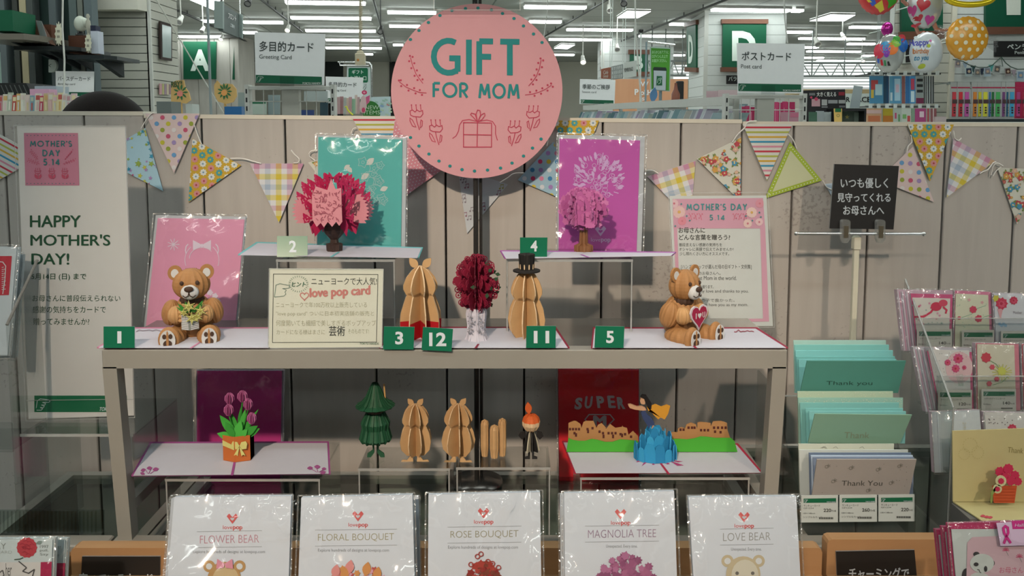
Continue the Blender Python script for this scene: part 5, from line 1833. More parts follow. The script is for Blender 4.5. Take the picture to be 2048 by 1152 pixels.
for x, z, yy, r in ((-16, 104, -4, 1.0), (22, 114, 2, 0.95), (32, 88, -8, 0.95), (-18, 124, 8, 1.0), (8, 128, 10, 1.05)):
 b = MB()
 c = base + V((x * u, yy * u, z * u))
 for k in range(5):
  a = pi * k / 5 + 0.2
  pts2 = [(-9 * r, 6), (-10 * r, -3), (-5 * r, -11), (0, -13), (5 * r, -11), (10 * r, -3), (9 * r, 6), (5 * r, 11), (2 * r, 8), (-2 * r, 13), (-5 * r, 9)]
  d, qv = V((cos(a), sin(a), 0)), V((-sin(a), cos(a), 0)) * 0.0003
  b.prism([c + d * (px_ * u) + V((0, 0, pz * u)) - qv for px_, pz in pts2], qv * 2, P('b85a86') if k % 2 else P('c26a92'))
 b.tube([c - V((0, 0, 10 * u)), base + V((x * 0.3 * u, 0, 46 * u))], 0.0011, GG[1], 5)
 b.part('tulip_head', o)
riser(330, 640, 958, 1.09, 0.13, ZG, 'clear acrylic riser under the potted tulips card')
# ------------------------------------------------------------------ city scene card
zci = at(1330, 949, 1.09).z
open_card('white open pop-up card with a red edge under the paper city scene', [(1149, 948), (1525, 947), (1476, 889), (1124, 884)], flat(zci), 'b5273f', [(1338, 949), (1315, 918)],
 marks=lambda b, pl: [b.shape(pl, pts, P('b5406a')) for pts in (((1272, 925), (1288, 921), (1276, 921)), ((1283, 933), (1298, 922), (1290, 922)), ((1304, 930), (1309, 930), (1308, 922)), ((1334, 929), (1340, 928), (1328, 922)), ((1355, 932), (1368, 931), (1340, 922)), ((1356, 925), (1366, 923), (1344, 921)))])
riser(1160, 1500, 955, 1.095, 0.12, ZG, 'clear acrylic riser under the paper city scene')
o = thing('paper_city_scene', at(1310, 900, 1.155), 'paper scene of tan houses, green hills and a woman flying over a blue splash', 'paper scene')
o.location.z = zci + 0.0035
TAN = P('b9834f')
DKW = P('5a2a22')
GRN = P('4aa32f')
pl = lean(1310, base_px(zci + 0.0035, 1.165), 1.165)
b0 = base_px(zci + 0.0035, 1.165)
for side, pts, wins in (
 ('city_row', [(1136, b0), (1137, 846), (1147, 842), (1152, 842), (1161, 848), (1163, 856), (1167, 844), (1172, 842), (1187, 842), (1193, 856), (1196, 850), (1203, 846), (1211, 854), (1212, 858), (1220, 848), (1231, 856), (1244, 854), (1245, 851), (1246, 854), (1254, 856), (1257, 870), (1266, 862), (1276, 872), (1276, b0)],
 [(1140, 858), (1146, 858), (1152, 858), (1158, 858), (1149, 866), (1175, 858), (1185, 856), (1199, 863), (1206, 866), (1217, 866), (1224, 866), (1231, 866), (1241, 868), (1250, 868), (1262, 873)]),
 ('city_row', [(1340, b0), (1340, 866), (1348, 864), (1355, 865), (1356, 857), (1363, 854), (1370, 857), (1373, 849), (1382, 845), (1392, 849), (1394, 858), (1395, 845), (1402, 844), (1421, 846), (1422, 852), (1426, 843), (1442, 842), (1454, 846), (1455, 860), (1462, 880), (1464, b0)],
 [(1361, 859), (1367, 859), (1377, 855), (1384, 855), (1389, 855), (1402, 860), (1409, 860), (1416, 860), (1428, 855), (1436, 855), (1444, 855), (1451, 855), (1430, 863), (1441, 864)])):
 b = MB()
 b.sheet(pl, pts, 0.0012, TAN)
 c = b.part(side, o, 'row of tan paper houses')
 b = MB()
 for x, y in wins:
  b.shape(pl, [(x - 2.2, y - 2.4), (x + 2.2, y - 2.4), (x + 2.2, y + 2.6), (x - 2.2, y + 2.6)], DKW)
 for x, y in ((1152, 870), (1176, 863), (1207, 873), (1226, 873), (1244, 871)):
  b.shape(pl, [(x - 2, y - 4), (x + 2, y - 4), (x + 2, y + 3), (x - 2, y + 3)], DKW)
 b.part('windows', c)
pg = lean(1310, b0 + 2, 1.158)
b = MB()
b.sheet(pg, [(1133, b0 + 3), (1137, 876), (1145, 880), (1158, 882), (1170, 882), (1184, 878), (1196, 880), (1210, 884), (1225, 884), (1240, 879), (1256, 880), (1276, 882), (1276, b0 + 3)], 0.0012, GRN)
b.part('green_hill', o)
b = MB()
b.sheet(pg, [(1338, b0 + 3), (1338, 878), (1360, 878), (1374, 879), (1388, 877), (1402, 873), (1416, 874), (1430, 876), (1448, 876), (1462, 876), (1469, 882), (1475, b0 + 3)], 0.0012, GRN)
b.part('green_hill', o)
base = at(1310, b0 + 8, 1.138)
base.z = zci + 0.0035
u = 1.138 / F
b = MB()
BL = [P('2f8fb5'), P('277fa6'), P('3a9cc0')]
R = random.Random(21)
for ring, (rr, h0, nn) in enumerate(((42, 34, 13), (32, 50, 11), (20, 62, 8), (10, 70, 5))):
 for k in range(nn):
  a = 2 * pi * k / nn + ring * 0.3
  c = base + V((rr * cos(a) * u, rr * 0.62 * sin(a) * u, 0))
  h = h0 + R.uniform(-8, 6)
  wd = R.uniform(8, 13)
  d, qv = V((-sin(a), cos(a), 0)), V((cos(a), sin(a), 0)) * 0.0006
  b.prism([c + d * (x * u) + V((0, 0, z * u)) - qv for x, z in ((-wd, 0), (-wd * 1.05, h * .6), (-wd * .75, h * .9), (-wd * .3, h), (wd * .4, h * .97), (wd * .8, h * .85), (wd, h * .5), (wd, 0))], qv * 2, BL[(k + ring) % 3])
b.part('blue_splash', o)
# the flying woman: a cut paper figure in layers
pf = lean(1290, 862, 1.14)
b = MB()
SK, BD, HR, CPM = P('cf9c74'), P('3a4668'), P('1c1a1a'), P('d9962f')
b.sheet(pf, [(1304, 860), (1309, 846), (1303, 836), (1294, 828), (1290, 820), (1285, 821), (1282, 826), (1286, 838), (1294, 850), (1299, 859)], 0.004, BD)
w_ = b.part('paper_woman', o, 'paper woman in dark blue flying over the splash')
b = MB()
b.sheet(pf, [(1302, 858), (1306, 850), (1315, 858), (1318, 862), (1308, 862)], 0.004, SK, off=0.0005)
b.sheet(pf, [(1257, 812), (1256, 809), (1261, 808), (1274, 813), (1283, 812), (1290, 815), (1293, 820), (1286, 821), (1270, 819), (1260, 816)], 0.004, SK, off=0.001)
b.sheet(pf, [(1280, 802), (1283, 792), (1290, 791), (1293, 800), (1289, 809), (1282, 808)], 0.004, SK, off=0.0005)
b.part('skin', w_)
b = MB()
b.sheet(pf, [(1281, 794), (1284, 789), (1292, 790), (1299, 800), (1303, 806), (1302, 814), (1305, 820), (1297, 815), (1291, 806), (1288, 797)], 0.004, HR, off=0.0015)
b.part('black_hair', w_)
b = MB()
b.sheet(pf, [(1293, 812), (1301, 822), (1308, 830), (1316, 838), (1321, 834), (1329, 838), (1336, 826), (1340, 811), (1333, 808), (1322, 812), (1310, 807), (1303, 810), (1302, 818), (1296, 821)], 0.0012, CPM, off=0.002)
b.part('yellow_cape', w_)
# ------------------------------------------------------------------ round pink sign on its pole
SY = 1.345
pl = lean(953, 180, SY)
o = thing('round_sign', at(950, 560, SY + 0.01), 'large round pink sign reading Gift For Mom on a slim pole', 'sign')
o.location.z = ZG
b = MB()
cx, cy, rx, ry = 953.5, 182, 171.5, 174.5
rim = [(cx + rx * cos(2 * pi * k / 96), cy + ry * sin(2 * pi * k / 96)) for k in range(96)]
b.sheet(pl, rim, 0.004, P('cd8e8b', k=1.12), P('c9a8a0'))
face = b.part('sign_disc', o)
TE, RD = P('1f7f78'), P('bf3f52')
b = MB()
b.deco(pl, 'GIFT', 865, 78, 1039, 148, TE, 0.165, 0.22, dy=3)
b.deco(pl, 'FOR', 866, 165, 935, 194, TE, 0.17, 0.2, dy=1)
b.deco(pl, 'MOM', 958, 167, 1038, 196, TE, 0.17, 0.24, dy=1)
b.part('teal_lettering', face)
b = MB()
for x, y in ((904, 21), (931, 17), (956, 16), (983, 20), (1005, 27), (1028, 37), (1047, 52), (1067, 68), (1084, 85), (880, 31), (857, 45), (838, 61), (821, 79),
 (821, 275), (838, 292), (858, 308), (878, 322), (900, 332), (924, 339), (949, 342), (975, 340), (1001, 336), (1024, 326), (1047, 312), (1065, 296), (1082, 278)):
 b.shape(pl, circ(x, y, 3.6, 8, 3.2, x), TE)
b.part('teal_dots', face)
b = MB()
def sprig(pts, n, r=2.2, off=4.4):
 b.line(pl, pts, 1.5, RD)
 m = len(pts) - 1
 for i in range(n):
  t = i / (n - 0.2) * m * 0.93
  k = min(int(t), m - 1)
  p, q = pts[k], pts[k + 1]
  x, y = lerp2(p, q, t - k)
  d = sqrt((q[0] - p[0]) ** 2 + (q[1] - p[1]) ** 2)
  nx, ny = -(q[1] - p[1]) / d, (q[0] - p[0]) / d
  s = 1 if i % 2 else -1
  b.shape(pl, circ(x + nx * off * s, y + ny * off * s, r, 8), RD)
 b.shape(pl, circ(pts[0][0] - 1, pts[0][1] - 3, r, 8), RD)
sprig([(821, 115), (825, 130), (832, 148), (839, 158), (846, 167)], 9)
sprig([(799, 164), (812, 174), (828, 181), (840, 185), (853, 186)], 8)
sprig([(1082, 120), (1079, 136), (1073, 152), (1066, 162), (1057, 172)], 9)
sprig([(1103, 170), (1092, 178), (1079, 184), (1066, 188), (1050, 190)], 8)
for x, y, fl in ((833, 228, 1), (872, 258, 1), (1066, 230, -1), (1029, 260, -1)):
 F_ = fl
 head = [(-13, -6), (-8, -8), (-3, -4), (1, -8), (6, -5), (12, -7), (13, 0), (8, 6), (-6, 5), (-12, 2)]
 b.line(pl, [(x + a * F_, y + c) for a, c in head], 1.7, RD, 1, True)
 for dx in (-9, 0, 9):
  b.line(pl, [(x + dx * F_, y - 8), (x + (dx - 1) * F_, y - 17)], 1.5, RD)
  b.shape(pl, circ(x + (dx - 1) * F_, y - 18, 1.5, 6), RD)
 b.line(pl, [(x - 1 * F_, y + 6), (x + 1 * F_, y + 16), (x + 6 * F_, y + 32)], 1.7, RD)
 for pts in ([(-13, 8), (-8, 12), (-1, 26), (-8, 24), (-13, 14)], [(9, 12), (12, 14), (11, 24), (7, 28), (8, 18)]):
  b.line(pl, [(x + a * F_, y + c) for a, c in pts], 1.6, RD, 1, True)
b.line(pl, [(927, 245), (983, 246), (983, 294), (927, 294)], 1.8, RD, 1, True)
b.line(pl, [(927, 269), (983, 270)], 1.8, RD)
b.line(pl, [(955, 245), (954, 294)], 1.8, RD)
b.line(pl, [(955, 244), (948, 236), (941, 229), (943, 226), (950, 228), (955, 243)], 1.7, RD)
b.line(pl, [(955, 243), (952, 228), (955, 220), (960, 221), (961, 230), (956, 243)], 1.7, RD)
b.line(pl, [(956, 243), (962, 230), (969, 226), (970, 231), (964, 239), (955, 244)], 1.7, RD)
b.line(pl, [(955, 243), (938, 239), (925, 241), (919, 250), (917, 262), (912, 272), (905, 277)], 1.7, RD)
b.line(pl, [(956, 243), (974, 240), (985, 243), (991, 252), (991, 268), (995, 281)], 1.7, RD)
b.part('red_drawings', face)
b = MB()
PM = surf('dark_chrome_pole', (0.10, 0.095, 0.09), 0.25, 0.8)
px = at(951, 400, SY).x
b.tube([(px, SY + 0.012, ZG), (px, SY + 0.012, at(951, -40, SY).z)], 0.0045, PM, 10)
b.tube([(px + 0.008, SY + 0.020, ZG), (px + 0.008, SY + 0.020, at(951, -60, SY).z)], 0.003, PM, 8)
b.part('pole', o)
b = MB()
b.lathe((px, SY + 0.013, ZG), [(0.045, 0), (0.045, 0.004), (0.01, 0.007)], PM, 24)
b.part('foot_plate', o)
b = MB()
b.sheet(pl, [(869, -4), (1040, -4), (1040, 23), (869, 23)], 0.003, ACRYL, ACRYL_EDGE, off=0.006)
b.line(pl, [(869, 22), (1040, 22)], 1.6, ACRYL_EDGE, 25)
b.line(pl, [(869, -4), (869, 23)], 1.6, ACRYL_EDGE, 25)
b.line(pl, [(1040, -4), (1040, 23)], 1.6, ACRYL_EDGE, 25)
b.obox(pl.pt(895, -6, 0.012), (0.11, 0, 0), (0, 0.02, 0), (0, 0, 0.008), ACRYL_EDGE)
b.part('clear_clip', o)
# ================================================================== RIGHT SIDE OF THE DISPLAY
def shop_strip(b, pl, q, m=None, hand=True, size=1.0, off=1.0, brand=True):
 """the green strip with a pointing hand and the shop's name; q = tl, tr, br, bl pixels"""
 W_ = P('c9cdc6')
 b.shape(pl, q, m or GREEN, off)
 h = q[3][1] - q[0][1]
 x0, y0 = q[0][0], q[0][1]
 if hand:
  s = h / 32.0
  pts = [(4, 24), (6, 10), (12, 6), (28, 8), (31, 11), (28, 13), (16, 13), (22, 15), (21, 18), (14, 18), (20, 20), (18, 23), (12, 23), (17, 25), (14, 28), (5, 28)]
  b.line(pl, [(x0 + x * s, y0 + y * s) for x, y in pts], max(1.1 * s, 0.5), W_, off + 1)
 if brand:
  wd = (q[1][0] - q[0][0])
  dy = q[2][1] - q[3][1]
  b.text(pl, 'TOKYU HANDS', q[2][0] - wd * 0.30, q[3][1] + dy - h * 0.30, q[2][0] - wd * 0.02, q[3][1] + dy - h * 0.08, W_, 0.03, shear=0.25, off=off + 1)
# chrome bar stand with clips and the black board
SYB = 1.33
o = thing('clip_stand', (at(1716, 560, SYB).x, SYB + 0.01, ZD), 'clip stand with a cream pole, chrome cross bar and two clear clips', 'stand')
xp = at(1716, 560, SYB).x
b = MB()
b.bevbox((xp - 0.0045, SYB + 0.008, ZD), (xp + 0.0045, SYB + 0.017, at(1716, 474, SYB).z), IVORY, 0.001)
b.bevbox((xp - 0.006, SYB + 0.006, at(1716, 500, SYB).z), (xp + 0.006, SYB + 0.019, at(1716, 476, SYB).z), IVORY, 0.001)
b.part('pole', o)
b = MB()
b.bevbox((xp - 0.05, SYB - 0.03, ZD), (xp + 0.05, SYB + 0.05, ZD + 0.006), IVORY, 0.002)
b.part('base_plate', o)
b = MB()
p, q_ = at(1592, 467, SYB), at(1847, 468, SYB)
b.tube([p, q_], 0.0028, CHROME, 10)
b.ball(q_, 0.0042, 0.0042, 0.0042, CHROME, 10, 8)
b.ball(p, 0.0036, 0.0036, 0.0036, CHROME, 10, 8)
b.part('cross_bar', o)
for cx in (1692, 1762):
 pl = lean(cx, 467, SYB - 0.006)
 b = MB()
 b.sheet(pl, [(cx - 8, 443), (cx - 5, 440), (cx + 6, 440), (cx + 9, 443), (cx + 9, 478), (cx + 3, 486), (cx - 5, 486), (cx - 8, 478)], 0.009, clear('clip_plastic', (0.86, 0.86, 0.82), 0.08, 0.08, 1.5, 0, 30, 0.12), ACRYL_EDGE)
 c = b.part('clip', o)
 b = MB()
 b.sheet(pl, [(cx - 4, 452), (cx + 5, 452), (cx + 4, 476), (cx - 4, 476)], 0.003, surf('clip_spring', (0.16, 0.14, 0.10), 0.35, 0.6), off=0.0008)
 b.part('spring', c)
signboard([(1669, 328), (1798, 332), (1787, 459), (1659, 457)], SYB + 0.004, 'black board with white handwriting held in the chrome clip stand',
 [('いつも優しく', 1681, 356, 1776, 376), ('見守ってくれる', 1674, 386, 1781, 404), ('お母さんへ', 1686, 412, 1768, 430)], 2, 'black_message_board')
# ------------------------------------------------------------------ thank you cards in a stepped clear holder
HZ = at(1700, 1042, 1.06)
o = thing('stepped_card_holder', (at(1708, 1042, 1.06).x, 1.12, ZD), 'clear stepped holder filled with thank you cards and price labels', 'card holder')
hx0, hx1 = at(1598, 1000, 1.07).x, at(1830, 1000, 1.07).x
for k, (y, py) in enumerate(((1.085, 992), (1.135, 890), (1.185, 792))):
 zt = at(1700, py, y).z
 b = MB()
 b.box((hx0, y, ZD + 0.001), (hx1, y + 0.0025, zt), ACRYL)
 b.box((hx0, y - 0.0004, zt - 0.001), (hx1, y + 0.003, zt + 0.0006), ACRYL_EDGE)
 b.part('step_plate', o)
for xx in (hx0, hx1):
 b = MB()
 pts = [(1.07, ZD), (1.27, ZD), (1.27, at(1700, 740, 1.27).z), (1.19, at(1700, 790, 1.185).z + 0.01), (1.135, at(1700, 890, 1.135).z + 0.01), (1.07, at(1700, 992, 1.07).z)]
 b.prism([V((xx, y, z)) for y, z in pts], (0.0025, 0, 0), ACRYL)
 b.part('side_plate', o)
plL = lean(1700, 1042, 1.072, 3)
for k, (x0, x1, price) in enumerate(((1602, 1676, '220'), (1679, 1754, '260'), (1757, 1829, '220'))):
 b = MB()
 y0, y1 = 991 - k * 0.8, 1045 - k
 b.sheet(plL, [(x0, y0), (x1, y0 - 0.5), (x1, y1 - 0.5), (x0, y1)], 0.001, P('c6c3b4'))
 lb = b.part('price_label', o)
 b = MB()
 shop_strip(b, plL, [(x0 + 5, y0 + 6), (x1 - 4, y0 + 5), (x1 - 4, y0 + 14), (x0 + 5, y0 + 14.5)])
 T_ = P('47463f')
 b.text(plL, 'サンキューカード', x0 + 5, y0 + 18, x0 + 38, y0 + 22.5, T_, 0.01)
 b.text(plL, 'GF1234', x0 + 5, y0 + 24, x0 + 25, y0 + 26.5, T_)
 b.text(plL, price, x0 + 45, y0 + 26, x0 + 60, y0 + 33, T_, 0.02)
 b.text(plL, '円+税', x0 + 61, y0 + 28.5, x1 - 4, y0 + 33, T_, 0.01)
 b.text(plL, '100×148mm', x0 + 4, y0 + 34, x0 + 28, y0 + 37, T_)
 if k < 2:
  b.text(plL, 'シンプルなカード', x0 + 4, y0 + 41, x0 + 42, y0 + 45, T_)
 for j in range(18):
  x = x0 + 36 + j * 1.6
  b.shape(plL, [(x, y1 - 11), (x + (0.9 if j % 3 else 1.3), y1 - 11), (x + (0.9 if j % 3 else 1.3), y1 - 7), (x, y1 - 7)], T_)
 b.part('printed_text', lb)
ORD = ['rearmost', 'second from the rear', 'third from the rear', 'fourth from the rear', 'fifth from the rear', 'sixth from the rear']
TIERS = [
 ('top', 1.225, [(1587, 1772, 681), (1589, 1778, 690), (1591, 1786, 701), (1593, 1790, 713), (1597, 1793, 719)], ['aac6b4', '84bcae', '83beb4', '78b3a8', '7cb8b0'], 786, [(1614, 722), (1812, 722), (1796, 786), (1600, 786)], '57907c', 'Thank you', (1652, 762, 1744, 772)),
 ('middle', 1.175, [(1595, 1786, 783), (1596, 1806, 796), (1600, 1798, 806), (1611, 1806, 817), (1618, 1812, 823)], ['b7c2a2', '98b9a4', '7fb3a6', '80b8ac', '82b8ae'], 887, [(1630, 828), (1824, 830), (1800, 887), (1616, 886)], '86a588', 'Thank', (1688, 864, 1738, 876)),
 ('bottom', 1.12, [(1597, 1788, 888), (1598, 1816, 900), (1618, 1822, 906), (1622, 1826, 911), (1626, 1828, 915)], ['c9c5ad', 'c4c2b4', '6c7684', 'b5bcc4', '7a8290'], 990, [(1634, 919), (1833, 919), (1818, 990), (1624, 990)], 'a89b8e', 'Thank You', (1683, 961, 1764, 971)),
 ]
for ti, (tn, Y0, backs, cs, yb, fq, fc, tx, tb) in enumerate(TIERS):
 for k, (x0, x1, y) in enumerate(backs):
  yy = Y0 - 0.007 * k
  pl = lean(x0, y + 70, yy, -4)
  q = [(x0, y), (x1, y), (x1 - 2, yb), (x0 + 2, yb)]
  b = MB()
  b.sheet(pl, q, 0.0016, P(cs[k], k=1.2))
  g = 'thank you cards in the stepped holder'
  c = b.top('thank_you_card', '%s %s card in the %s tier of the stepped holder' % (ORD[k], ('mint green', 'pale green', 'white and grey')[ti], tn), 'greeting card', g)
  b = MB()
  R = random.Random(k + ti * 9)
  if ti == 1 and k < 2:
   for _ in range(70):
    b.shape(pl, circ(R.uniform(x0 + 3, x1 - 3), R.uniform(y + 2, y + 12), R.uniform(.5, 1.2), 5), P('dcd8b8'), 1)
   b.part('glitter', c)
  elif ti == 2 and k < 2:
   for _ in range(4):
    x = R.uniform(x0 + 15, x1 - 15)
    b.line(pl, [(x, y + 8), (x + 6, y + 5), (x + 10, y + 9)], 0.8, P('8d8a7c'), 1)
   b.part('printed_sprigs', c)
 pl = lean(fq[3][0], fq[3][1], Y0 - 0.045, -14)
 b = MB()
 b.sheet(pl, fq, 0.0016, P(fc, k=1.05))  # front card colour darkened to carry the shade of leaning forward
 c = b.top('thank_you_card', ('mint green card lettered Thank you at the front of the top tier', 'pale green card lettered Thank at the front of the middle tier', 'beige card lettered Thank You with small sprigs at the front of the bottom tier')[ti], 'greeting card', 'thank you cards in the stepped holder')
 b = MB()
 b.text(pl, tx, tb[0], tb[1], tb[2], tb[3], P(('2f4f42', '8a8f70', '4d4a42')[ti]), -0.005, shear=0.1)
 if ti == 2:
  for x, y in ((1655, 931), (1703, 934), (1757, 937), (1800, 930), (1668, 960), (1737, 979), (1783, 964)):
   for j in range(4):
    a = j * 0.8 - 1.2
    b.line(pl, [(x, y), (x + 6 * cos(a), y + 4 * sin(a))], 1.0, P('7d7668'))
   b.line(pl, circ(x - 2, y + 2, 3, 8), 0.8, P('7d7668'), 1, True)
  for _ in range(14):
   x, y = R.uniform(1640, 1820), R.uniform(925, 985)
   b.shape(pl, circ(x, y, 0.8, 5), P('7d7668'))
 b.part('printed_lettering', c)
# ------------------------------------------------------------------ clear stepped rack with mini carnation cards
o = thing('clear_stepped_rack', (at(1930, 900, 1.12).x, 1.2, ZD), 'clear acrylic stepped rack with a slanted side holding carnation cards', 'acrylic rack')
xs = at(1870, 700, 1.15).x - 0.028
def yz(px, py, x):
 """depth and height of a pixel on the upright plane at side x"""
 d = ray(px, py)
 t = x / d.x
 p = EYE + d * t
 return p.y, p.z
b = MB()
ptA = V((at(1812, 560, 1.23).x, 1.23, at(1812, 560, 1.23).z))
ptB = at(1910, 815, 1.085)
X_ = ptA.x
prof = [(1.235, ptA.z), (1.085, ptB.z), (1.085, ZD + 0.002), (1.235, ZD + 0.002)]
b.prism([V((X_, y, z)) for y, z in prof], (0.003, 0, 0), ACRYL)
for (ya, za_), (yb2, zb2) in zip(prof[:2], prof[1:3]):
 b.tube([(X_ + 0.0015, ya, za_), (X_ + 0.0015, yb2, zb2)], 0.0016, ACRYL_EDGE, 6)
b.part('slanted_side', o)
RX1 = at(2150, 700, 1.1).x
for k, (y0, py) in enumerate(((1.185, 706), (1.14, 823), (1.097, 940))):
 z = at(1880, py, y0).z
 b = MB()
 b.box((X_ + 0.0035, y0 - 0.004, z - 0.003), (RX1, y0 + 0.045, z), ACRYL)
 b.part('step', o)
 b = MB()
 b.box((X_ + 0.0035, y0 - 0.007, z - 0.003), (RX1, y0 - 0.0045, z + 0.055), ACRYL)
 b.box((X_ + 0.0035, y0 - 0.0072, z + 0.0545), (RX1, y0 - 0.0043, z + 0.0555), ACRYL_EDGE)
 b.part('step_front', o)
def mini_pack(lab, q, y, back, edge, edgew, face, art, price, labq, seed):
 """small packaged card: coloured envelope edge showing, printed front, price label stuck on the bag"""
 pl = lean(q[3][0], q[3][1], y, back)
 b = MB()
 b.sheet(pl, inset(q, 2), 0.009, P(edge), P('c9a9a6'), off=-0.001)
 c = b.top('packaged_mini_card', lab, 'greeting card', 'packaged mini carnation cards')
 l, t, r, bt = edgew
 b = MB()
 b.sheet(pl, [(q[0][0] + l, q[0][1] + t), (q[1][0] - r, q[1][1] + t), (q[2][0] - r, q[2][1] - bt), (q[3][0] + l, q[3][1] - bt)], 0.001, P(face), off=0.0006)
 if l > 20:
  for j in range(9):
   x0, x1 = q[0][0] + 3 + j * 3, q[3][0] + 3 + j * 3
   b.line(pl, [(x0, q[0][1] + 6), (x1, q[3][1] - 3)], 1.1, P(('d8d2cc', 'c77f92', '8f8d8c')[j % 3]), 3)
  b.shape(pl, [(q[0][0] + l - 4, q[0][1] + 10), (q[1][0] - 3, q[1][1] + 10), (q[2][0] - 3, q[2][1] - 4), (q[3][0] + l - 4, q[3][1] - 4)], P('c95577'), 1)
 f = b.part('card_front', c)
 p2 = Pl(pl.o + pl.n * 0.0007, pl.n, 0.0003)
 b = MB()
 art(b, p2)
 b.part('printed_flowers', f)
 sleeve(c, pl, q, 0.0035, 0.001, seed=seed, seam=1.8)
 if price:
  x0, y0, x1, y1 = labq
  p3 = Pl(pl.o + pl.n * 0.0052, pl.n, 0.0003)
  b = MB()
  b.sheet(p3, [(x0, y0), (x1, y0), (x1, y1), (x0, y1)], 0.0004, P('cfc4b2'))
  lb = b.part('price_label', c)
  b = MB()
  shop_strip(b, p3, [(x0 + 4, y0 + 5), (x1 - 3, y0 + 5), (x1 - 3, y0 + 14), (x0 + 4, y0 + 14)])
  T_ = P('47463f')
  b.text(p3, 'マザーズデイミニカード', x0 + 5, y0 + 17, min(x0 + 47, x1 - 4), y0 + 21, T_, 0.01)
  b.text(p3, price, x1 - 26, y0 + 25, x1 - 12, y0 + 31, T_, 0.015)
  b.text(p3, '円+税', x1 - 11, y0 + 27.5, x1 - 3, y0 + 31, T_)
  if y1 - y0 > 38:
   b.text(p3, '90×90mm', x0 + 3, y0 + 29, x0 + 18, y0 + 32, T_)
   for j in range(13):
    b.shape(p3, [(x1 - 30 + j * 1.8, y1 - 7), (x1 - 29 + j * 1.8, y1 - 7), (x1 - 29 + j * 1.8, y1 - 4), (x1 - 30 + j * 1.8, y1 - 4)], T_)
  b.part('printed_text', lb)
 return c
def carn(b, pl, x, y, r, c='c9384f', off=2):
 b.shape(pl, flower2(x, y, r, 9, 0.22, 3), P(c), off)
 b.shape(pl, flower2(x, y + r * .1, r * .6, 7, 0.25, 3), P('d8566a'), off + 1)
 b.shape(pl, flower2(x - r * .1, y, r * .28, 5, 0.25, 3), P('b52a44'), off + 2)
def fancy(b, pl, pts, c, w_=1.2):
 b.line(pl, pts, w_, P(c), 1)
def art_a(b, pl):
 b.line(pl, [(1828, 634), (1848, 633), (1862, 624), (1870, 612)], 4, P('c9384f'))
 b.shape(pl, circ(1872, 613, 11, 14, 9), P('c9384f'), 2)
 b.shape(pl, circ(1886, 606, 9, 12, 7), P('cf4a5c'), 2)
 b.line(pl, [(1886, 614), (1893, 620), (1891, 627)], 3.5, P('c9384f'), 2)
 R = random.Random(5)
 for _ in range(22):
  x, y = R.uniform(1824, 1902), R.uniform(600, 650)
  b.shape(pl, star2(x, y, R.uniform(1.5, 3.4)), P(R.choice(['d2899a', '9cae9c', 'c9586a'])))
def art_b(b, pl):
 for x, y, r in ((1946, 619, 8), (1957, 637, 8), (1918, 636, 4)):
  b.shape(pl, flower2(x, y, r, 7, 0.2, 3), P('cc4258'), 2)
  fancy(b, pl, [(x + 3, y), (x + 14, y - 4), (x + 26, y - 8)], '8fae8c')
 for x, y in ((1964, 605), (1938, 600)):
  b.shape(pl, flower2(x, y, 4, 5, 0.4, 3), P('dca59c'))
 R = random.Random(8)
 for _ in range(18):
  x, y = R.uniform(1914, 1972), R.uniform(596, 655)
  b.shape(pl, circ(x, y, 1.1, 6), P('a8bd9c'))
def art_c(b, pl):
 carn(b, pl, 2003, 607, 13)
 carn(b, pl, 2027, 601, 9)
 b.shape(pl, flower2(1992, 597, 8, 6, 0.3), P('c9b94a'), 1)
 b.shape(pl, [(1994, 618), (2006, 616), (2001, 640)], P('dba09c'), 1)
 for k in range(4):
  b.shape(pl, flower2(1999 + 4 * k, 648 + 3 * (k % 2), 4, 5, 0.4), P('9cb8c9'), 1)
 b.text(pl, 'Mother', 2026, 622, 2044, 628, P('8d7f7c'))
def art_d(b, pl):
 b.shape(pl, circ(1918, 735, 27, 20, 32), P('dfb5ae'), 1)
 for x, y, r in ((1916, 717, 11), (1895, 725, 7), (1911, 737, 9), (1928, 735, 5)):
  carn(b, pl, x, y, r, 'cc4f74', 2)
 for k in range(5):
  fancy(b, pl, [(1912 + 3 * k, 748), (1918 + 2 * k, 772)], '9cae94', 0.9)
 R = random.Random(4)
 for _ in range(30):
  b.shape(pl, circ(R.uniform(1868, 1932), R.uniform(700, 770), 0.9, 5), P('8d8a84'))
def art_e(b, pl):
 b.shape(pl, flower2(1972, 715, 11, 8, 0.2, 3), P('cc4650'), 2)
 fancy(b, pl, [(1978, 720), (1992, 728), (2002, 742)], '7d9a68')
 for k in range(16):
  a = k * 0.4
  fancy(b, pl, [(2004, 745), (2004 + 20 * cos(a), 745 + 17 * sin(a))], 'c9bf62', 1.6)
 b.shape(pl, flower2(2003, 742, 10, 8, 0.3), P('cfc85a'), 2)
 for x, y in ((1984, 734), (1993, 758), (1978, 767)):
  b.shape(pl, flower2(x, y, 6, 6, 0.25), P('d2555f'), 2)
 fancy(b, pl, [(1985, 770), (2004, 764), (2018, 750)], '7d9a68')
def art_f(b, pl):
 b.text(pl, 'THE', 1925, 845, 1932, 865, P('cfc4a8'))
def art_g(b, pl):
 carn(b, pl, 2024, 857, 10)
 R = random.Random(14)
 for _ in range(14):
  b.shape(pl, circ(R.uniform(1972, 2030), R.uniform(835, 850), 1.2, 5), P('6f5f5c'))
mini_pack('packaged mini card with a red swirl, first in the top row of the clear rack', [(1792, 577), (1908, 579), (1905, 702), (1806, 704)], 1.195, 10, 'c4a4a8', (32, 18, 8, 3), 'd6cab8', art_a, '140', (1834, 658, 1904, 700), 51)
mini_pack('packaged mini card with two red carnations on cream, second in the rack top row', [(1908, 579), (1984, 582), (1988, 703), (1906, 703)], 1.198, 10, 'd2788d', (3, 8, 8, 3), 'd8cfae', art_b, '140', (1924, 660, 1988, 703), 52)
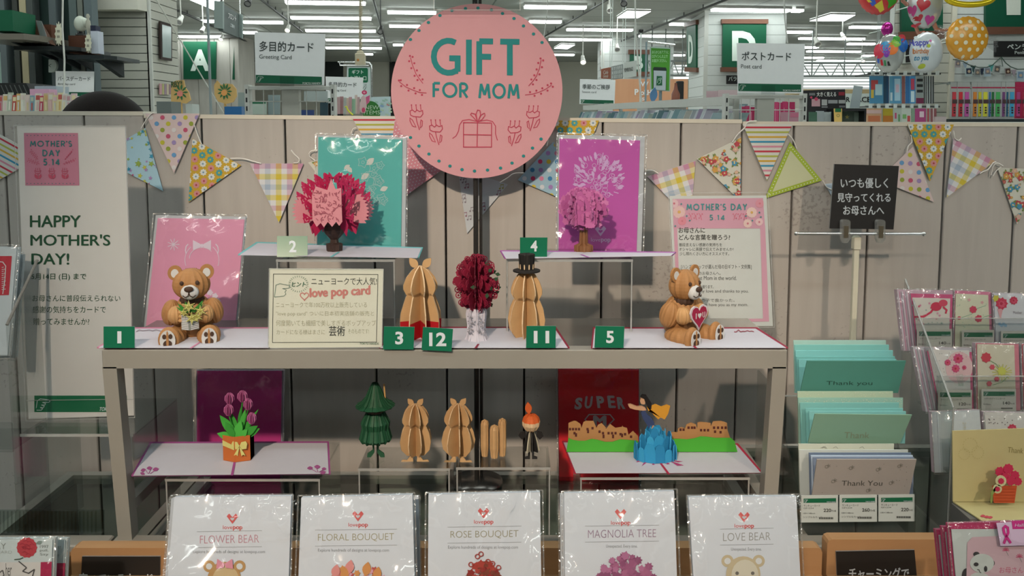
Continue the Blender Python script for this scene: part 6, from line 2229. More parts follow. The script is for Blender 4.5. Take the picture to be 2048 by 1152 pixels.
mini_pack('packaged mini card with large red carnations, last in the rack top row', [(1984, 584), (2072, 586), (2074, 704), (1990, 704)], 1.194, 10, 'd2c5c4', (3, 4, 3, 3), 'd2ccc6', art_c, '140', (2002, 662, 2068, 703), 53)
mini_pack('packaged mini card with pink roses, first in the middle row of the clear rack', [(1824, 692), (1946, 694), (1950, 822), (1850, 826)], 1.148, 10, 'bdb2b0', (32, 7, 8, 2), 'd8cdbf', art_d, '120', (1876, 780, 1944, 824), 54)
mini_pack('packaged mini card with a yellow bouquet, second in the middle row', [(1950, 684), (2040, 686), (2044, 823), (1952, 823)], 1.145, 10, 'd98088', (4, 4, 12, 3), 'd6c8aa', art_e, '140', (1963, 778, 2032, 822), 55)
mini_pack('white packaged mini card, first in the bottom row of the clear rack', [(1862, 822), (1962, 818), (1972, 944), (1868, 948)], 1.106, 10, 'c4c2ba', (12, 4, 4, 3), 'cfcdc4', art_f, None, None, 56)
mini_pack('packaged mini card with a carnation and small specks above the yellow card', [(1966, 822), (2060, 824), (2064, 944), (1972, 944)], 1.103, 10, 'd0c5b4', (3, 3, 3, 3), 'd6cbbc', art_g, None, None, 57)
mini_pack('red edged packaged mini card at the end of the middle row', [(2042, 686), (2130, 688), (2134, 823), (2046, 823)], 1.147, 10, 'c94355', (4, 4, 4, 3), 'd3c6b8', art_g, None, None, 58)
# ------------------------------------------------------------------ yellow pop-up card
YC = P('cbb67c')
pl = lean(1907, 1003, 1.062, 2)
zy = at(1907, 1003, 1.062).z
o = thing('yellow_pop_up_card', at(1980, 1003, 1.05), 'open yellow pop-up card lettered Thank you with red carnations in an orange pot', 'greeting card')
o.location.z = zy - 0.002
b = MB()
b.sheet(pl, [(1905, 862), (2080, 856), (2080, 1004), (1906, 1003)], 0.0018, YC)
bp = b.part('back_panel', o)
b = MB()
b.text(pl, 'Thank you', 2014, 894, 2066, 908, P('8d7a3f'), -0.01, dy=4, shear=0.15)
R = random.Random(6)
for cxx, cyy, r in ((1940, 890, 14), (1928, 908, 11), (1955, 905, 12)):
 for k in range(16):
  a = 2 * pi * k / 16
  b.line(pl, [(cxx + r * cos(a), cyy + r * sin(a)), (cxx + r * cos(a + .18), cyy + r * sin(a + .18))], 0.9, P('b5a263'))
b.part('printed_lettering', bp)
fl = flat(zy - 0.001)
b = MB()
b.prism([fl.pt(x, y) for x, y in ((1906, 1003), (2080, 1003), (2080, 1041), (1964, 1041))], (0, 0, -0.0016), YC)
fp = b.part('floor_panel', o)
b = MB()
for x, y in ((1965, 1033), (1973, 1035), (1980, 1036)):
 b.shape(fl, leaf2(x - 5, y, x + 6, y - 1, 0.25), P('c94a52'), 1.5)
b.part('printed_petals', fp)
pl = lean(2010, 1004, 1.048)
b = MB()
b.sheet(pl, [(1985, 972), (2034, 972), (2029, 1006), (1988, 1006)], 0.001, P('d2572f'))
pt = b.part('orange_pot', o)
b = MB()
for j in range(5):
 b.line(pl, [(1987 + j * .6, 978 + 6 * j), (2031 - j * .8, 978 + 6 * j)], 0.9, P('b8461f'))
b.part('woven_lines', pt)
b = MB()
for k, (x, y, r) in enumerate(((2001, 944, 11), (2017, 938, 11), (2030, 951, 10), (2036, 963, 9), (2012, 956, 11), (2022, 962, 10), (2002, 960, 9))):
 b.sheet(Pl(pl.o + V((0, -0.0006 * k, 0)), pl.n), flower2(x, y, r, 9, 0.18, 3), 0.0008, P('cf2f4f'))
b.part('red_carnations', o)
b = MB()
pf2 = lean(2000, 1004, 1.035)
for x, y, r in ((2002, 962, 11), (1995, 978, 9)):
 b.sheet(pf2, circ(x, y, r, 16), 0.0008, P('d8cc96'))
 b.sheet(pf2, flower2(x, y, r * .6, 8, 0.2, 3), 0.0004, P('cf2f4f'), off=0.0005)
b.sheet(pf2, [(1982, 985), (1992, 972), (1995, 974), (1986, 990), (1984, 1006), (1981, 1006)], 0.0006, P('8f9a4f'))
b.part('cut_out_flowers', o)
# something to stand the yellow card on: the clear rack's front ledge
b = MB()
A = fl.pt(1906, 1003)
b.box((A.x - 0.002, 1.0195, ZD), (A.x + 0.16, 1.064, zy - 0.0035), surf('grey_block', (0.13, 0.13, 0.125), 0.5))
b.top('grey_display_block', 'plain grey display block under the yellow pop-up card', 'display block')
# ------------------------------------------------------------------ panda cards in the corner tray
ZT2 = ZTRAY
def panda_art(b, pl):
 R = random.Random(3)
 b.shape(pl, [(1900, 1050), (2080, 1046), (2080, 1057), (1901, 1058)], P('b8355c'), 1)
 for k in range(26):
  b.shape(pl, circ(1903 + k * 6.5, 1052 + (k % 2) * 3, 0.9, 5), P('d0899c'), 2)
 b.shape(pl, [(1934, 1085), (1944, 1074), (2080, 1068), (2080, 1250), (1930, 1250)], P('cfa7a6'), 1)
 BKP, WP = P('3a3634'), P('c9c7b8')
 b.shape(pl, circ(1952, 1108, 6.5, 14, 5), BKP, 2)
 b.shape(pl, circ(1983, 1126, 6, 14, 6.5), BKP, 2)
 b.shape(pl, circ(1963, 1126, 24, 24, 19), WP, 3)
 b.shape(pl, circ(1951, 1128, 5, 12, 4), BKP, 4)
 b.shape(pl, circ(1970, 1137, 3.4, 12, 6), BKP, 4)
 b.line(pl, [(1953, 1138), (1957, 1139), (1958, 1143), (1961, 1145)], 1.2, BKP, 4)
 b.shape(pl, circ(1958, 1160, 22, 16, 16), WP, 2)
 b.shape(pl, circ(1932, 1152, 9, 12, 16), BKP, 1.5)
 RD3 = P('c24d66')
 for x, y in ((2011, 1099), (2038, 1112)):
  for k in range(7):
   a = pi + k * pi / 6
   b.line(pl, [(x, y + 2), (x + 7 * cos(a), y + 2 + 7 * sin(a))], 1.5, RD3, 2)
  b.line(pl, [(x, y + 2), (x + 5, y + 12)], 0.9, P('7d7a6c'), 2)
 b.text(pl, 'お母さん', 1998, 1134, 2046, 1146, RD3, 0.0, off=2)
o_, p2 = pack('packaged card with a sitting panda and a pink ribbon tag, front of its tray', [(1894, 1044), (2090, 1038), (2100, 1320), (1918, 1322)], 0.80, 13, 'c7c5b8', (4, 8, 2, 2), env='b23a5a', seed=61, art=panda_art, group='packaged panda cards', sl=4, wr=0.002, seam=3)
b = MB()
p3 = Pl(p2.o + p2.n * 0.0045, p2.n, 0.0003)
tg = [(1993, 1046), (2080, 1040), (2080, 1090), (2001, 1092)]
b.sheet(p3, tg, 0.0004, P('d8b5c4'))
t_ = b.part('ribbon_tag', o_, 'pink tag with a magenta ribbon')
b = MB()
MG = P('cc2f7a')
b.shape(p3, [(2023, 1042), (2080, 1039), (2080, 1057), (2025, 1058)], MG, 1)
b.line(p3, [(2007, 1087), (2016, 1065), (2015, 1055), (2010, 1052), (2006, 1056), (2008, 1066), (2021, 1086)], 5, MG, 2)
b.text(p3, 'Hallmark', 2029, 1047, 2070, 1053, P('d8c4cc'), 0, off=2, shear=.2)
b.part('ribbon_print', t_)
for k, (q, lb) in enumerate((([(1882, 1050), (2078, 1044), (2088, 1310), (1906, 1312)], 'packaged magenta edged card just behind the panda card'), ([(1869, 1056), (2064, 1050), (2078, 1304), (1894, 1306)], 'packaged magenta edged card rearmost behind the panda card'))):
 pack(lb, q, 0.815 + 0.015 * k, 13, 'b5b2a8', (4, 10, 2, 2), env='b23a5a', seed=63 + k, group='packaged panda cards', sl=4, wr=0.002, seam=3)
# ================================================================== LEFT SIDE
# acrylic box with the Happy Mothers Day sign
HX0, HX1 = at(75, 870, 1.16).x, at(299, 852, 1.17).x
ZB = at(150, 868, 1.12).z
o = thing('clear_acrylic_box', ((HX0 + HX1) / 2, 1.19, ZG), 'clear acrylic box stand under the Happy Mothers Day sign', 'acrylic stand')
b = MB()
b.box((HX0, 1.12, ZB - 0.003), (HX1, 1.27, ZB), ACRYL)
b.part('shelf_plate', o)
b = MB()
b.box((HX0, 1.1185, ZB - 0.0035), (HX1, 1.1198, ZB + 0.0004), ACRYL_EDGE)
b.part('polished_edge', o)
for xx in (HX0, HX1 - 0.003):
 b = MB()
 b.box((xx, 1.121, ZG), (xx + 0.003, 1.27, ZB - 0.0035), ACRYL)
 b.part('side_plate', o)
pl = lean(58, 838, 1.185, 3)
q = [(34, 252), (250, 253), (268, 831), (57, 838)]
b = MB()
b.sheet(pl, q, 0.002, P('b9b1a8', k=1.25))
o = b.top('happy_mothers_day_sign', 'tall white sign lettered Happy Mothers Day standing on the acrylic box', 'sign')
b = MB()
b.shape(pl, [(48, 266), (156, 266), (159, 371), (51, 371)], P('bb7686'))
sq = b.part('pink_square', o)
b = MB()
TE2, RD2 = P('2f6f6c'), P('b5485c')
b.deco(pl, "MOTHER'S", 61, 282, 144, 293, TE2, 0.19, 0.26, off=2)
b.deco(pl, 'DAY', 86, 300, 120, 312, TE2, 0.19, 0.3, off=2)
b.deco(pl, '5.14', 88, 318, 120, 330, TE2, 0.19, 0.3, off=2)
for k in range(14):
 for y in (271, 367):
  b.shape(pl, circ(55 + k * 7.2, y, 1.0, 6), TE2, 2)
for s in (-1, 1):
 for (x0, y0), (x1, y1) in (((62, 302), (77, 319)), ((57, 320), (80, 328))):
  cxm = 103.5
  X0, X1 = (x0, x1) if s < 0 else (2 * cxm - x0, 2 * cxm - x1)
  b.line(pl, [(X0, y0), (X1, y1)], 0.9, RD2, 2)
  for k in range(5):
   t = k / 5
   for e in (-2.6, 2.6):
    b.shape(pl, circ(X0 + (X1 - X0) * t + e * .5, y0 + (y1 - y0) * t - e, 1.0, 6), RD2, 2)
for x in (76, 104, 130):
 b.line(pl, [(x - 6, 341), (x - 4, 347), (x + 4, 347), (x + 7, 341), (x + 2, 343), (x - 2, 343)], 1.3, RD2, 2, True)
 for dx in (-4, 0, 4):
  b.line(pl, [(x + dx, 341), (x + dx, 336)], 1.0, RD2, 2)
 b.line(pl, [(x, 347), (x + 1, 358)], 1.2, RD2, 2)
 b.shape(pl, leaf2(x - 6, 348, x, 358, 0.25), RD2, 2)
 b.shape(pl, leaf2(x + 7, 348, x + 3, 358, 0.25), RD2, 2)
b.part('teal_and_red_print', sq)
b = MB()
DG2 = P('1d4a30')
b.text(pl, 'HAPPY', 60, 431, 162, 454, DG2, 0.02)
b.text(pl, "MOTHER'S", 61, 469, 221, 491, DG2, 0.02)
b.text(pl, 'DAY!', 63, 507, 139, 529, DG2, 0.02)
b.part('green_lettering', o)
b = MB()
b.text(pl, '5月14日 (日) まで', 63, 547, 173, 561, DG2, 0.012)
b.text(pl, 'お母さんに普段伝えられない', 65, 590, 241, 603, DG2, 0.008)
b.text(pl, '感謝の気持ちをカードで', 66, 612, 212, 626, DG2, 0.008)
b.text(pl, '贈ってみませんか?', 67, 636, 179, 650, DG2, 0.008)
b.part('small_lettering', o)
b = MB()
shop_strip(b, pl, [(69, 791), (254, 791), (254, 824), (69, 824)])
b.part('green_strip', o)
qq = [(30, 251), (253, 252), (271, 834), (54, 841)]
b = MB()
b.sheet(pl, qq, 0.0008, clear('rigid_holder', (0.99, 0.99, 0.98), 0.12, 0.0, 1.3), off=0.0018)
for i in range(4):
 b.line(pl, [qq[i], qq[(i + 1) % 4]], 1.5, ACRYL_EDGE, 6)
b.line(pl, [(55, 800), (270, 797)], 1.3, ACRYL_EDGE, 6)
b.part('clear_holder', o)
# acrylic rack at the edge with a package
o = thing('clear_corner_rack', (at(20, 800, 1.08).x, 1.1, ZG), 'clear acrylic rack with a slanted side at the edge beside the Happy Mothers Day sign', 'acrylic rack')
XL = at(36, 600, 1.12).x
b = MB()
prof = [(1.168, at(44, 520, 1.168).z), (1.09, at(10, 650, 1.09).z), (1.09, ZG), (1.168, ZG)]
b.prism([V((XL, y, z)) for y, z in prof], (0.003, 0, 0), ACRYL)
b.tube([(XL + 0.0015, prof[0][0], prof[0][1]), (XL + 0.0015, prof[1][0], prof[1][1])], 0.0022, surf('acrylic_side_edge', (0.16, 0.16, 0.15), 0.2), 6)
b.part('slanted_side', o)
b = MB()
b.box((XL - 0.2, 1.095, ZD + 0.12), (XL - 0.0005, 1.166, ZD + 0.123), ACRYL)
b.box((XL - 0.2, 1.09, ZD + 0.118), (XL - 0.0005, 1.094, ZD + 0.16), ACRYL)
b.part('step', o)
def art_redtag(b, pl):
 b.shape(pl, [(-40, 512), (24, 512), (18, 590), (-40, 592)], P('b8323c'), 1)
 W2 = P('cfc9bd')
 b.line(pl, [(-20, 522), (6, 524), (12, 532), (10, 562), (6, 588)], 1.8, W2, 2)
 for k in range(12):
  b.line(pl, [(8 + 4 * (k % 2), 534 + 4 * k), (4, 535 + 4 * k)], 1.2, W2, 2)
 b.text(pl, 'K', -14, 530, 0, 588, W2, 0.03, off=2)
pack('packaged card with a red printed tag in the clear rack at the edge', [(-60, 488), (40, 490), (22, 716), (-70, 716)], 1.12, 8, 'c2c4be', (2, 2, 2, 2), env='bdbfb9', seed=71, art=art_redtag, artname='red_print', sl=4, wr=0.002)
pack('clear bagged white card behind the red tagged pack', [(-40, 500), (49, 505), (34, 720), (-60, 720)], 1.145, 8, 'a5a8a2', (2, 2, 2, 2), env='a5a7a1', seed=72, sl=4, wr=0.002)
def art_carn(b, pl):
 b.text(pl, 'DAY', -22, 1086, 12, 1098, P('8d8d80'), -0.01, off=1)
 b.text(pl, 'CARD', -6, 1101, 24, 1107, P('a8a89c'), -0.01, off=1)
 R = random.Random(4)
 b.shape(pl, flower2(54, 1095, 21, 14, 0.08, 3), P('b53a40'), 1)
 for k in range(16):
  a, r = R.uniform(0, 6.28), R.uniform(2, 15)
  x, y = 54 + r * cos(a), 1095 + r * sin(a)
  b.line(pl, [(x - 5, y), (x, y - 2), (x + 5, y + 1)], 1.1, P('9c2a34'), 2)
 b.line(pl, [(47, 1115), (40, 1118), (29, 1119)], 2.4, P('4f5a4c'), 1)
 b.shape(pl, leaf2(72, 1087, 86, 1083, 0.25), P('7d8a7c'), 1)
 for j, t in enumerate(('1997', 'pull.', 'Say')):
  b.text(pl, t, 80, 1090 + 8 * j, 97, 1096 + 8 * j, P('7d7d74'), 0, off=1)
 b.shape(pl, [(82, 1124), (104, 1123), (98, 1320), (76, 1320)], P('a82448'), 1)
 b.shape(pl, [(-60, 1124), (82, 1124), (76, 1320), (-60, 1320)], P('cfc5b8'), 1)
 b.line(pl, [(-4, 1148), (6, 1140), (9, 1150), (3, 1156)], 2.2, P('5f5a55'), 2)
 b.text(pl, 'her', 12, 1126, 24, 1152, P('5f5a55'), 0, off=2)
 b.line(pl, [(38, 1122), (54, 1135), (46, 1142), (58, 1146), (70, 1138), (66, 1152)], 2.4, P('4f4a46'), 2)
pack('packaged white card with a red carnation in the near corner', [(-70, 1074), (113, 1072), (103, 1320), (-80, 1320)], 0.83, 13, 'c2c6bd', (2, 3, 3, 2), env='bcbfb6', seed=75, art=art_carn, sl=4, wr=0.002, seam=3, group='packaged carnation cards')
pack('packaged white card showing as a strip behind the red carnation card', [(-50, 1074), (138, 1073), (126, 1310), (-60, 1310)], 0.85, 13, 'bcc0b6', (2, 3, 3, 2), env='b8bbb2', seed=76, sl=4, wr=0.002, seam=3, group='packaged carnation cards',
 art=lambda b, pl: [b.shape(pl, [(112, 1126), (131, 1126), (124, 1310), (100, 1310)], P('a82448'), 1), b.text(pl, '997', 112, 1092, 122, 1098, P('7d7d74'), 0, off=1), b.text(pl, 'say', 111, 1108, 119, 1115, P('7d7d74'), 0, off=1)])
# ================================================================== THE SHOP BEHIND THE PARTITION
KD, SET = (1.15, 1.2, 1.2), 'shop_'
def pbox(b, x0, y0, x1, y1, Y, dep, m):
 A, B = at(x0, y1, Y), at(x1, y0, Y)
 zA = at((x0 + x1) / 2, y1, Y).z
 zB = at((x0 + x1) / 2, y0, Y).z
 b.box((A.x, Y, zA), (B.x, Y + dep, zB), m)
def simple(name, lab, cat, x0, y0, x1, y1, Y, dep, m, group=None):
 b = MB()
 pbox(b, x0, y0, x1, y1, Y, dep, m)
 return b.top(name, lab, cat, group)
def gondola(lab, px0, px1, y0, y1, py, name='shelf_gondola'):
 """a plain shop fitting from the floor up to the level its goods stand on"""
 A, B = at(px0, py, y0), at(px1, py, y0)
 o = thing(name, ((A.x + B.x) / 2, (y0 + y1) / 2, 0), lab, 'shop fitting')
 b = MB()
 b.box((A.x, y0 + 0.01, 0), (B.x, y1 - 0.01, A.z - 0.025), surf('grey_fitting', (0.42, 0.42, 0.40), 0.5))
 b.part('body', o)
 b = MB()
 b.bevbox((A.x, y0, A.z - 0.025), (B.x, y1, A.z), OFFWHITE, 0.002)
 b.part('deck', o)
 return A.z
SLATM = surf('cream_slat', (0.47, 0.47, 0.41), 0.6)
SLATW = surf('white_slat', (0.60, 0.63, 0.61), 0.6)
GAP = surf('slat_groove', (0.10, 0.11, 0.10), 0.8)
BROWNW = wood('dark_wood_trim', (0.12, 0.05, 0.03), (0.18, 0.08, 0.05), (8, 50, 50), 0.5, 'X')
def slat_face(b, p0, p1, z0, z1, pitch, n, m, t=0.02, g=0.005):
 """boards with grooves between on an upright face from p0 to p1 (x, y); n = outward normal"""
 p0, p1, n = V((p0[0], p0[1], 0)), V((p1[0], p1[1], 0)), V(n)
 z = z0
 while z < z1:
  h = min(pitch - g, z1 - z)
  b.prism([p0 + V((0, 0, z)), p1 + V((0, 0, z)), p1 + V((0, 0, z + h)), p0 + V((0, 0, z + h))], -n * t, m)
  z += pitch
 b.prism([p0 + V((0, 0, z0)) - n * (t * 0.4), p1 + V((0, 0, z0)) - n * (t * 0.4), p1 + V((0, 0, z1)) - n * (t * 0.4), p0 + V((0, 0, z1)) - n * (t * 0.4)], -n * 0.005, GAP)
def slat_column(name, x0, x1, Y, depth, side, pitch, m, ztop=CEIL_Z):
 X0, X1 = at(x0, 240, Y).x, at(x1, 240, Y).x
 o = thing(name, ((X0 + X1) / 2, Y, 0), None, None)
 o['kind'] = 'structure'
 b = MB()
 slat_face(b, (X0, Y), (X1, Y), 0, ztop, pitch, (0, -1, 0), m)
 b.part('front_slats', o)
 b = MB()
 if side > 0:
  slat_face(b, (X1, Y), (X1, Y + depth), 0, ztop, pitch, (1, 0, 0), m)
 else:
  slat_face(b, (X0, Y + depth), (X0, Y), 0, ztop, pitch, (-1, 0, 0), m)
 b.part('side_slats', o)
 b = MB()
 b.box((X0 + 0.021, Y + 0.021, 0), (X1 - 0.021, Y + depth, ztop), m)
 xx = X1 if side > 0 else X0
 w_ = (X1 - X0) * 0.025
 b.box((xx - w_, Y - 0.006, 0), (xx + w_, Y + 0.012, ztop), OFFWHITE)
 b.part('core_and_corner_post', o)
 return X0, X1
# ------------------------------------------------------------------ left: showcase, slat column, letter A column
o = thing('wall_showcase', (at(80, 240, 4.7).x, 4.8, 0), 'dark glass wall showcase with grey posts and cream uprights', 'showcase')
b = MB()
zt = CEIL_Z - 0.02
for x0, x1, c in ((8, 20, '5d6466'), (36, 46, '3d3f3c'), (50, 63, 'a89c80'), (64, 76, '474b4a'), (108, 122, '545c5e'), (148, 163, '55605f'), (165, 175, '6a6d66'), (178, 193, '5b6568')):
 A, B = at(x0, 240, 4.65), at(x1, 240, 4.65)
 b.box((A.x, 4.65, 0.01), (B.x, 4.72, zt), P(c))
b.part('uprights', o)
b = MB()
A, B = at(-200, 240, 4.75), at(193, 240, 4.75)
b.box((A.x, 4.75, 0.01), (B.x, 4.77, zt), surf('dark_teal_glass', (0.045, 0.075, 0.068), 0.08, 0, 0.3, 3, 0, 0.8))
b.part('glass_back', o)
b = MB()
pl = lean(20, 150, 4.745)
b.sheet(pl, [(-40, 103), (16, 105), (18, 166), (-40, 166)], 0.005, P('8fa39a'), off=0.002)
b.sheet(pl, [(25, 112), (40, 115), (40, 166), (25, 166)], 0.005, P('6f7f74'), off=0.002)
b.part('inner_panels', o)
for k, (x0, x1, y, dep, c, lab) in enumerate(((-60, 59, 67, 0.5, '6b655c', 'grey brown'), (28, 146, 92, 0.35, '26292a', 'black'), (134, 219, 110, 0.3, '23282a', 'black'))):
 Y = (4.1, 4.25, 4.3)[k]
 b = MB()
 A, B = at(x0, y, Y), at(x1, y, Y)
 b.prism([V((A.x, Y, A.z)), V((B.x - 0.03, Y, A.z)), V((B.x, Y + 0.08, A.z)), V((B.x, 4.645, A.z)), V((A.x, 4.645, A.z))], (0, 0, -(0.03 if k == 0 else 0.02)), P(c, 0.3))
 s = b.part('shelf', o)
 b = MB()
 for xx in (A.x + 0.12, B.x - 0.12):
  b.prism([V((xx, Y + 0.08, A.z - 0.021)), V((xx, 4.645, A.z - 0.021)), V((xx, 4.645, A.z - 0.1))], (0.015, 0, 0), P('23282a'))
 b.part('bracket', s)
simple('green_box', 'dark green box on the grey shelf of the showcase', 'box', -20, 20, 24, 62, 4.15, 0.2, P('0f5238'))
b = MB()
pbox(b, 50, 48, 66, 89, 4.35, 0.12, P('2f1e16'))
b.top('dark_wood_box', 'dark wooden box on the black showcase shelf', 'box')
o = thing('leaning_mirror_frame', at(80, 89, 4.3), 'brown wooden frame with a shiny slanted face on the black showcase shelf', 'frame')
b = MB()
pl = lean(80, 89, 4.3, 12, -30)
b.sheet(pl, [(66, 38), (72, 40), (101, 88), (82, 88), (66, 88)], 0.03, P('4a2f22'))
b.part('wooden_frame', o)
b = MB()
b.sheet(pl, [(72, 41), (83, 42), (99, 88), (84, 88)], 0.002, surf('shiny_face', (0.5, 0.47, 0.5), 0.15, 0.6), off=0.001)
b.part('shiny_face', o)
b = MB()
pbox(b, 90, 49, 102, 89, 4.45, 0.05, P('5a3626'))
b.top('brown_wood_plaque', 'brown wooden plaque behind the slanted shiny frame', 'plaque')
def starburst(lab, cx, cy, rx, ry, Y):
 pl = lean(cx, cy + ry, Y)
 b = MB()
 pts = []
 for k in range(24):
  r = 1.0 if k % 2 == 0 else 0.74
  a = 2 * pi * k / 24
  x, y = cos(a), sin(a)
  pts.append((cx + rx * r * x, cy + ry * r * y))
 b.sheet(pl, pts, 0.004, P('c9c4b0'))
 o = b.top('starburst_price_sign', lab, 'price sign', 'starburst price signs')
 b = MB()
 for j in range(2):
  b.shape(pl, [(cx - rx * .35, cy - 8 + j * 11), (cx + rx * .35, cy - 8 + j * 11), (cx + rx * .35, cy - 3 + j * 11), (cx - rx * .35, cy - 3 + j * 11)], P('8f8a7c'), 1)
 b.part('printed_lines', o)
starburst('white starburst price sign on the black showcase shelf under the hanging cable', 117, 68, 8, 25, 4.3)
starburst('white starburst price sign in front of the brown box and the white globe', 176, 86, 7, 20, 4.33)
simple('brown_box', 'brown box under the white globe on the lower showcase shelf', 'box', 138, 71, 172, 106, 4.38, 0.15, P('4f2d1f'))
o = thing('white_globe', at(161, 71, 4.45), 'round white globe on a dark foot standing on the brown box', 'globe')
b = MB()
c = at(161, 48, 4.45)
b.ball(c, 0.033, 0.033, 0.044, P('b5b8ac', 0.3), 20, 14)
b.ball(at(168, 46, 4.45), 0.024, 0.024, 0.030, P('b5b8ac', 0.3), 16, 10)
b.part('globe_head', o)
b = MB()
f = at(161, 71, 4.45)
b.lathe(f, [(0.025, 0), (0.024, 0.01), (0.012, 0.014), (0.012, 0.03)], BLACK, 14)
b.part('foot', o)
o = thing('white_figurine', at(179, 106, 4.42), 'slim pale figurine with a round top behind the white starburst sign', 'figurine')
b = MB()
f = at(179, 106, 4.42)
k_ = 4.42 / F
b.lathe(f, [(6 * k_, 0), (6 * k_, 3 * k_), (3 * k_, 6 * k_), (4 * k_, 30 * k_), (2.6 * k_, 40 * k_), (5 * k_, 52 * k_), (4 * k_, 62 * k_), (2 * k_, 66 * k_), (3.8 * k_, 71 * k_), (2 * k_, 76 * k_)], P('a39f92'), 14)
b.part('carved_body', o)
o = simple('narrow_white_box', 'narrow white box with a dark lid at the end of the lower showcase shelf', 'box', 183, 62, 195, 107, 4.36, 0.06, P('b5b8c4'))
b = MB()
pbox(b, 181, 51, 191, 62, 4.37, 0.05, P('23263a'))
b.part('dark_lid', o)
o = thing('clock_reflection', at(100, 143, 4.6), 'white half clock face added as a reflection in the showcase glass', 'clock')
pl = lean(100, 128, 4.6)  # solid half disc standing in for a clock reflected in the dark glass
b = MB()
b.sheet(pl, [(97, 119)] + arc(100, 131, 13, 14, -70, 100, 14) + [(97, 144)], 0.02, P('b0b6b0'))
b.part('reflected_face', o)
b = MB()
b.line(pl, [(98, 131), (103, 128)], 0.9, BLACK)
b.line(pl, [(98, 131), (102, 134)], 0.9, BLACK)
b.part('hands', o)
o.location = o.location
X0c, X1c = slat_column('column_1', 196, 306, 5.0, 0.42, 1, 0.0535, SLATM)
b = MB()
A, B = at(187, 19, 4.9), at(275, 19, 4.9)
b.prism([V((A.x - 1.5, 4.9, A.z)), V((B.x, 4.9, A.z)), V((B.x + 0.02, 4.985, A.z)), V((A.x - 1.5, 4.985, A.z))], (0, 0, CEIL_Z - A.z - 0.002), WALLP)
struct('trim_1', b)
plS = Pl((X1c + 0.012, 5.2, 1.9), (1, 0, 0), 0.002)
o = thing('framed_picture', plS.pt(330, 122), 'tall dark framed picture on the cream slat column', 'picture')
b = MB()
b.sheet(plS, [(317, 43), (340.5, 50), (340.5, 122), (318.5, 118)], 0.012, P('2f2320'), off=0.012)
b.part('dark_frame', o)
b = MB()
b.shape(plS, [(320, 49), (338.5, 54), (338.5, 117), (321, 114)], surf('picture_glass', (0.28, 0.36, 0.35), 0.12), 6.6)
b.part('picture_face', o)
b = MB()
plF = Pl((X1c + 0.012, 5.2, 1.6), (1, 0, 0), 0.002)
for k, c in enumerate(('b58a8f', 'a5a06f', '8f7a8a', 'b5a58f', '8a6f74')):
 b.sheet(plF, [(318 + 4.6 * k, 167 + k * .3), (322 + 4.6 * k, 167.5 + k * .3), (322 + 4.6 * k, 189), (318 + 4.6 * k, 189)], 0.006, P(c), off=0.006)
b.top('pinned_card_row', 'strip of coloured cards fixed on the side of the cream slat column', 'cards')
PLK = wood('pale_wood_planks', (0.42, 0.40, 0.36), (0.62, 0.60, 0.55), (2, 7, 7), 0.6, 'Z')
o = thing('column_2', (at(410, 240, 15).x, 15.4, 0), None, None)
o['kind'] = 'structure'
b = MB()
for x0, x1 in ((342, 365), (366, 399), (400, 433), (434, 463), (464, 481)):
 A, B = at(x0, 240, 15.0), at(x1, 240, 15.0)
 b.box((A.x, 15.0, 0), (B.x, 15.9, CEIL_Z), PLK)
b.part('planks', o)
b = MB()
pl = lean(410, 120, 14.9)
b.sheet(pl, [(304, 60), (486, 62), (486, 76), (304, 76)], 0.06, surf('dark_beam', (0.09, 0.09, 0.085), 0.6))
struct('trim_2', b)
def letter_sign(lab, t, q, Y, lx, caps=False, plane=None, pat=False):
 pl = plane or lean(q[3][0], q[3][1], Y)
 o = thing('letter_sign', pl.pt((q[3][0] + q[2][0]) / 2, q[3][1]), lab, 'sign', 'green letter signs')
 b = MB()
 b.sheet(pl, q, 0.05, P('155038', 0.45))
 f = b.part('green_board', o)
 b = MB()
 b.text(pl, t, lx[0], lx[1], lx[2], lx[3], P('bcc4bc', k=1.2), 0.045)
 b.part('white_letter', f)
 if caps:
  for i, (a, c) in enumerate((((q[0], q[1]), -1), ((q[3], q[2]), 1))):
   (xa, ya), (xb, yb) = a
   b = MB()
   b.sheet(pl, [(xa - 3, ya - 4.5), (xb + 3, yb - 4.5), (xb + 3, yb + 4.5), (xa - 3, ya + 4.5)], 0.07, BROWNW, off=0.02)
   b.part('wood_cap', o)
 return o
letter_sign('green square sign with a white letter A on the pale plank column', 'A', [(366, 83), (432, 83), (431, 158), (367, 158)], 14.94, (381, 99, 420, 142))
pl2 = Pl((at(481, 240, 15).x + 0.03, 15.2, 1.8), (1, -0.55, 0), 0.004)
letter_sign('narrow green sign with a white letter A seen edge-on beside the plank column', 'A', [(468, 88), (479, 91), (479, 161), (468, 159)], 15, (472, 104, 478, 146), plane=pl2)
# hanging two-faced sign
o = thing('hanging_sign', at(455, 70, 6.2), 'grey hanging sign with white lettering between two pale end boards', 'sign')
A1, A2, B1, B2 = at(446, 8, 6.0), at(446, 62, 6.0), at(478, 28, 6.9), at(478, 75, 6.9)
n_ = (B1 - A1).cross(A2 - A1).normalized()
if n_.dot(EYE - A1) < 0:
 n_ = -n_
b = MB()
b.prism([A1, B1, B2, A2], -n_ * 0.03, P('55605f', k=0.8))
f = b.part('dark_face', o)
pl = Pl(A1, n_, 0.003)
b = MB()
b.text(pl, 'フロント', 454, 25, 470, 36, P('bcc2bd', k=1.5), 0.02, dy=7, off=3)
b.text(pl, 'ご案内', 458, 46, 466.5, 53, P('b5bcb8', k=1.5), 0.02, dy=4, off=3)
b.part('white_lettering', f)
b = MB()
pl = lean(437, 60, 5.98)
b.sheet(pl, [(428, 1), (445.5, 3), (445.5, 58), (428, 55)], 0.03, P('8f9a98'))
b.part('end_board', o)
b = MB()
pl = lean(481, 70, 6.9)
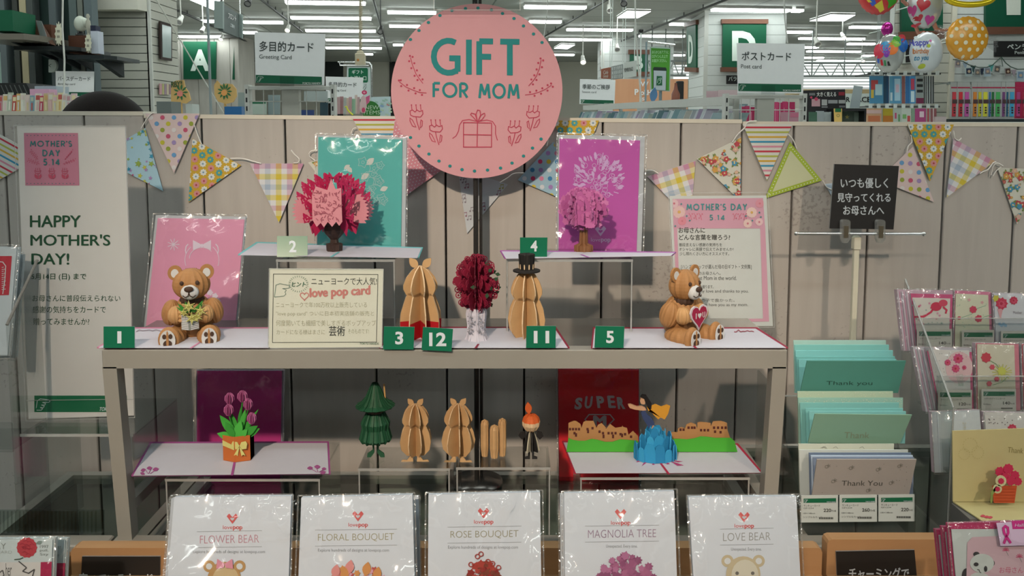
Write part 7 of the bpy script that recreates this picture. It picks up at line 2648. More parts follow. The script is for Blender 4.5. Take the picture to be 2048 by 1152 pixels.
b.sheet(pl, [(478.3, 27), (484, 29), (484, 77), (478.3, 74)], 0.03, P('8f9a98'))
b.part('end_board', o)
b = MB()
b.tube([at(446, 3, 6.02), V((at(446, 3, 6.02).x, 6.02, CEIL_Z - 0.001))], 0.006, CHROME, 6)
b.tube([at(480, 28, 6.93), V((at(480, 28, 6.93).x, 6.93, CEIL_Z - 0.001))], 0.006, CHROME, 6)
b.part('hanging_rods', o)
# ------------------------------------------------------------------ shop signs like the greeting card one
def shop_sign(name, lab, q, Y, jp, en, yaw=0, post=None):
 pl = lean(q[3][0], q[3][1], Y, 0, yaw)
 x0, y0, x1, y1 = q[0][0], q[0][1], q[2][0], q[2][1]
 w_, h = x1 - x0, y1 - y0
 dy = q[1][1] - q[0][1]
 b = MB()
 b.sheet(pl, q, 0.004, P('a9b0ad', k=1.85))
 o = b.top('section_sign', lab, 'sign', 'white shop section signs')
 b = MB()
 T_ = P('3f4544')
 f = lambda u, v: (x0 + u * w_, y0 + v * h)
 a, c = f(jp[1], jp[3]), f(jp[2], jp[4])
 b.text(pl, jp[0], a[0], a[1], c[0], c[1], T_, 0.012, dy=dy * .6)
 a, c = f(en[1], en[3]), f(en[2], en[4])
 b.text(pl, en[0], a[0], a[1], c[0], c[1], T_, 0.008, dy=dy * .4)
 b.part('printed_text', o)
 b = MB()
 s0, s1 = f(0.02, 0.80), f(0.97, 0.95)
 shop_strip(b, pl, [(s0[0], s0[1]), (s1[0], s0[1] + dy), (s1[0], s1[1] + dy), (s0[0], s1[1])])
 b.part('green_strip', o)
 b = MB()
 m0 = f(0.37, 0.84)
 zf = pl.pt(*f(0.5, 1.0)).z
 b.sheet(pl, [(m0[0], m0[1]), (m0[0] + w_ * .2, m0[1]), (m0[0] + w_ * .2, y1 + h * .02), (m0[0], y1 + h * .02)], 0.003, ACRYL, ACRYL_EDGE, off=0.002)
 b.part('clear_foot', o)
 if Y > 4:
  b = MB()
  p = pl.pt(*f(0.5, 0.98))
  b.tube([p + V((0, 0.012, 0)), V((p.x, p.y + 0.012, 0))], 0.006, CHROME, 6)
  b.part('stand_pole', o)
 return o
shop_sign('section_sign', 'white section sign reading Greeting Card on the steel rack, the larger of two alike', [(509, 64), (650, 68), (648, 171), (511, 166)], 2.42, ('多目的カード', .07, .85, .17, .36), ('Greeting Card', .07, .535, .42, .52), -2)
shop_sign('section_sign', 'smaller white section sign farther back reading Greeting Card beside the party picks', [(651, 153), (726, 155), (725, 207), (652, 206)], 4.5, ('多目的カード', .08, .84, .2, .38), ('Greeting Card', .1, .55, .47, .56))
shop_sign('section_sign', 'white section sign reading Birthday card above the dark haired person', [(111, 142), (188, 143), (187, 194), (112, 194)], 4.4, ('バースデーカード', .06, .92, .2, .38), ('Birthday card', .07, .52, .46, .56))
shop_sign('section_sign', 'white section sign reading Season card at the end of the bagged card row', [(1160, 158), (1231, 160), (1229, 209), (1159, 208)], 4.85, ('季節のご挨拶', .07, .87, .2, .39), ('Season card', .06, .47, .46, .54))
shop_sign('section_sign', 'white section sign reading Post card on the steel rack of magenta packs', [(1474, 86), (1610, 88), (1606, 187), (1476, 186)], 2.45, ('ポストカード', .07, .82, .17, .34), ('Post card', .06, .37, .42, .5))
def peg_rack(lab, x0, x1, yt, Y, contents, wires, seed):
 """steel rack frame: slotted posts, top bar, middle upright, wires"""
 A, B = at(x0, yt, Y), at(x1, yt, Y)
 zt = A.z
 o = thing('steel_card_rack', ((A.x + B.x) / 2, Y, 0), lab, 'rack', 'steel card racks')
 u = Y / F
 b = MB()
 b.bevbox((A.x, Y, zt - 7 * u), (B.x, Y + 0.03, zt), OFFWHITE, 0.001)
 b.part('top_bar', o)
 for xx in (A.x - 7 * u, B.x):
  b = MB()
  b.box((xx, Y - 0.002, 0), (xx + 8 * u, Y + 0.032, zt + 3 * u), OFFWHITE)
  p = b.part('post', o)
  b = MB()
  for k in range(6):
   z = zt - (6 + 17 * k) * u
   b.box((xx + 2.4 * u, Y - 0.0028, z - 9 * u), (xx + 5.2 * u, Y - 0.0021, z), BLACK)
  b.part('slots', p)
 xm = at((x0 + x1) / 2 + 1, yt, Y).x
 b = MB()
 b.box((xm - 17 * u, Y + 0.002, 0), (xm + 17 * u, Y + 0.028, zt - 7.2 * u), surf('greige_upright', (0.42, 0.42, 0.37), 0.5))
 b.part('middle_upright', o)
 b = MB()
 for py in wires:
  z = at(x0, py, Y).z
  b.tube([(A.x, Y + 0.004, z), (B.x, Y + 0.004, z)], 0.0016, OFFWHITE, 6)
 for t in (0.18, 0.30, 0.70, 0.82):
  x = A.x + (B.x - A.x) * t
  b.tube([(x, Y + 0.004, zt - 7 * u), (x, Y + 0.004, zt - 0.3)], 0.0014, OFFWHITE, 6)
 b.part('wires', o)
 return o
peg_rack('steel card rack under the larger greeting card sign', 496, 661, 172, 2.46, None, [203], 1)
peg_rack('steel card rack of magenta packs under the post card sign', 1457, 1606, 190, 2.46, None, [220], 2)
ZG1 = gondola('low shop fitting behind the partition holding the greeting card goods', 105, 790, 2.5, 3.3, 232)
ZG2 = gondola('low shop fitting behind the partition holding the birthday cards', -150, 215, 2.9, 3.6, 226)
ZG3 = gondola('low shop fitting behind the partition holding the magenta packs', 1492, 1612, 2.5, 2.9, 246)
ZG4 = gondola('low shop fitting behind the partition holding the magnifiers and small packs', 1600, 2100, 3.3, 4.2, 244)
def bag(lab, x0, y0, x1, y1, Y, c, group, name='bagged_card', skew=0.0, dep=0.004, film=True, z=None, mark=None):
 pl = lean(x0, y1, Y)
 b = MB()
 b.sheet(pl, [(x0 + skew, y0), (x1 + skew, y0), (x1, y1), (x0, y1)], dep, P(c, 0.25, 0.6))
 o = b.top(name, lab, 'packaged goods', group)
 if mark:
  b = MB()
  for m in mark:
   b.shape(pl, [(x0 + (x1 - x0) * m[0] + skew * (1 - m[1]), y0 + (y1 - y0) * m[1]), (x0 + (x1 - x0) * m[2] + skew * (1 - m[1]), y0 + (y1 - y0) * m[1]),
 (x0 + (x1 - x0) * m[2] + skew * (1 - m[3]), y0 + (y1 - y0) * m[3]), (x0 + (x1 - x0) * m[0] + skew * (1 - m[3]), y0 + (y1 - y0) * m[3])], P(m[4]), 1)
  b.part('printed_label', o)
 return o
R = random.Random(77)
# birthday cards in a row
cs = ['b58a8f', 'c9c4b5', 'a8b0a0', 'b0564f', 'c4a06a', 'd0ccc0', 'c9b6b0', '7f9aa8', 'cfcabc', 'b54f5f', 'c2b08a', 'c9a9a6', 'd1c39c', 'd3c59f', 'cfcac2', 'c2bdb8', 'cbb0b4']
nm = ['red striped', 'white', 'grey green', 'dark red', 'tan', 'cream', 'pale pink', 'blue feathered', 'ivory', 'crimson', 'ochre', 'rose speckled', 'yellowish', 'straw coloured', 'white heart topped', 'grey white', 'pale rose']
for k in range(17):
 x = -4 + k * 9.1
 c = bag('%s birthday card in the row below the showcase' % nm[k], x, 188 + R.uniform(-3, 4), x + R.uniform(9, 13), 224, 3.0 - 0.012 * k, cs[k], 'birthday cards in a row', 'birthday_card', R.uniform(-1, 2),
 mark=[(0.15, 0.1, 0.8, 0.35, R.choice(cs)), (0.3, 0.45, 0.6, 0.9, R.choice(cs))])
o = thing('black_card_tray', at(30, 190, 3.5), 'black slanted card tray behind the birthday cards', 'tray')
b = MB()
pl = lean(30, 190, 3.5)
b.sheet(pl, [(-20, 166), (52, 166), (66, 190), (-20, 190)], 0.2, P('1c1d1d'))
b.part('tray_body', o)
b = MB()
for k in range(6):
 b.line(pl, [(2 + 9 * k, 170), (10 + 9 * k, 188)], 2.0, P('4a4c4b'))
b.part('dividers', o)
simple('pink_bag_bundle', 'bundle of pink and clear bags beside the black tray', 'packaged goods', 62, 178, 98, 229, 3.4, 0.06, P('b58aa0', 0.3))
simple('clear_tray', 'grey clear tray behind the birthday cards', 'tray', 72, 172, 112, 229.2, 3.47, 0.1, P('8f98a0', 0.3))
# hanging cables and poles
for lab, pts, r, Y, m in (('white hanging cable falling in front of the showcase', [(126, -60), (125, 60), (129, 120), (128, 193)], 0.0035, 3.2, OFFWHITE),
 ('pale cord stretched aslant past the letter A sign', [(300, -22), (316, 5), (380, 113), (447, 226)], 0.0022, 2.7, surf('pale_cord', (0.5, 0.5, 0.45), 0.7)),
 ('thin white wire hanging behind the top right of the round pink sign', [(1096, -30), (1095, 20), (1088, 73), (1087, 110)], 0.0018, 3.0, OFFWHITE),
 ('white cable hanging past the green phone sign', [(1270, -20), (1271, 60), (1278, 150), (1283, 205)], 0.004, 3.6, OFFWHITE),
 ('white cable hanging above the post card sign', [(1567, -20), (1570, 40), (1575, 86)], 0.0025, 2.6, OFFWHITE)):
 b = MB()
 b.tube([at(x, y, Y) for x, y in pts], r, m, 6)
 b.top('hanging_cable', lab.replace('top right', 'edge'), 'cable')
b = MB()
p = at(422, 226, 2.55)
b.tube([(p.x, p.y, ZG1), (p.x, p.y, at(422, -40, 2.55).z)], 0.0042, surf('blue_grey_pole', (0.34, 0.40, 0.41), 0.3, 0.3), 8)
b.top('slim_pole', 'slim blue grey pole standing before the letter A sign', 'pole')
b = MB()
p, q_ = at(1280, 212, 5.3), at(1280, 66, 5.3)
b.tube([(p.x, 5.3, 0), (p.x, 5.3, q_.z)], 0.005, P('c4c8c4'), 8)
b.lathe((p.x, 5.3, q_.z), [(0.006, 0), (0.016, 0.012), (0.016, 0.022), (0.004, 0.024)], BLACK, 12)
b.top('pole_stand', 'white pole with a black top in front of the letter B column', 'pole')
b = MB()
p, q_ = at(1291, 205, 4.9), at(1291, 84, 4.9)
b.tube([(p.x, 4.9, 0), (p.x, 4.9, q_.z)], 0.006, P('7d8a8f'), 8)
b.top('slim_pole', 'grey pole beside the green phone sign', 'pole')
# coiled cable with its socket
o = thing('cable_reel_socket', at(721, 130, 3.0), 'beige coiled cable hanging down to a beige socket block', 'cable')
BG = surf('beige_plastic', (0.52, 0.46, 0.33), 0.5)
b = MB()
t0, t1 = at(721, 106, 3.0), at(722, -30, 3.0)
n = 420
b.tube([t0.lerp(t1, i / n) + V((0.0052 * cos(i * 0.75), 0.0052 * sin(i * 0.75), 0)) for i in range(n + 1)], 0.0022, BG, 5)
b.part('coiled_cable', o)
b = MB()
A = at(721, 130, 3.0)
b.bevbox((A.x - 0.018, 2.985, A.z), (A.x + 0.018, 3.015, at(721, 106, 3.0).z), BG, 0.004)
b.bevbox((A.x - 0.012, 2.99, at(721, 106, 3.0).z), (A.x + 0.012, 3.01, at(721, 102, 3.0).z), BG, 0.003)
s = b.part('socket_block', o)
b = MB()
c = at(716, 120, 2.985)
b.ball(c, 0.005, 0.002, 0.005, P('a8703c'), 12, 8)
b.part('switch', s)
# party picks
for k, (x0, y0, x1, c, lab) in enumerate(((672, 194, 680, 'a8888a', 'rose'), (679, 193, 686, 'a0787a', 'dusty red'), (686, 195, 692, 'aab0ac', 'silvery'), (691, 196, 697, 'c4aaa0', 'flesh pink'), (697, 194, 703, 'b59094', 'old rose'), (703, 198, 710, '8fb096', 'mint'),
 (709, 190, 714, 'c9b3ac', 'cream pink'), (714, 194, 719, 'b5989a', 'mauve'), (675, 205, 683, '8f9c9c', 'grey'), (684, 205, 691, '9ca8a8', 'pale grey'))):
 bag(lab + ' party pick pack in the bunch by the smaller greeting card sign', x0, y0, x1, 228, 2.75 + 0.01 * k, c, 'party pick packs', 'party_pick_pack', 0.5)
o = thing('pink_flower_pick', at(729, 226, 2.72), 'pink pick with a round flower head and a shoe shaped tag', 'party pick')
pl = lean(729, 226, 2.72)
b = MB()
b.sheet(pl, [(722, 195), (727, 190), (731, 195), (733, 212), (730, 226), (723, 226), (719, 216)], 0.004, P('c2a5a6'))
b.sheet(pl, circ(727, 220, 3.4, 12, 5), 0.002, P('b5405f'), off=0.002)
b.part('shoe_tag', o)
b = MB()
b.sheet(pl, [(727, 196), (739, 190), (738, 204), (732, 210)], 0.002, P('c45f86'), off=-0.006)
b.sheet(pl, circ(729, 185, 5.2, 16, 4.4), 0.004, P('c23a62'), off=0.004)
b.sheet(pl, circ(729, 185, 2.2, 12, 2), 0.002, P('d98fa6'), off=0.006)
b.part('flower_head', o)
b = MB()
pts = [at(x, y, 2.70) for x, y in ((690, 214), (693, 213), (695, 219), (700, 225), (706, 230))]
b.tube(pts, 0.0028, P('c9c43f'), 6)
b.top('yellow_curl', 'small curled yellow stick at the foot of the party picks', 'party pick')
simple('blue_tin', 'small blue and green tin beside the steel rack', 'box', 449, 213, 483, 232.6, 2.62, 0.08, P('2f5f8f', 0.3))
simple('goods_box', 'small pale goods box behind the partition under the tan leaf boards', 'box', 372, 208, 384, 232.6, 2.62, 0.06, P('a8aaa6'))
simple('goods_box', 'dark grey goods bundle beside the cream slat column', 'box', 314, 203, 342, 233, 2.7, 0.08, P('5f6462'))
for k, (x0, y0, x1, y1, c, l) in enumerate(((500, 202, 533, 229, 'a9b3aa', 'white labelled'), (536, 190, 560, 229, '7f8a8c', 'grey clear'), (602, 220, 628, 232, '2f3f6f', 'navy'), (640, 205, 656, 232, '2c3f48', 'dark blue'), (608, 182, 655, 204, '9aa09f', 'silvery'), (476, 185, 490, 229, '8f9690', 'pale grey'))):
 bag(l + ' pack inside the steel greeting card rack', x0, y0, x1, y1, 2.60 + 0.01 * k, c, 'packs in the greeting card rack', 'goods_pack', mark=[(0.05, 0.02, 0.95, 0.2, '1f5f42')] if k == 0 else None)
def leaf_board(lab, pts, Y, R_, greens, text=None):
 pl = lean(pts[0][0], 210, Y)
 b = MB()
 b.sheet(pl, pts, 0.008, P('b5925c'))
 o = b.top('leaf_board', lab, 'board', 'tan leaf shaped boards')
 b = MB()
 cx, cy = sum(p[0] for p in pts) / len(pts), sum(p[1] for p in pts) / len(pts)
 for k in range(greens):
  a = 2 * pi * k / greens
  b.shape(pl, leaf2(cx + 4 * cos(a), cy + 4 * sin(a), cx + 15 * cos(a), cy + 17 * sin(a), 0.17), P('2f5f3a'), 1 + 0.05 * k)
 b.shape(pl, circ(cx - 1, cy + 3, 6, 12), P('c4756a' if text else 'c98a4f'), 3)
 if text:
  b.text(pl, text, 343, 163, 366, 175, P('2c4a30'), 0.03, dy=-2, off=4)
 b.part('printed_leaves', o)
 b = MB()
 p = at(cx, cy + 10, 3.112)
 b.box((p.x - 0.004, 3.109, ZG1), (p.x + 0.004, 3.115, p.z), P('b5925c'))
 b.part('stick', o)
leaf_board('tan board with dark green leaves beside the cream slat column', [(342, 166), (352, 161), (367, 160), (370, 175), (377, 184), (381, 200), (372, 207), (352, 205), (342, 203)], 3.1, 1, 9, 'RBY*')
leaf_board('tan board with a fan of green leaves beside the slim pole', [(428, 170), (434, 161), (442, 170), (452, 167), (464, 168), (472, 178), (473, 192), (466, 204), (452, 208), (436, 203), (429, 190)], 3.1, 2, 11)
# person behind the partition: only the crown of the dark hair shows
def person():
 hx, hy = at(221, 222, 2.06).x, 2.06
 ht = at(206, 181, 2.0).z
 o = thing('person', (hx, hy, 0), 'person with dark hair bending behind the partition, only the crown in view', 'person')
 me = bpy.data.meshes.new('body')
 k = ht / 1.62
 vs = [(0, 0, .86), (0, 0, 1.05), (0, -.01, 1.25), (0, .0, 1.36), (0, -.02, 1.44), (0, -.035, 1.52),
 (.17, 0, 1.33), (.22, -.03, 1.08), (.18, -.20, .92), (.16, -.26, .90), (-.17, 0, 1.33), (-.22, -.03, 1.08), (-.18, -.20, .92), (-.16, -.26, .90),
 (.09, 0, .80), (.10, -.01, .46), (.10, .02, .08), (.10, -.13, .035), (-.09, 0, .80), (-.10, -.01, .46), (-.10, .02, .08), (-.10, -.13, .035)]
 es = [(0, 1), (1, 2), (2, 3), (3, 4), (4, 5), (3, 6), (6, 7), (7, 8), (8, 9), (3, 10), (10, 11), (11, 12), (12, 13), (0, 14), (14, 15), (15, 16), (16, 17), (0, 18), (18, 19), (19, 20), (20, 21)]
 rs = [.14, .12, .15, .10, .055, .085, .065, .045, .035, .03, .065, .045, .035, .03, .085, .06, .045, .035, .085, .06, .045, .035]
 me.from_pydata([V(v) * k for v in vs], es, [])
 body = bpy.data.objects.new('body', me)
 col.objects.link(body)
 body.parent = o
 me.materials.append(surf('dark_coat', (0.05, 0.05, 0.06), 0.8))
 sk = body.modifiers.new('skin', 'SKIN')
 for v, r in zip(me.skin_vertices[0].data, rs):
  v.radius = (r * k, r * k * 0.85)
 me.skin_vertices[0].data[0].use_root = True
 body.modifiers.new('smooth', 'SUBSURF').levels = 2
 body.modifiers['smooth'].render_levels = 2
 c = V((hx, hy - .045, ht - 0.115))
 b = MB()
 sk_ = surf('skin', (0.55, 0.36, 0.26), 0.6)
 b.ball(c + V((0, -0.01, -0.012)), 0.078, 0.095, 0.112, sk_, 24, 16)
 b.ball(c + V((0, -0.11, -0.03)), 0.014, 0.02, 0.024, sk_, 12, 8)
 for s in (-1, 1):
  b.ball(c + V((0.08 * s, 0, -0.02)), 0.012, 0.02, 0.032, sk_, 12, 8)
 b.part('head', o)
 b = MB()
 for s in (-1, 1):
  b.ball(c + V((0.032 * s, -0.096, 0.0)), 0.012, 0.009, 0.008, BLACK, 10, 6)
 b.ball(c + V((0, -0.098, -0.072)), 0.024, 0.008, 0.007, surf('lips', (0.4, 0.13, 0.11), 0.5), 10, 6)
 b.part('eyes_and_mouth', o)
 hm = surf('dark_hair', (0.007, 0.0045, 0.004), 0.75, 0, 0.5, 300, 0.2, 0.12)
 b = MB()
 seg, rings = 48, 14
 vs, fs = [], []
 for i in range(rings + 1):
  a = pi / 2 * (1 - i / rings * 1.25)
  for k2 in range(seg):
   t = 2 * pi * k2 / seg
   w_ = 1 + (0.004 if k2 % 2 else 0)
   vs.append(c + V((0.108 * w_ * cos(a) * cos(t) if a > 0 else 0.108 * w_ * cos(t) * (1 - .25 * -a), 0.012 + 0.118 * w_ * cos(max(a, 0)) * sin(t), 0.115 * sin(a) if a > 0 else 0.16 * a)))
 for i in range(rings):
  fs += [[i * seg + k2, i * seg + (k2 + 1) % seg, (i + 1) * seg + (k2 + 1) % seg, (i + 1) * seg + k2] for k2 in range(seg)
 if not (i > 7 and 30 < k2 < 42)]
 b.add(vs, fs, hm, True)
 for k2 in range(0):
  t = R.uniform(0, 2 * pi)
  pts = [c + V((0.109 * cos(a) * cos(t), 0.012 + 0.119 * cos(a) * sin(t), 0.116 * sin(a))) for a in (1.5, 1.15, 0.8, 0.45, 0.1)]
  b.tube(pts, 0.0016, hm, 4)
 b.part('dark_hair', o)
person()
# ------------------------------------------------------------------ middle and far shop
o = thing('gift_counter_sign', (at(720, 240, 6.5).x, 6.5, 0), 'white and green hanging gift counter sign on a bent steel frame', 'sign')
pl = lean(720, 200, 6.5)
b = MB()
b.sheet(pl, [(694, 133), (741, 134), (741, 222), (694, 222)], 0.01, P('b5bdbc'))
f = b.part('white_board', o)
b = MB()
b.shape(pl, [(697, 138), (699, 136), (734, 136), (736, 138), (736, 163), (734, 165), (699, 165), (697, 163)], P('0d5a3c'), 1)
T_ = P('c4d0c8')
b.text(pl, 'ギフト', 704, 140, 727, 148, T_, 0.02, off=2)
b.text(pl, 'お渡し口', 700, 152, 733, 161, T_, 0.02, off=2)
b.text(pl, 'レジ', 724, 168, 733, 180, P('2c3532'), 0.02, off=1)
b.part('green_lettering', f)
b = MB()
p0 = at(743, 224, 6.5)
tp = [at(x, y, 6.49) for x, y in ((676, 124), (700, 124), (730, 124.5), (738, 125.5), (742, 130), (743, 140))]
b.tube(tp + [V((p0.x, 6.49, 0.0))], 0.008, CHROME, 8)
b.tube([at(679, 124, 6.49), at(680, 131, 6.49), at(738, 131, 6.49)], 0.005, CHROME, 6)
b.part('bent_frame', o)
gondola('grey shop fitting carrying the round green sign', 640, 795, 4.62, 5.2, 236)
pl = lean(745, 225, 4.7)
b = MB()
b.sheet(pl, [(726, 236), (726, 215)] + arc(740, 222, 20, 20, 180, 360, 16) + [(760, 236)], 0.006, P('2f6b2f'))
o = b.top('round_new_items_sign', 'round dark green sign lettered New Items next to the party picks', 'sign')
b = MB()
b.text(pl, 'NEW', 730, 211, 758, 219, P('b0c4a8'), 0)
b.text(pl, 'ITEMS', 728, 221, 760, 229, P('b0c4a8'), 0)
b.part('pale_lettering', o)
pl = lean(762, 232, 4.9)
b = MB()
b.sheet(pl, [(742, 194), (781, 193), (781, 236), (742, 236)], 0.006, P('a8b5b8'))
o = b.top('patterned_poster', 'pale blue patterned poster behind the round green sign', 'poster')
b = MB()
for k in range(22):
 x, y = R.uniform(745, 779), R.uniform(197, 228)
 b.shape(pl, [(x, y), (x + 6, y + 2), (x + 5, y + 5), (x - 1, y + 3)], P(R.choice(['8fa89c', 'b5666a', '7f98b5', 'a8b59c'])), 1 + 0.05 * k)
b.part('printed_pattern', o)
gondola('grey service counter behind the gift counter sign', 640, 800, 6.6, 7.6, 248)
# wood feature wall with white letters, phone sign, board shapes
o = thing('wood_feature_wall', (at(1300, 240, 9.0).x, 9.0, 0), 'orange wood feature wall with white raised letters', 'display wall')
A, B = at(1229, 158, 9.0), at(1376, 158, 9.0)
b = MB()
b.box((A.x, 9.0, 0), (B.x, 9.12, A.z), wood('orange_plywood', (0.62, 0.30, 0.16), (0.74, 0.40, 0.23), (1.5, 12, 12), 0.5, 'Z'))
b.part('wood_panel', o)
pl = lean(1300, 200, 8.99)
b = MB()
WL = P('d8d4c8', k=1.3)
b.text(pl, 'W', 1281, 163, 1297, 173, WL, 0.02, off=1)
b.text(pl, 'P', 1269, 178, 1277, 190, WL, 0.04, off=1)
b.text(pl, 'oLH', 1281, 180, 1303, 190, WL, 0.04, off=1)
b.text(pl, 'S', 1284, 195, 1289, 201, WL, 0.02, off=1)
b.part('white_letters', o)
o = thing('phone_app_sign', (at(1321, 182, 5.0).x, 5.0, 0), 'green upright sign picturing a phone on a slim stand', 'sign')
pl = lean(1321, 182, 5.0)
b = MB()
b.sheet(pl, [(1300, 93), (1342, 95), (1340, 183), (1301, 180)], 0.012, P('9aa89f'))
f = b.part('frame', o)
b = MB()
b.shape(pl, [(1302, 96), (1340, 98), (1338, 181), (1303, 178)], P('4a8a2f'), 1)
for k, t in enumerate(('あらかじめアプリに', 'ログインした上で', 'お並びください。')):
 b.text(pl, t, 1304, 101 + 8.5 * k, 1337 - 2 * k, 107.5 + 8.5 * k, P('a9d0a0'), 0.02, off=2)
b.shape(pl, [(1306, 137), (1308, 134), (1331, 135), (1333, 138), (1332, 181), (1306, 179)], P('24302a'), 2)
b.shape(pl, [(1307, 141), (1332, 142), (1331, 181), (1307, 179)], P('a9b0b5'), 3)
b.shape(pl, [(1313, 152), (1324, 152.5), (1324, 171), (1312, 171)], P('23583c'), 4)
b.line(pl, [(1314, 166), (1316, 158), (1322, 156), (1322, 159), (1318, 160), (1321, 162), (1320, 166), (1316, 168)], 0.9, P('a9c4b0'), 5)
b.part('printed_face', f)
b = MB()
c = at(1321, 181, 5.03)
b.tube([(c.x, 5.03, 0.0), (c.x, 5.03, c.z + 0.08)], 0.01, P('7d8a8f'), 8)
b.lathe((c.x, 5.03, 0), [(0.16, 0), (0.16, 0.012), (0.02, 0.02)], P('6a7070'), 20)
b.part('stand', o)
b = MB()
b.tube([at(1296, 84, 4.98), at(1350, 90, 4.98)], 0.006, CHROME, 6)
b.tube([at(1303, 86, 4.98), at(1303, 94, 4.98)], 0.003, CHROME, 6)
b.tube([at(1339, 89, 4.98), at(1339, 96, 4.98)], 0.003, CHROME, 6)
b.part('top_bar', o)
b = MB()
gondola('low pale fitting under the amber bottle', 1296, 1374, 4.45, 4.85, 206)
pl = lean(1307, 206, 4.5)
b.sheet(pl, leaf2(1305, 206, 1310, 174, 0.23, 8), 0.012, P('55789c', 0.3))
b.top('blue_board', 'small blue board shaped item under the green phone sign', 'goods')
b = MB()
f = at(1351, 205.9, 4.5)
b.lathe(f, [(0.024, 0), (0.024, 0.05), (0.012, 0.075), (0.008, 0.10), (0.008, 0.11)], P('7d4a3a', 0.3), 14)
b.top('amber_bottle', 'amber brown bottle beside a black upright item near the slat column', 'bottle')
b = MB()
f = at(1364, 205.9, 4.55)
b.bevbox((f.x - 0.02, 4.6, f.z), (f.x + 0.02, 4.64, at(1364, 162, 4.6).z), BLACK, 0.004)
b.top('black_upright_item', 'black upright item beside the amber bottle', 'goods')
X0b, X1b = slat_column('column_3', 1204, 1345, 15.5, 0.9, -1, 0.14, SLATW)
letter_sign('green sign with a white letter B on the far column', 'B', [(1260, 104), (1296, 104), (1296, 148), (1260, 148)], 15.42, (1268, 112, 1286, 139), True)
plb = Pl((X0b - 0.03, 15.8, 1.8), (-1, -0.6, 0), 0.004)
letter_sign('narrow green sign with a white letter B seen aslant on the far column', 'B', [(1205, 106), (1213, 104), (1213, 137), (1205, 138)], 15.5, (1207, 114, 1212, 131), True, plane=plb)
X0d, X1d = slat_column('column_4', 1409, 1567, 11.7, 1.1, -1, 0.145, SLATW)
letter_sign('large green sign with a white letter D behind the post card sign', 'D', [(1446, 43), (1533, 43), (1532, 139), (1445, 139)], 11.62, (1464, 62, 1512, 122), True)
pld = Pl((X0d - 0.03, 12.2, 1.8), (-1, -0.12, 0), 0.004)
letter_sign('green sign with a white letter D seen aslant on the side of the slat column', 'D', [(1373, 50), (1391, 44), (1392, 140), (1374, 139)], 12, (1377, 70, 1386, 127), True, plane=pld)
pl = lean(1466, 168, 11.68)
b = MB()
b.sheet(pl, [(1453, 151), (1482, 151), (1482, 168), (1453, 168)], 0.03, BLACK)
o = b.top('black_section_label', 'black section label below the large letter D sign', 'sign')
b = MB()
b.text(pl, 'バラエ', 1457, 153, 1482, 162, P('c4c8c4'), 0.02)
b.part('white_lettering', o)
# roof trusses near the windows, hanging rack signs
TRM = surf('grey_truss', (0.27, 0.30, 0.29), 0.5)
def truss(lab, x0, x1, ya, yb, Y, n):
 o = thing('lattice_truss', at((x0 + x1) / 2, yb, Y), lab, 'truss', None)
 b = MB()
 b.tube([at(x0, ya, Y), at(x1, ya, Y)], 0.018, TRM, 6)
 b.tube([at(x0, yb, Y), at(x1, yb, Y)], 0.018, TRM, 6)
 b.part('chords', o)
 b = MB()
 for k in range(n):
  a, c = x0 + (x1 - x0) * k / n, x0 + (x1 - x0) * (k + 1) / n
  m = (a + c) / 2
  b.tube([at(a, ya, Y), at(m - 2, yb, Y)], 0.009, TRM, 5)
  b.tube([at(m + 2, yb, Y), at(c, ya, Y)], 0.009, TRM, 5)
 b.part('web', o)
 b = MB()
 for t in (0.1, 0.45, 0.9):
  p = at(x0 + (x1 - x0) * t, yb, Y)
  b.tube([p, V((p.x, p.y, CEIL_Z - 0.001))], 0.012, TRM, 5)
 b.part('hangers', o)
truss('grey lattice truss in front of the long louvred window', 1605, 1790, 126, 153, 14.0, 5)
truss('short grey lattice truss in front of the small louvred window', 1296, 1372, 122, 150, 14.0, 3)
pl = lean(1260, 157, 7.0, 0, -25)
b = MB()
b.sheet(pl, [(1248, 125), (1272, 121), (1272, 152), (1248, 157)], 0.02, P('a8aaa5'))
o = b.top('hanging_board', 'white hanging board with dark capital letters beside the letter B sign', 'sign')
b = MB()
b.text(pl, 'POWER PLACE', 1249, 137, 1266, 144, P('3f3f3c'), 0.04, dy=-3)
b.part('dark_lettering', o)
b = MB()
for x, y in ((1250, 125), (1269, 122)):
 p = pl.pt(x, y)
 b.tube([p, V((p.x, p.y, CEIL_Z - 0.001))], 0.004, P('c4c8c4'), 5)
b.part('rods', o)
pl = lean(1212, 158, 7.6, 0, -15)
b = MB()
b.sheet(pl, [(1202, 138), (1222, 134), (1222, 158), (1202, 157)], 0.02, P('8a5442'))
o = b.top('hanging_board', 'brown hanging board with pale script above the seasonal card sign', 'sign')
b = MB()
b.text(pl, 'Cafe', 1206, 141, 1216, 148, P('b5aaa0'), 0.02, shear=.2)
b.text(pl, 'Goods', 1206, 149, 1216, 155, P('b5aaa0'), 0.02, shear=.2)
b.part('pale_script', o)
b = MB()
for x, y in ((1204, 138), (1220, 135)):
 p = pl.pt(x, y)
 b.tube([p, V((p.x, p.y, CEIL_Z - 0.001))], 0.004, P('c4c8c4'), 5)
b.part('rods', o)
b = MB()
for k in range(7):
 b.tube([at(1223 + k * 3.7, 134 - k * 0.8, 7.3), at(1223 + k * 3.7, 160 - k * 0.5, 7.3)], 0.006, TRM, 5)
for k in range(4):
 b.tube([at(1223, 134 + k * 8, 7.3), at(1246, 129 + k * 9, 7.3)], 0.006, TRM, 5)
p1, p2_ = at(1224, 134, 7.3), at(1245, 129, 7.3)
for p in (p1, p2_):
 b.tube([p, V((p.x, p.y, CEIL_Z - 0.001))], 0.004, P('c4c8c4'), 5)
b.top('wire_grid_panel', 'small hanging wire grid between the brown and the white hanging boards', 'grid')
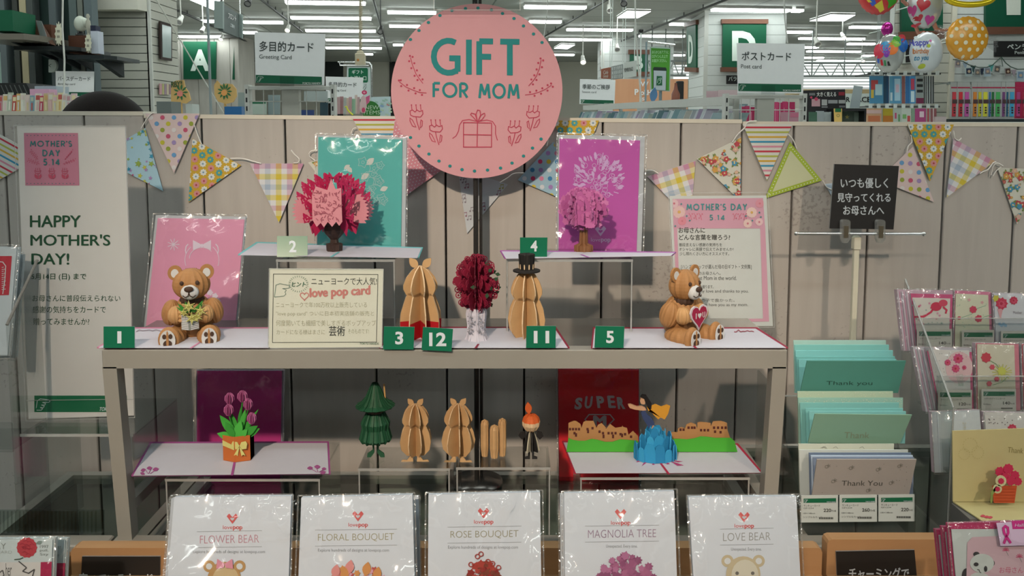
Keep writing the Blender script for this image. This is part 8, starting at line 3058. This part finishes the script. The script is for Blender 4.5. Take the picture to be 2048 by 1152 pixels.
# ------------------------------------------------------------------ the long row of bagged cards running away behind the partition
PA, PB = at(1448, 193, 2.52), at(1166, 211, 4.75)
o = thing('long_card_rail', ((PA.x + PB.x) / 2, (PA.y + PB.y) / 2, 0), 'long grey card rail running away behind the partition, full of bagged cards', 'rack')
d = (PB - PA)
b = MB()
b.prism([PA, PB, PB + V((0, 0, -0.028)), PA + V((0, 0, -0.028))], (0.03, 0.004, 0), OFFWHITE)
b.part('top_rail', o)
b = MB()
low = -0.17
b.prism([PA + V((-0.075, 0, low)), PB + V((-0.075, 0, low)), PB + V((0.05, 0, low)), PA + V((0.05, 0, low))], (0, 0, -0.02), OFFWHITE)
b.part('card_shelf', o)
b = MB()
b.prism([PA + V((-0.06, 0, low - 0.021)), PB + V((-0.06, 0, low - 0.021)), PB + V((0.045, 0, low - 0.021)), PA + V((0.045, 0, low - 0.021))], (0, 0, -(PA.z + low - 0.022)), surf('grey_fitting', (0.42, 0.42, 0.40), 0.5))
b.part('body', o)
b = MB()
for t in (0, 0.33, 0.66, 1):
 p = PA.lerp(PB, t)
 b.prism([p + V((0.031, -0.01, -0.001)), p + V((0.046, -0.01, -0.001)), p + V((0.046, 0.01, -0.001)), p + V((0.031, 0.01, -0.001))], (0, 0, low), OFFWHITE)
b.part('uprights', o)
cs = ['8fa3a8', '9fb0b5', '6f868c', 'a8aeb0', '8f98a8', 'b0a8b5', '7f9aa0', 'a0a8a0', 'b5b0a8', '5f7a80', 'a090a8', '9cb0b0']
N = 34
for k in range(N):
 t = (k + 0.5) / N
 t = 1 - (1 - t) ** 1.0
 if 0.78 < t < 0.84:
  continue
 p = PA.lerp(PB, t) + V((-0.012, 0, low + 0.0005))
 b = MB()
 sk = 0.055
 w_, h = 0.115, 0.125 + R.uniform(-.01, .01)
 x0 = p.x - 0.06
 pts = [V((x0, p.y, p.z)), V((x0 + w_, p.y, p.z)), V((x0 + w_ + sk, p.y + 0.012, p.z + h)), V((x0 + sk, p.y + 0.012, p.z + h))]
 b.prism(pts, (0, 0.004, 0), P(cs[(k * 5) % 12], 0.15, 0.8))
 c = b.top('bagged_card', 'slanted clear bagged card standing in the long rail behind the partition', 'greeting card', 'bagged cards in the long rail')
 b = MB()  # pale strips painted as the sheen along folds of the bag
 for j in range(2):
  u0 = R.uniform(0.05, 0.6)
  q0, q1 = pts[0].lerp(pts[1], u0), pts[3].lerp(pts[2], u0)
  dd = V((0.012, 0, 0))
  b.poly([q0 + V((0, -0.0006, 0)), q0 + dd + V((0, -0.0006, 0)), q1 + dd + V((0, -0.0006, 0)), q1 + V((0, -0.0006, 0))], P('d0d4d6', 0.15, 0.8))
 b.part('painted_sheen', c)
for k, (x0, y0, x1, y1) in enumerate(((1413, 182, 1440, 196), (1436, 180, 1475, 193))):
 bag(('pale pink pack on top of the long card rail', 'pink and white pack on top of the long card rail beside the post card sign')[k], x0, y0, x1, y1, 2.75 - 0.1 * k, ('b5989c', 'bda4a6')[k], 'packs on the long rail', 'goods_pack')
# magenta packs in the post card rack
for k, (x0, y0, x1, c) in enumerate(((1483, 213, 1491, 'a83258'), (1490, 212, 1499, 'b03a60'), (1498, 214, 1512, '9c2c50'), (1548, 204, 1557, 'b8446a'), (1556, 205, 1566, 'a8305a'), (1565, 203, 1575, 'b53a64'), (1574, 204, 1590, 'a52f56'))):
 bag('magenta pack in the post card rack, number %s from the slotted post' % ('one', 'two', 'three', 'four', 'five', 'six', 'seven')[k], x0, y0, x1, 245, 2.62 + 0.012 * k, c, 'magenta packs in the post card rack', 'goods_pack', mark=[(0.2, 0.3, 0.4, 0.95, 'c46a88')])
bag('pale pink pack at the end of the post card rack', 1562, 224, 1603, 245, 2.58, 'bd8a98', 'magenta packs in the post card rack', 'goods_pack', mark=[(0.45, 0.1, 1, 0.5, 'c4708a')])
for k in range(4):
 bag('slanted clear bagged card leaning inside the post card rack', 1458 + 6 * k, 208 + (k % 2) * 3, 1472 + 6 * k, 245, 2.66 + 0.01 * k, cs[k], 'bagged cards in the post card rack', 'bagged_card', 12)
# ------------------------------------------------------------------ magnifier display
pl = lean(1650, 240, 3.5)
o = thing('magnifier_display', at(1650, 244, 3.55), 'black display board about magnifiers with small pictures and white Japanese heading', 'display')
b = MB()
b.sheet(pl, [(1607, 181), (1690, 178), (1692, 217), (1609, 244)], 0.01, P('242224'))
b.sheet(pl, [(1607, 181), (1690, 178), (1692, 244), (1609, 244)], 0.01, P('242224'), off=-0.012)
f = b.part('black_board', o)
b = MB()
W2 = P('c4c2bd')
b.text(pl, '大きく見える', 1633, 184, 1672, 193, W2, 0.03)
b.shape(pl, [(1677, 184), (1689, 184), (1689, 191), (1677, 191)], P('7d2430'))
for x0, y0, x1, y1, c in ((1623, 198, 1640, 213, 'b58a90'), (1643, 199, 1654, 211, '9c9a98'), (1656, 200, 1675, 207, '8d8c8d'), (1677, 200, 1690, 207, '9c9a98'), (1618, 186, 1630, 191, '6a686a'), (1643, 213, 1655, 215, '8d8c8d'), (1678, 211, 1690, 215, '6a686a')):
 b.shape(pl, [(x0, y0), (x1, y0), (x1, y1), (x0, y1)], P(c))
b.shape(pl, circ(1632, 198, 3.6, 10), P('b5405a'), 2)
b.shape(pl, circ(1622, 195, 2.4, 10), P('b5405a'), 2)
b.part('printed_pictures', f)
for k, (x0, y0, x1, y1, c, l) in enumerate(((1618, 224, 1634, 244, '3f5a4a', 'dark green'), (1632, 222, 1648, 244, '8d9294', 'grey glassy'), (1646, 224, 1662, 244, '9ca2a4', 'pale glassy'), (1660, 223, 1670, 244, '3f6a70', 'teal'))):
 bag(l + ' blister pack below the black magnifier board', x0, y0, x1, y1, 3.42 + 0.01 * k, c, 'magnifier blister packs', 'blister_pack')
o = thing('black_counter_stand', at(1700, 244, 3.4), 'black counter stand with clear front beside the magnifier board', 'stand')
b = MB()
pbox(b, 1672, 217, 1733, 222, 3.4, 0.12, BLACK)
pbox(b, 1672, 222, 1676, 244, 3.4, 0.12, BLACK)
pbox(b, 1728, 222, 1733, 244, 3.4, 0.12, BLACK)
pbox(b, 1676, 222, 1728, 244, 3.46, 0.05, P('5f6a60'))
b.part('stand_body', o)
b = MB()
pl = lean(1700, 244, 3.455)
b.shape(pl, [(1708, 225), (1727, 225), (1727, 244), (1708, 244)], P('7d8a7d'))
b.shape(pl, star2(1694, 234, 5), P('a89c5f'), 1)
b.part('front_picture', o)
pl = lean(1677, 243, 3.38)
b = MB()
b.sheet(pl, [(1668, 217), (1684, 217), (1684, 244), (1669, 244)], 0.004, P('c9a55f'))
o = b.top('yellow_hang_tag', 'yellow tag with a green top in front of the black counter stand', 'tag')
b = MB()
b.shape(pl, [(1670, 217), (1682, 217), (1682, 224), (1670, 224)], P('1f5f3a'))
b.line(pl, circ(1676, 231, 2.8, 10), 0.9, P('5f6a3a'), 1, True)
b.part('printed_mark', o)
pl = lean(1712, 216, 3.45)
b = MB()
b.sheet(pl, [(1708, 171), (1726, 173), (1719, 216), (1700, 216)], 0.003, P('8f9698', 0.2, 0.7))
b.top('clear_bag_card', 'narrow grey clear pack leaning on the black counter stand', 'packaged goods')
pl = lean(1716, 216, 8.12)
b = MB()
b.sheet(pl, [(1686, 187), (1742, 187), (1742, 216.5), (1686, 216.5)], 0.6, P('bfc4bf'))
o = b.top('white_lettered_board', 'white board with black capital letters behind the black counter stand', 'sign')
b = MB()
b.text(pl, 'R', 1692, 194, 1700, 204, BLACK, 0.03)
b.text(pl, 'LACE', 1706, 194, 1741, 204, BLACK, 0.03)
b.part('black_letters', o)
gondola('pale shop fitting under the white lettered board', 1600, 1745, 8.1, 8.9, 217)
simple('wooden_shelf_top', 'long tan wooden shelf board in front of the louvred window', 'shelf', 1604, 178, 1745, 186.8, 8.2, 0.5, P('a8926f'))
# ------------------------------------------------------------------ right slat wall, balloons and hanging packs
SYW = 6.5
o = thing('wall_display_1', (at(1900, 240, SYW).x, SYW + 0.1, 0), None, None)
o['kind'] = 'structure'
b = MB()
x0, x1, x2 = at(1783, 240, SYW).x, at(1897, 240, SYW).x, at(2250, 240, SYW).x
slat_face(b, (x0, SYW), (x1, SYW), 0, CEIL_Z, 0.079, (0, -1, 0), SLATM)
slat_face(b, (x1, SYW), (x2, SYW), 0, CEIL_Z, 0.118, (0, -1, 0), SLATW)
b.part('slats', o)
b = MB()
b.box((x1 - 0.02, SYW - 0.02, 0), (x1 + 0.02, SYW - 0.001, CEIL_Z), surf('cream_post', (0.62, 0.60, 0.50), 0.5))
b.box((x0, SYW + 0.021, 0), (x2, SYW + 0.1, CEIL_Z), SLATW)
b.part('post_and_core', o)
def green_panel(lab, x0, x1, yb, letter=None):
 pl = lean(x0, yb, SYW - 0.035)
 o = thing('green_wall_sign', pl.pt((x0 + x1) / 2, yb + 12), lab, 'sign')
 b = MB()
 b.sheet(pl, [(x0, -70), (x1, -70), (x1, yb), (x0, yb)], 0.03, P('0f4a36', 0.4))
 f = b.part('green_board', o)
 if letter:
  b = MB()
  b.shape(pl, letter, P('bcbdb4', k=1.2), 1)
  b.part('white_letter', f)
 b = MB()
 b.sheet(pl, [(x0 - 4, yb), (x1 + 2, yb - (3 if x0 < 1900 else 0)), (x1 + 2, yb + 13), (x0 - 4, yb + 15)], 0.03, BROWNW, off=0.01)
 b.part('wood_cap', o)
green_panel('dark green wall sign with a wood cap behind the balloons', 1803, 1886, 64)
green_panel('dark green wall sign with a white letter bar above the black pen light label', 1972, 2120, 54, [(2011, -70), (2042, -70), (2041, 30), (2013, 30)])
pl = lean(2010, 113, SYW - 0.02)
b = MB()
b.sheet(pl, [(1990, 82), (2110, 82), (2110, 113), (1990, 113)], 0.018, BLACK)
o = b.top('black_section_label', 'black section label reading Penlight on the white slat wall', 'sign')
b = MB()
b.text(pl, 'ペンライト', 2014, 88, 2082, 99, P('c4c6c4'), 0.03)
b.text(pl, 'Penlight', 2029, 102, 2062, 110, P('b5b8b5'), 0.02)
b.part('white_lettering', o)
pl = lean(1815, 126, SYW - 0.02)
b = MB()
b.sheet(pl, [(1806, 89), (1824, 86), (1824, 126), (1806, 127)], 0.018, P('a8aaa4'))
o = b.top('black_section_label', 'small black panel with a pale rim half behind the white balloon', 'sign')
b = MB()
b.shape(pl, [(1811, 90), (1824, 88), (1824, 124), (1811, 125)], BLACK)
b.part('black_face', o)
def foil(name, h, rough=0.18, metal=0.0):
 return surf(name, hexc(h) if isinstance(h, str) else h, rough, metal, 0.05, 30, 0.15, 0.8)
def balloon(lab, cx, cy, rx, ry, Y, m, deco=None, knot='down', yaw=0, extra=None, flat_=0.42):
 c = at(cx, cy, Y)
 u = Y / F
 o = thing('foil_balloon', c - V((0, 0, ry * u)), lab, 'balloon', 'foil balloons on the slat wall')
 b = MB()
 seg, rings = 48, 20
 vs, fs = [], []
 rot = Matrix.Rotation(radians(yaw), 3, 'Z')
 # pillow: two domed faces meeting at a puckered rim
 for side in (-1, 1):
  base = len(vs)
  for i in range(rings + 1):
   t = i / rings
   for k in range(seg):
    a = 2 * pi * k / seg
    pk = 1 + (0.022 * cos(a * 24) * t ** 6)
    r = sin(t * pi / 2)
    dpt = flat_ * rx * u * (cos(t * pi / 2) ** 0.9) * (1 - 0.03 * (t ** 4) * (1 + cos(a * 24)))
    vs.append(c + rot @ V((rx * u * r * pk * cos(a), side * dpt, ry * u * r * pk * sin(a))))
  for i in range(rings):
   fs += [[base + i * seg + k, base + i * seg + (k + 1) % seg, base + (i + 1) * seg + (k + 1) % seg, base + (i + 1) * seg + k] for k in range(seg)]
 b.add(vs, fs, m, True)
 bd = b.part('foil_body', o)
 def dome(x, y, lift=0.004):
  """a pixel on the balloon's front dome"""
  X, Z = (x - cx) / rx, (cy - y) / ry
  r = min(1.0, sqrt(X * X + Z * Z))
  return c + rot @ V((rx * u * X, -(flat_ * rx * u * (sqrt(max(0, 1 - r * r)) ** 0.9)) - lift, ry * u * Z))
 if deco:
  for pn, polys in deco.items():
   b = MB()
   for pts, mm in polys:
    g = (sum(p[0] for p in pts) / len(pts), sum(p[1] for p in pts) / len(pts))
    cen = dome(*g)
    ring = [dome(x, y) for x, y in pts]
    mid = [dome(*lerp2(p, g, 0.5)) for p in pts]
    n = len(pts)
    b.add([cen] + mid + ring, [[0, 1 + i, 1 + (i + 1) % n] for i in range(n)] + [[1 + i, 1 + n + i, 1 + n + (i + 1) % n, 1 + (i + 1) % n] for i in range(n)], mm, True)
   b.part(pn, bd)
 if extra:
  extra(o, c, u)
 b = MB()
 b.tube([c + V((0, flat_ * rx * u * 0.9, 0)), V((c.x, max(SYW + 0.001, c.y + 0.3), c.z))], 0.004, P('c4c8c4'), 6)
 b.part('holding_stick', o)
 return o
BY = 5.9
ORF = surf('orange_foil', (0.72, 0.33, 0.025), 0.25, 0, 0.04, 30, 0.1, 0.8)
dots = []
for j in range(6):
 for i in range(-4, 5):
  x = 1934 + i * 16.5 + (8 if j % 2 else 0) - 3
  y = 46 + j * 13.5
  X, Z = (x - 1934) / 41, (y - 77) / 43
  r = X * X + Z * Z
  if r < 0.9:
   k = sqrt(1 - r) * 0.6 + 0.4
   dots.append((circ(x, y, 4.2 * k, 12, 4.2 * (0.7 + .3 * k)), P('d9cdb0')))
CELLO = clear('cellophane', (0.93, 0.94, 0.94), 0.12, 0.12, 1.5, 1.0, 18, 0.08)
def twists(o, c, u):
 for s in (-1, 1):
  b = MB()
  pts = []
  for k in range(9):
   a = -0.75 + 1.5 * k / 8
   r = (24 + (5 if k % 2 else -3)) * u
   pts.append(c + V((s * (37 * u + r * cos(a)), (0.012 if k % 2 else -0.012), -s * 10 * u + r * sin(a) * 1.1)))
  p0 = c + V((s * 36 * u, 0, -s * 8 * u))
  vs = [p0 + V((0, 0, 5 * u)), p0 - V((0, 0, 5 * u))] + pts
  b.add(vs, [[1, 2, 3, 0]] + [[0, 2 + i, 3 + i] for i in range(1, 8)], CELLO, True)
  b.part('cellophane_twist', o)
balloon('round orange balloon with white dots wrapped like a sweet', 1934, 77, 41, 43, BY, ORF, {'white_dots': dots}, extra=twists)
WF = surf('white_foil', (0.55, 0.58, 0.58), 0.22, 0.35, 0.05, 20, 0.1, 0.8)
hearts = [(heart2(1838, 12, 26, 28, 0.2), P('b5202c', 0.25, 0.8)), (heart2(1822, 22, 12, 26, -0.2), P('b03a78', 0.25, 0.8)), (heart2(1833, 37, 16, 16, -0.5), P('a8202f', 0.25, 0.8)), (heart2(1853, 40, 20, 22, 0.1), P('b03a88', 0.25, 0.8)), (heart2(1832, 50, 16, 10, -0.3), P('b52a3a', 0.25, 0.8))]
def handle(o, c, u):
 b = MB()
 b.tube([c + V((x * u, 0.0, z * u)) for x, z in ((-32, 36), (-44, 30), (-47, 16), (-44, 2), (-34, -6))], 0.014, surf('copper_foil', (0.50, 0.24, 0.18), 0.25, 0.6), 10)
 b.part('copper_handle', o)
 b = MB()
 b.tube([c + V((x * u, 0.01, z * u)) for x, z in ((20, -40), (26, -52), (36, -55), (48, -54))], 0.018, surf('copper_foil', (0.50, 0.24, 0.18), 0.25, 0.6), 10, r1=0.012)
 b.tube([c + V((x * u, 0.01, z * u)) for x, z in ((-14, -48), (-10, -60), (2, -58))], 0.014, surf('copper_foil', (0.50, 0.24, 0.18), 0.25, 0.6), 10)
 b.part('copper_saucer', o)
balloon('white cup shaped balloon with red and pink hearts and copper handle', 1850, 4, 34, 52, BY + 0.15, WF, {'hearts': hearts}, extra=handle, flat_=0.55)
RC = {'printed_balloons': [(circ(1787, 88, 10, 14, 8), P('7fae3a', 0.25)), (circ(1768, 96, 9, 14, 12), P('2f86b5', 0.25)), (circ(1790, 80, 9, 12, 7), P('3f8f3f', 0.25)), (circ(1802, 92, 10, 14, 14), P('2460a8', 0.25)), (circ(1800, 78, 7, 12, 8), P('b52a34', 0.25)), (circ(1770, 104, 6, 12, 12), P('7a3a9c', 0.25)),
 (circ(1758, 103, 8.5, 14, 15), P('c23a4c', 0.25)), (circ(1779, 99, 12, 16, 12), P('d9702f', 0.25))],
 'printed_letters': [([(1760, 120), (1763, 119), (1766, 131), (1762, 131)], P('b52a34')), ([(1766, 121), (1769, 121), (1771, 132), (1768, 132)], P('2f7a4a')), ([(1772, 124), (1775, 123), (1779, 132), (1774, 132)], P('2a2a2a')), ([(1755, 117), (1758, 117), (1759, 127), (1756, 127)], P('3a5aa8'))]}
balloon('silver balloon printed with coloured party balloons', 1779, 107, 27, 38, BY, surf('silver_foil', (0.5, 0.52, 0.51), 0.22, 0.5, 0.05, 20, 0.1, 0.8), RC, flat_=0.6, yaw=-12)
def script(word, x0, y0, x1, y1, colr):
 vs, fs = glyphs(word, 0.02)
 ax, bx = min(p[0] for p in vs), max(p[0] for p in vs)
 ay, by = min(p[1] for p in vs), max(p[1] for p in vs)
 P_ = [(x0 + (x - ax) / (bx - ax) * (x1 - x0), y0 + (by - y) / (by - ay) * (y1 - y0)) for x, y in vs]
 return [([P_[i] for i in f], P(colr)) for f in fs if len(f) < 5]
HB = {'birthday_lettering': script('Happy', 1818, 80, 1846, 97, '4a4a9c') + script('birthday', 1822, 98, 1846, 112, 'b5703f') + script('to you', 1824, 113, 1846, 125, '3f7a9c'),
 'printed_dots': [(circ(1845, 94, 3.6, 10), P('a8b03f')), (circ(1838, 133, 5.5, 12, 5), P('a8b03f')), (circ(1849, 84, 2.6, 8), P('c26a9c')), (circ(1830, 76, 4, 10, 3), P('d0d4d8'))]}
balloon('white round balloon lettered Happy birthday to you', 1852, 105, 31, 40, BY - 0.1, surf('white_matte_foil', (0.60, 0.64, 0.66), 0.28, 0.1, 0.05, 20, 0.1, 0.8), HB, flat_=0.75)
MC = {'colour_patches': [([(1730, 0), (1738, -6), (1746, 8), (1740, 14)], P('3a5ab0', 0.25)), ([(1743, 12), (1756, 2), (1764, 20), (1758, 25)], P('c9b83f', 0.25)), ([(1764, -4), (1790, -8), (1788, 6), (1772, 18)], P('3f8f2f', 0.25)), ([(1722, -8), (1730, -8), (1738, 6), (1732, 6)], P('c9b03a', 0.25))]}
balloon('many coloured balloon at the top above the silver party balloon', 1757, -22, 42, 50, BY + 0.1, surf('red_foil', (0.62, 0.05, 0.05), 0.2, 0.2, 0.1, 20, 0.1, 0.8), MC, flat_=0.5)
balloon('small magenta foil ball beside the silver party balloon', 1774, 58, 11, 14, BY + 0.3, surf('magenta_foil', (0.45, 0.03, 0.28), 0.15, 0.6), None, flat_=0.9)
b = MB()
c = at(1940, -4, BY)
u = BY / F
b.tube([c + V((46 * u * cos(a), 0, 15 * u * sin(a) + 2 * u)) for a in [2 * pi * k / 40 for k in range(40)]], 0.022, surf('gold_foil', (0.75, 0.58, 0.02), 0.18, 0.5), 12, True)
b.top('gold_ring_balloon', 'shiny gold ring balloon at the top over the orange dotted balloon', 'balloon', 'foil balloons on the slat wall')
b = MB()
p = at(1755, 150, BY + 0.25)
b.box((p.x - 0.008, BY + 0.25, 0), (p.x + 0.008, BY + 0.27, CEIL_Z - 0.002), clear('clear_post', (0.8, 0.85, 0.84), 0.1, 0.1, 1.4, 0, 30, 0.15))
b.top('clear_post', 'clear acrylic post behind the balloons', 'post')
# hooks with packs on the slat wall
def hook_bar(lab, x0, x1, y, Y):
 b = MB()
 A, B = at(x0, y, Y), at(x1, y, Y)
 b.box((A.x, Y, A.z - 0.008), (B.x, Y + 0.02, A.z + 0.006), P('4a4c4c'))
 for k in range(9):
  x = A.x + (B.x - A.x) * (k + 0.5) / 9
  b.box((x - 0.012, Y - 0.012, A.z - 0.012), (x + 0.012, Y - 0.001, A.z + 0.018), P('c4c8c6'))
 for xx in (A.x + 0.05, B.x - 0.05):
  b.tube([(xx, Y + 0.02, A.z), (xx, SYW - 0.001, A.z)], 0.006, P('4a4c4c'), 6)
 b.top('hook_bar', lab, 'hook bar')
HYY = 6.15
hook_bar('dark hook bar with white tags holding the striped straw packs', 1737, 1882, 147, HYY)
hook_bar('dark hook bar with white tags holding the colourful small packs', 1732, 1880, 213, HYY)
for k, (x0, x1, c, lab, mk) in enumerate(((1739, 1767, '4f86a8', 'blue cartoon patterned', [(0.1, .15, .6, .5, 'b04a4a'), (.4, .3, .9, .7, 'a8c4cc'), (.1, .5, .3, .8, 'c4a84a')]), (1767, 1773, '2f4a5f', 'dark blue edge-on', None), (1773, 1778, '2c4a68', 'navy edge-on', None), (1779, 1786, '5f98b5', 'sky blue narrow', [(0.2, .6, .8, .9, 'c4d4da')]),
 (1786, 1803, '5a93b8', 'blue and white princess coloured', [(0.15, .1, .85, .9, 'a4c4d4'), (.3, .3, .7, .6, 'c9b0c0')]), (1804, 1810, '8a5a58', 'brown edge-on', None), (1811, 1819, '3a6a9c', 'deep blue narrow', None), (1819, 1831, '4a88b8', 'blue with a red label', [(.2, .1, .8, .5, 'b5485f'), (.2, .55, .8, .95, 'bcd0d8')]),
 (1832, 1847, '8f9694', 'black and white dotted', [(.1, .1, .9, .2, '2c2c2e'), (.1, .3, .9, .4, '2c2c2e'), (.1, .5, .9, .6, '2c2c2e'), (0, .8, 1, 1, '6f2c48')]), (1848, 1853, '3c3e40', 'black striped edge-on', [(.3, 0, .6, 1, 'a8aaaa')]), (1854, 1860, '9ca2a2', 'white striped edge-on', [(.3, 0, .6, 1, '2c2c2e')]), (1861, 1868, '4a4c4e', 'grey striped edge-on', [(.3, 0, .5, 1, 'a8aaaa')]))):
 bag(lab + ' pack hanging in the upper row on the slat wall', x0, 152, x1, 207, 6.16 - 0.012 - 0.002 * k, c, 'straw packs in the upper hook row', 'hanging_pack', mark=mk)
for k, (x0, x1, c, lab, mk) in enumerate(((1733, 1763, 'c49a7a', 'orange and pink', [(0, .1, 1, .35, 'c4a4a0'), (.1, .5, .9, .9, 'b56a4a')]), (1766, 1786, 'a89430', 'ochre', [(0, .5, 1, 1, 'a8682c')]), (1786, 1803, 'a8b0a8', 'white confetti', [(.2, .3, .4, .7, 'b5486a'), (.6, .4, .8, .9, '5f8a5f')]), (1803, 1822, 'b8bdb4', 'white leafy', [(.1, .4, .5, .7, '6f9a5f'), (.6, .5, .9, .9, 'b54a4a')]),
 (1823, 1830, '7d9480', 'green striped', None), (1830, 1852, 'a84a7a', 'magenta bow', [(.4, .2, .8, .6, 'd0b4c0')]), (1852, 1862, '9c8a88', 'rose grey', [(.3, 0, .5, 1, 'b52a3a')]), (1862, 1873, '8a5458', 'wine red striped', [(.3, 0, .5, 1, 'c4b0b0')]))):
 bag(lab + ' pack hanging in the lower row on the slat wall', x0, 217, x1, 246, 6.16 - 0.012 - 0.002 * k, c, 'small packs in the lower hook row', 'hanging_pack', mark=mk)
simple('pale_price_block', 'pale pink price block at the end of the lower pack row', 'price label', 1872, 233, 1893, 246, 6.1, 0.03, P('b5a4a4'))
# penlights
b = MB()
A, B = at(1898, 165, 6.2), at(2100, 165, 6.2)
b.box((A.x, 6.2, A.z - 0.006), (B.x, 6.215, A.z + 0.006), P('6f7674'))
for k in range(8):
 x = A.x + (B.x - A.x) * (k + .5) / 8
 b.tube([(x, 6.2, A.z), (x, SYW - 0.001, A.z)], 0.004, P('6f7674'), 6)
b.top('hook_bar', 'steel hook bar holding the row of coloured penlight packs', 'hook bar')
for k, (x0, x1, c, lab) in enumerate(((1902, 1914, 'c2404a', 'red'), (1915, 1927, 'c8383f', 'bright red'), (1927, 1940, 'c05aa0', 'pink'), (1944, 1955, 'd0803a', 'orange'), (1955, 1964, 'c4b83a', 'olive yellow'), (1964, 1977, 'd6cf45', 'yellow'), (1977, 1982, '3a6a9c', 'blue edge-on'), (1982, 1989, '2f6f3f', 'dark green'), (1989, 2002, '4fa85f', 'green'),
 (2003, 2011, '7a4a78', 'purple'), (2012, 2017, '2f5f7a', 'dark blue edge-on'), (2017, 2030, '4a9cc4', 'light blue'), (2031, 2042, 'b0487f', 'magenta'), (2042, 2056, 'a83a50', 'crimson'), (2057, 2068, 'b0487f', 'second magenta'))):
 pl = lean(x0, 236, 6.17 - 0.002 * k)
 b = MB()
 b.sheet(pl, [(x0, 164), (x1, 164), (x1 - 1, 237), (x0 - 2, 237)], 0.008, P('a8a8a6', 0.2, 0.7) if k < 12 else P('a83050', 0.25))
 o = b.top('penlight_pack', lab + ' penlight pack hanging on the white slat wall', 'penlight', 'penlight packs')
 b = MB()
 w_ = (x1 - x0)
 p2 = Pl(pl.o + V((0, -0.001, 0)), pl.n, 0.002)
 b.sheet(p2, [(x0 + w_ * .22, 184), (x1 - w_ * .2, 184), (x1 - w_ * .2 - 1, 233), (x0 + w_ * .2 - 1, 233)], 0.006, P(c, 0.25, 0.7), off=0.006)
 b.part('penlight', o)
 b = MB()
 b.shape(pl, [(x0, 174), (x1, 174), (x1, 176.5), (x0, 176.5)], P('a82c4a'), 1.2)
 b.shape(pl, [(x0 + w_ * .1, 199), (x1 - w_ * .1, 199), (x1 - w_ * .1, 207), (x0 + w_ * .1, 207)], P('4f3a3c'), 5)
 for j in range(3):
  b.shape(pl, [(x0 + w_ * .3, 214 + j * 5), (x0 + w_ * .6, 214 + j * 5), (x0 + w_ * .6, 217 + j * 5), (x0 + w_ * .3, 217 + j * 5)], P('3a2c30'), 5)
 b.part('printed_label', o)
b = MB()
pbox(b, 1899, 238, 2100, 246, 6.12, 0.12, P('2a3033'))
b.top('dark_shelf_front', 'dark shelf front below the penlight packs', 'shelf')
# little photo garland on the slat wall
o = thing('photo_garland', at(1980, 155, SYW - 0.05), 'garland of small photos and pennants clipped to a cord on the white slat wall', 'garland')
pl = lean(1980, 140, SYW - 0.04)
b = MB()
b.tube([pl.pt(x, y, 0.01) for x, y in ((1905, 119), (1925, 123), (1937, 130), (1955, 135), (1972, 135), (1984, 130), (1999, 116), (2001, 114), (2010, 126), (2020, 134), (2034, 139), (2060, 138))], 0.004, P('4a5a50'), 5)
b.tube([pl.pt(x, y, 0.01) for x, y in ((2001, 114), (2004, 133), (1996, 131))], 0.003, P('4a5a50'), 5)
b.part('cord', o)
for x, y, w_, h, a, c1, c2 in ((1914, 128, 11, 14, 0.05, '9a8f90', '6f6a70'), (1936, 144, 14, 18, -0.05, 'a4b0b0', '2c3446'), (1953, 146, 12, 17, 0.04, '8d9292', '6f6a68'), (1973, 144, 13, 18, -0.04, 'a0b0bc', '7d7a84'), (1992, 140, 13, 19, 0.14, 'a4a4a2', '5f5a58'), (2014, 144, 12, 16, -0.12, '8f8a88', '4a2f28'), (2039, 152, 14, 20, 0.03, 'a4b0bc', '6f86a0')):
 R_ = lambda dx, dy: (x + dx * cos(a) - dy * sin(a), y + dx * sin(a) + dy * cos(a))
 b = MB()
 b.sheet(pl, [R_(-w_ / 2, -h / 2), R_(w_ / 2, -h / 2), R_(w_ / 2, h / 2), R_(-w_ / 2, h / 2)], 0.003, P(c1), off=0.012)
 ph = b.part('photo', o)
 b = MB()
 b.shape(pl, [R_(-w_ * .38, -h * .4), R_(w_ * .38, -h * .4), R_(w_ * .38, h * .22), R_(-w_ * .38, h * .22)], P(c2), 6.2)
 b.shape(pl, circ(*R_(0, -h * .05), w_ * .22, 10), P('b59a84'), 7)
 b.part('picture', ph)
for x, y, c in ((1929, 131, '8a98a8'), (1945, 138, '2f4a4c'), (1962, 143, '2c3446'), (1981, 136, '4f9c98'), (2026, 146, 'a08f98')):
 b = MB()
 b.sheet(pl, [(x - 5, y - 6), (x + 6, y - 7), (x + 1, y + 8)], 0.003, P(c), off=0.008)
 b.part('small_pennant', o)
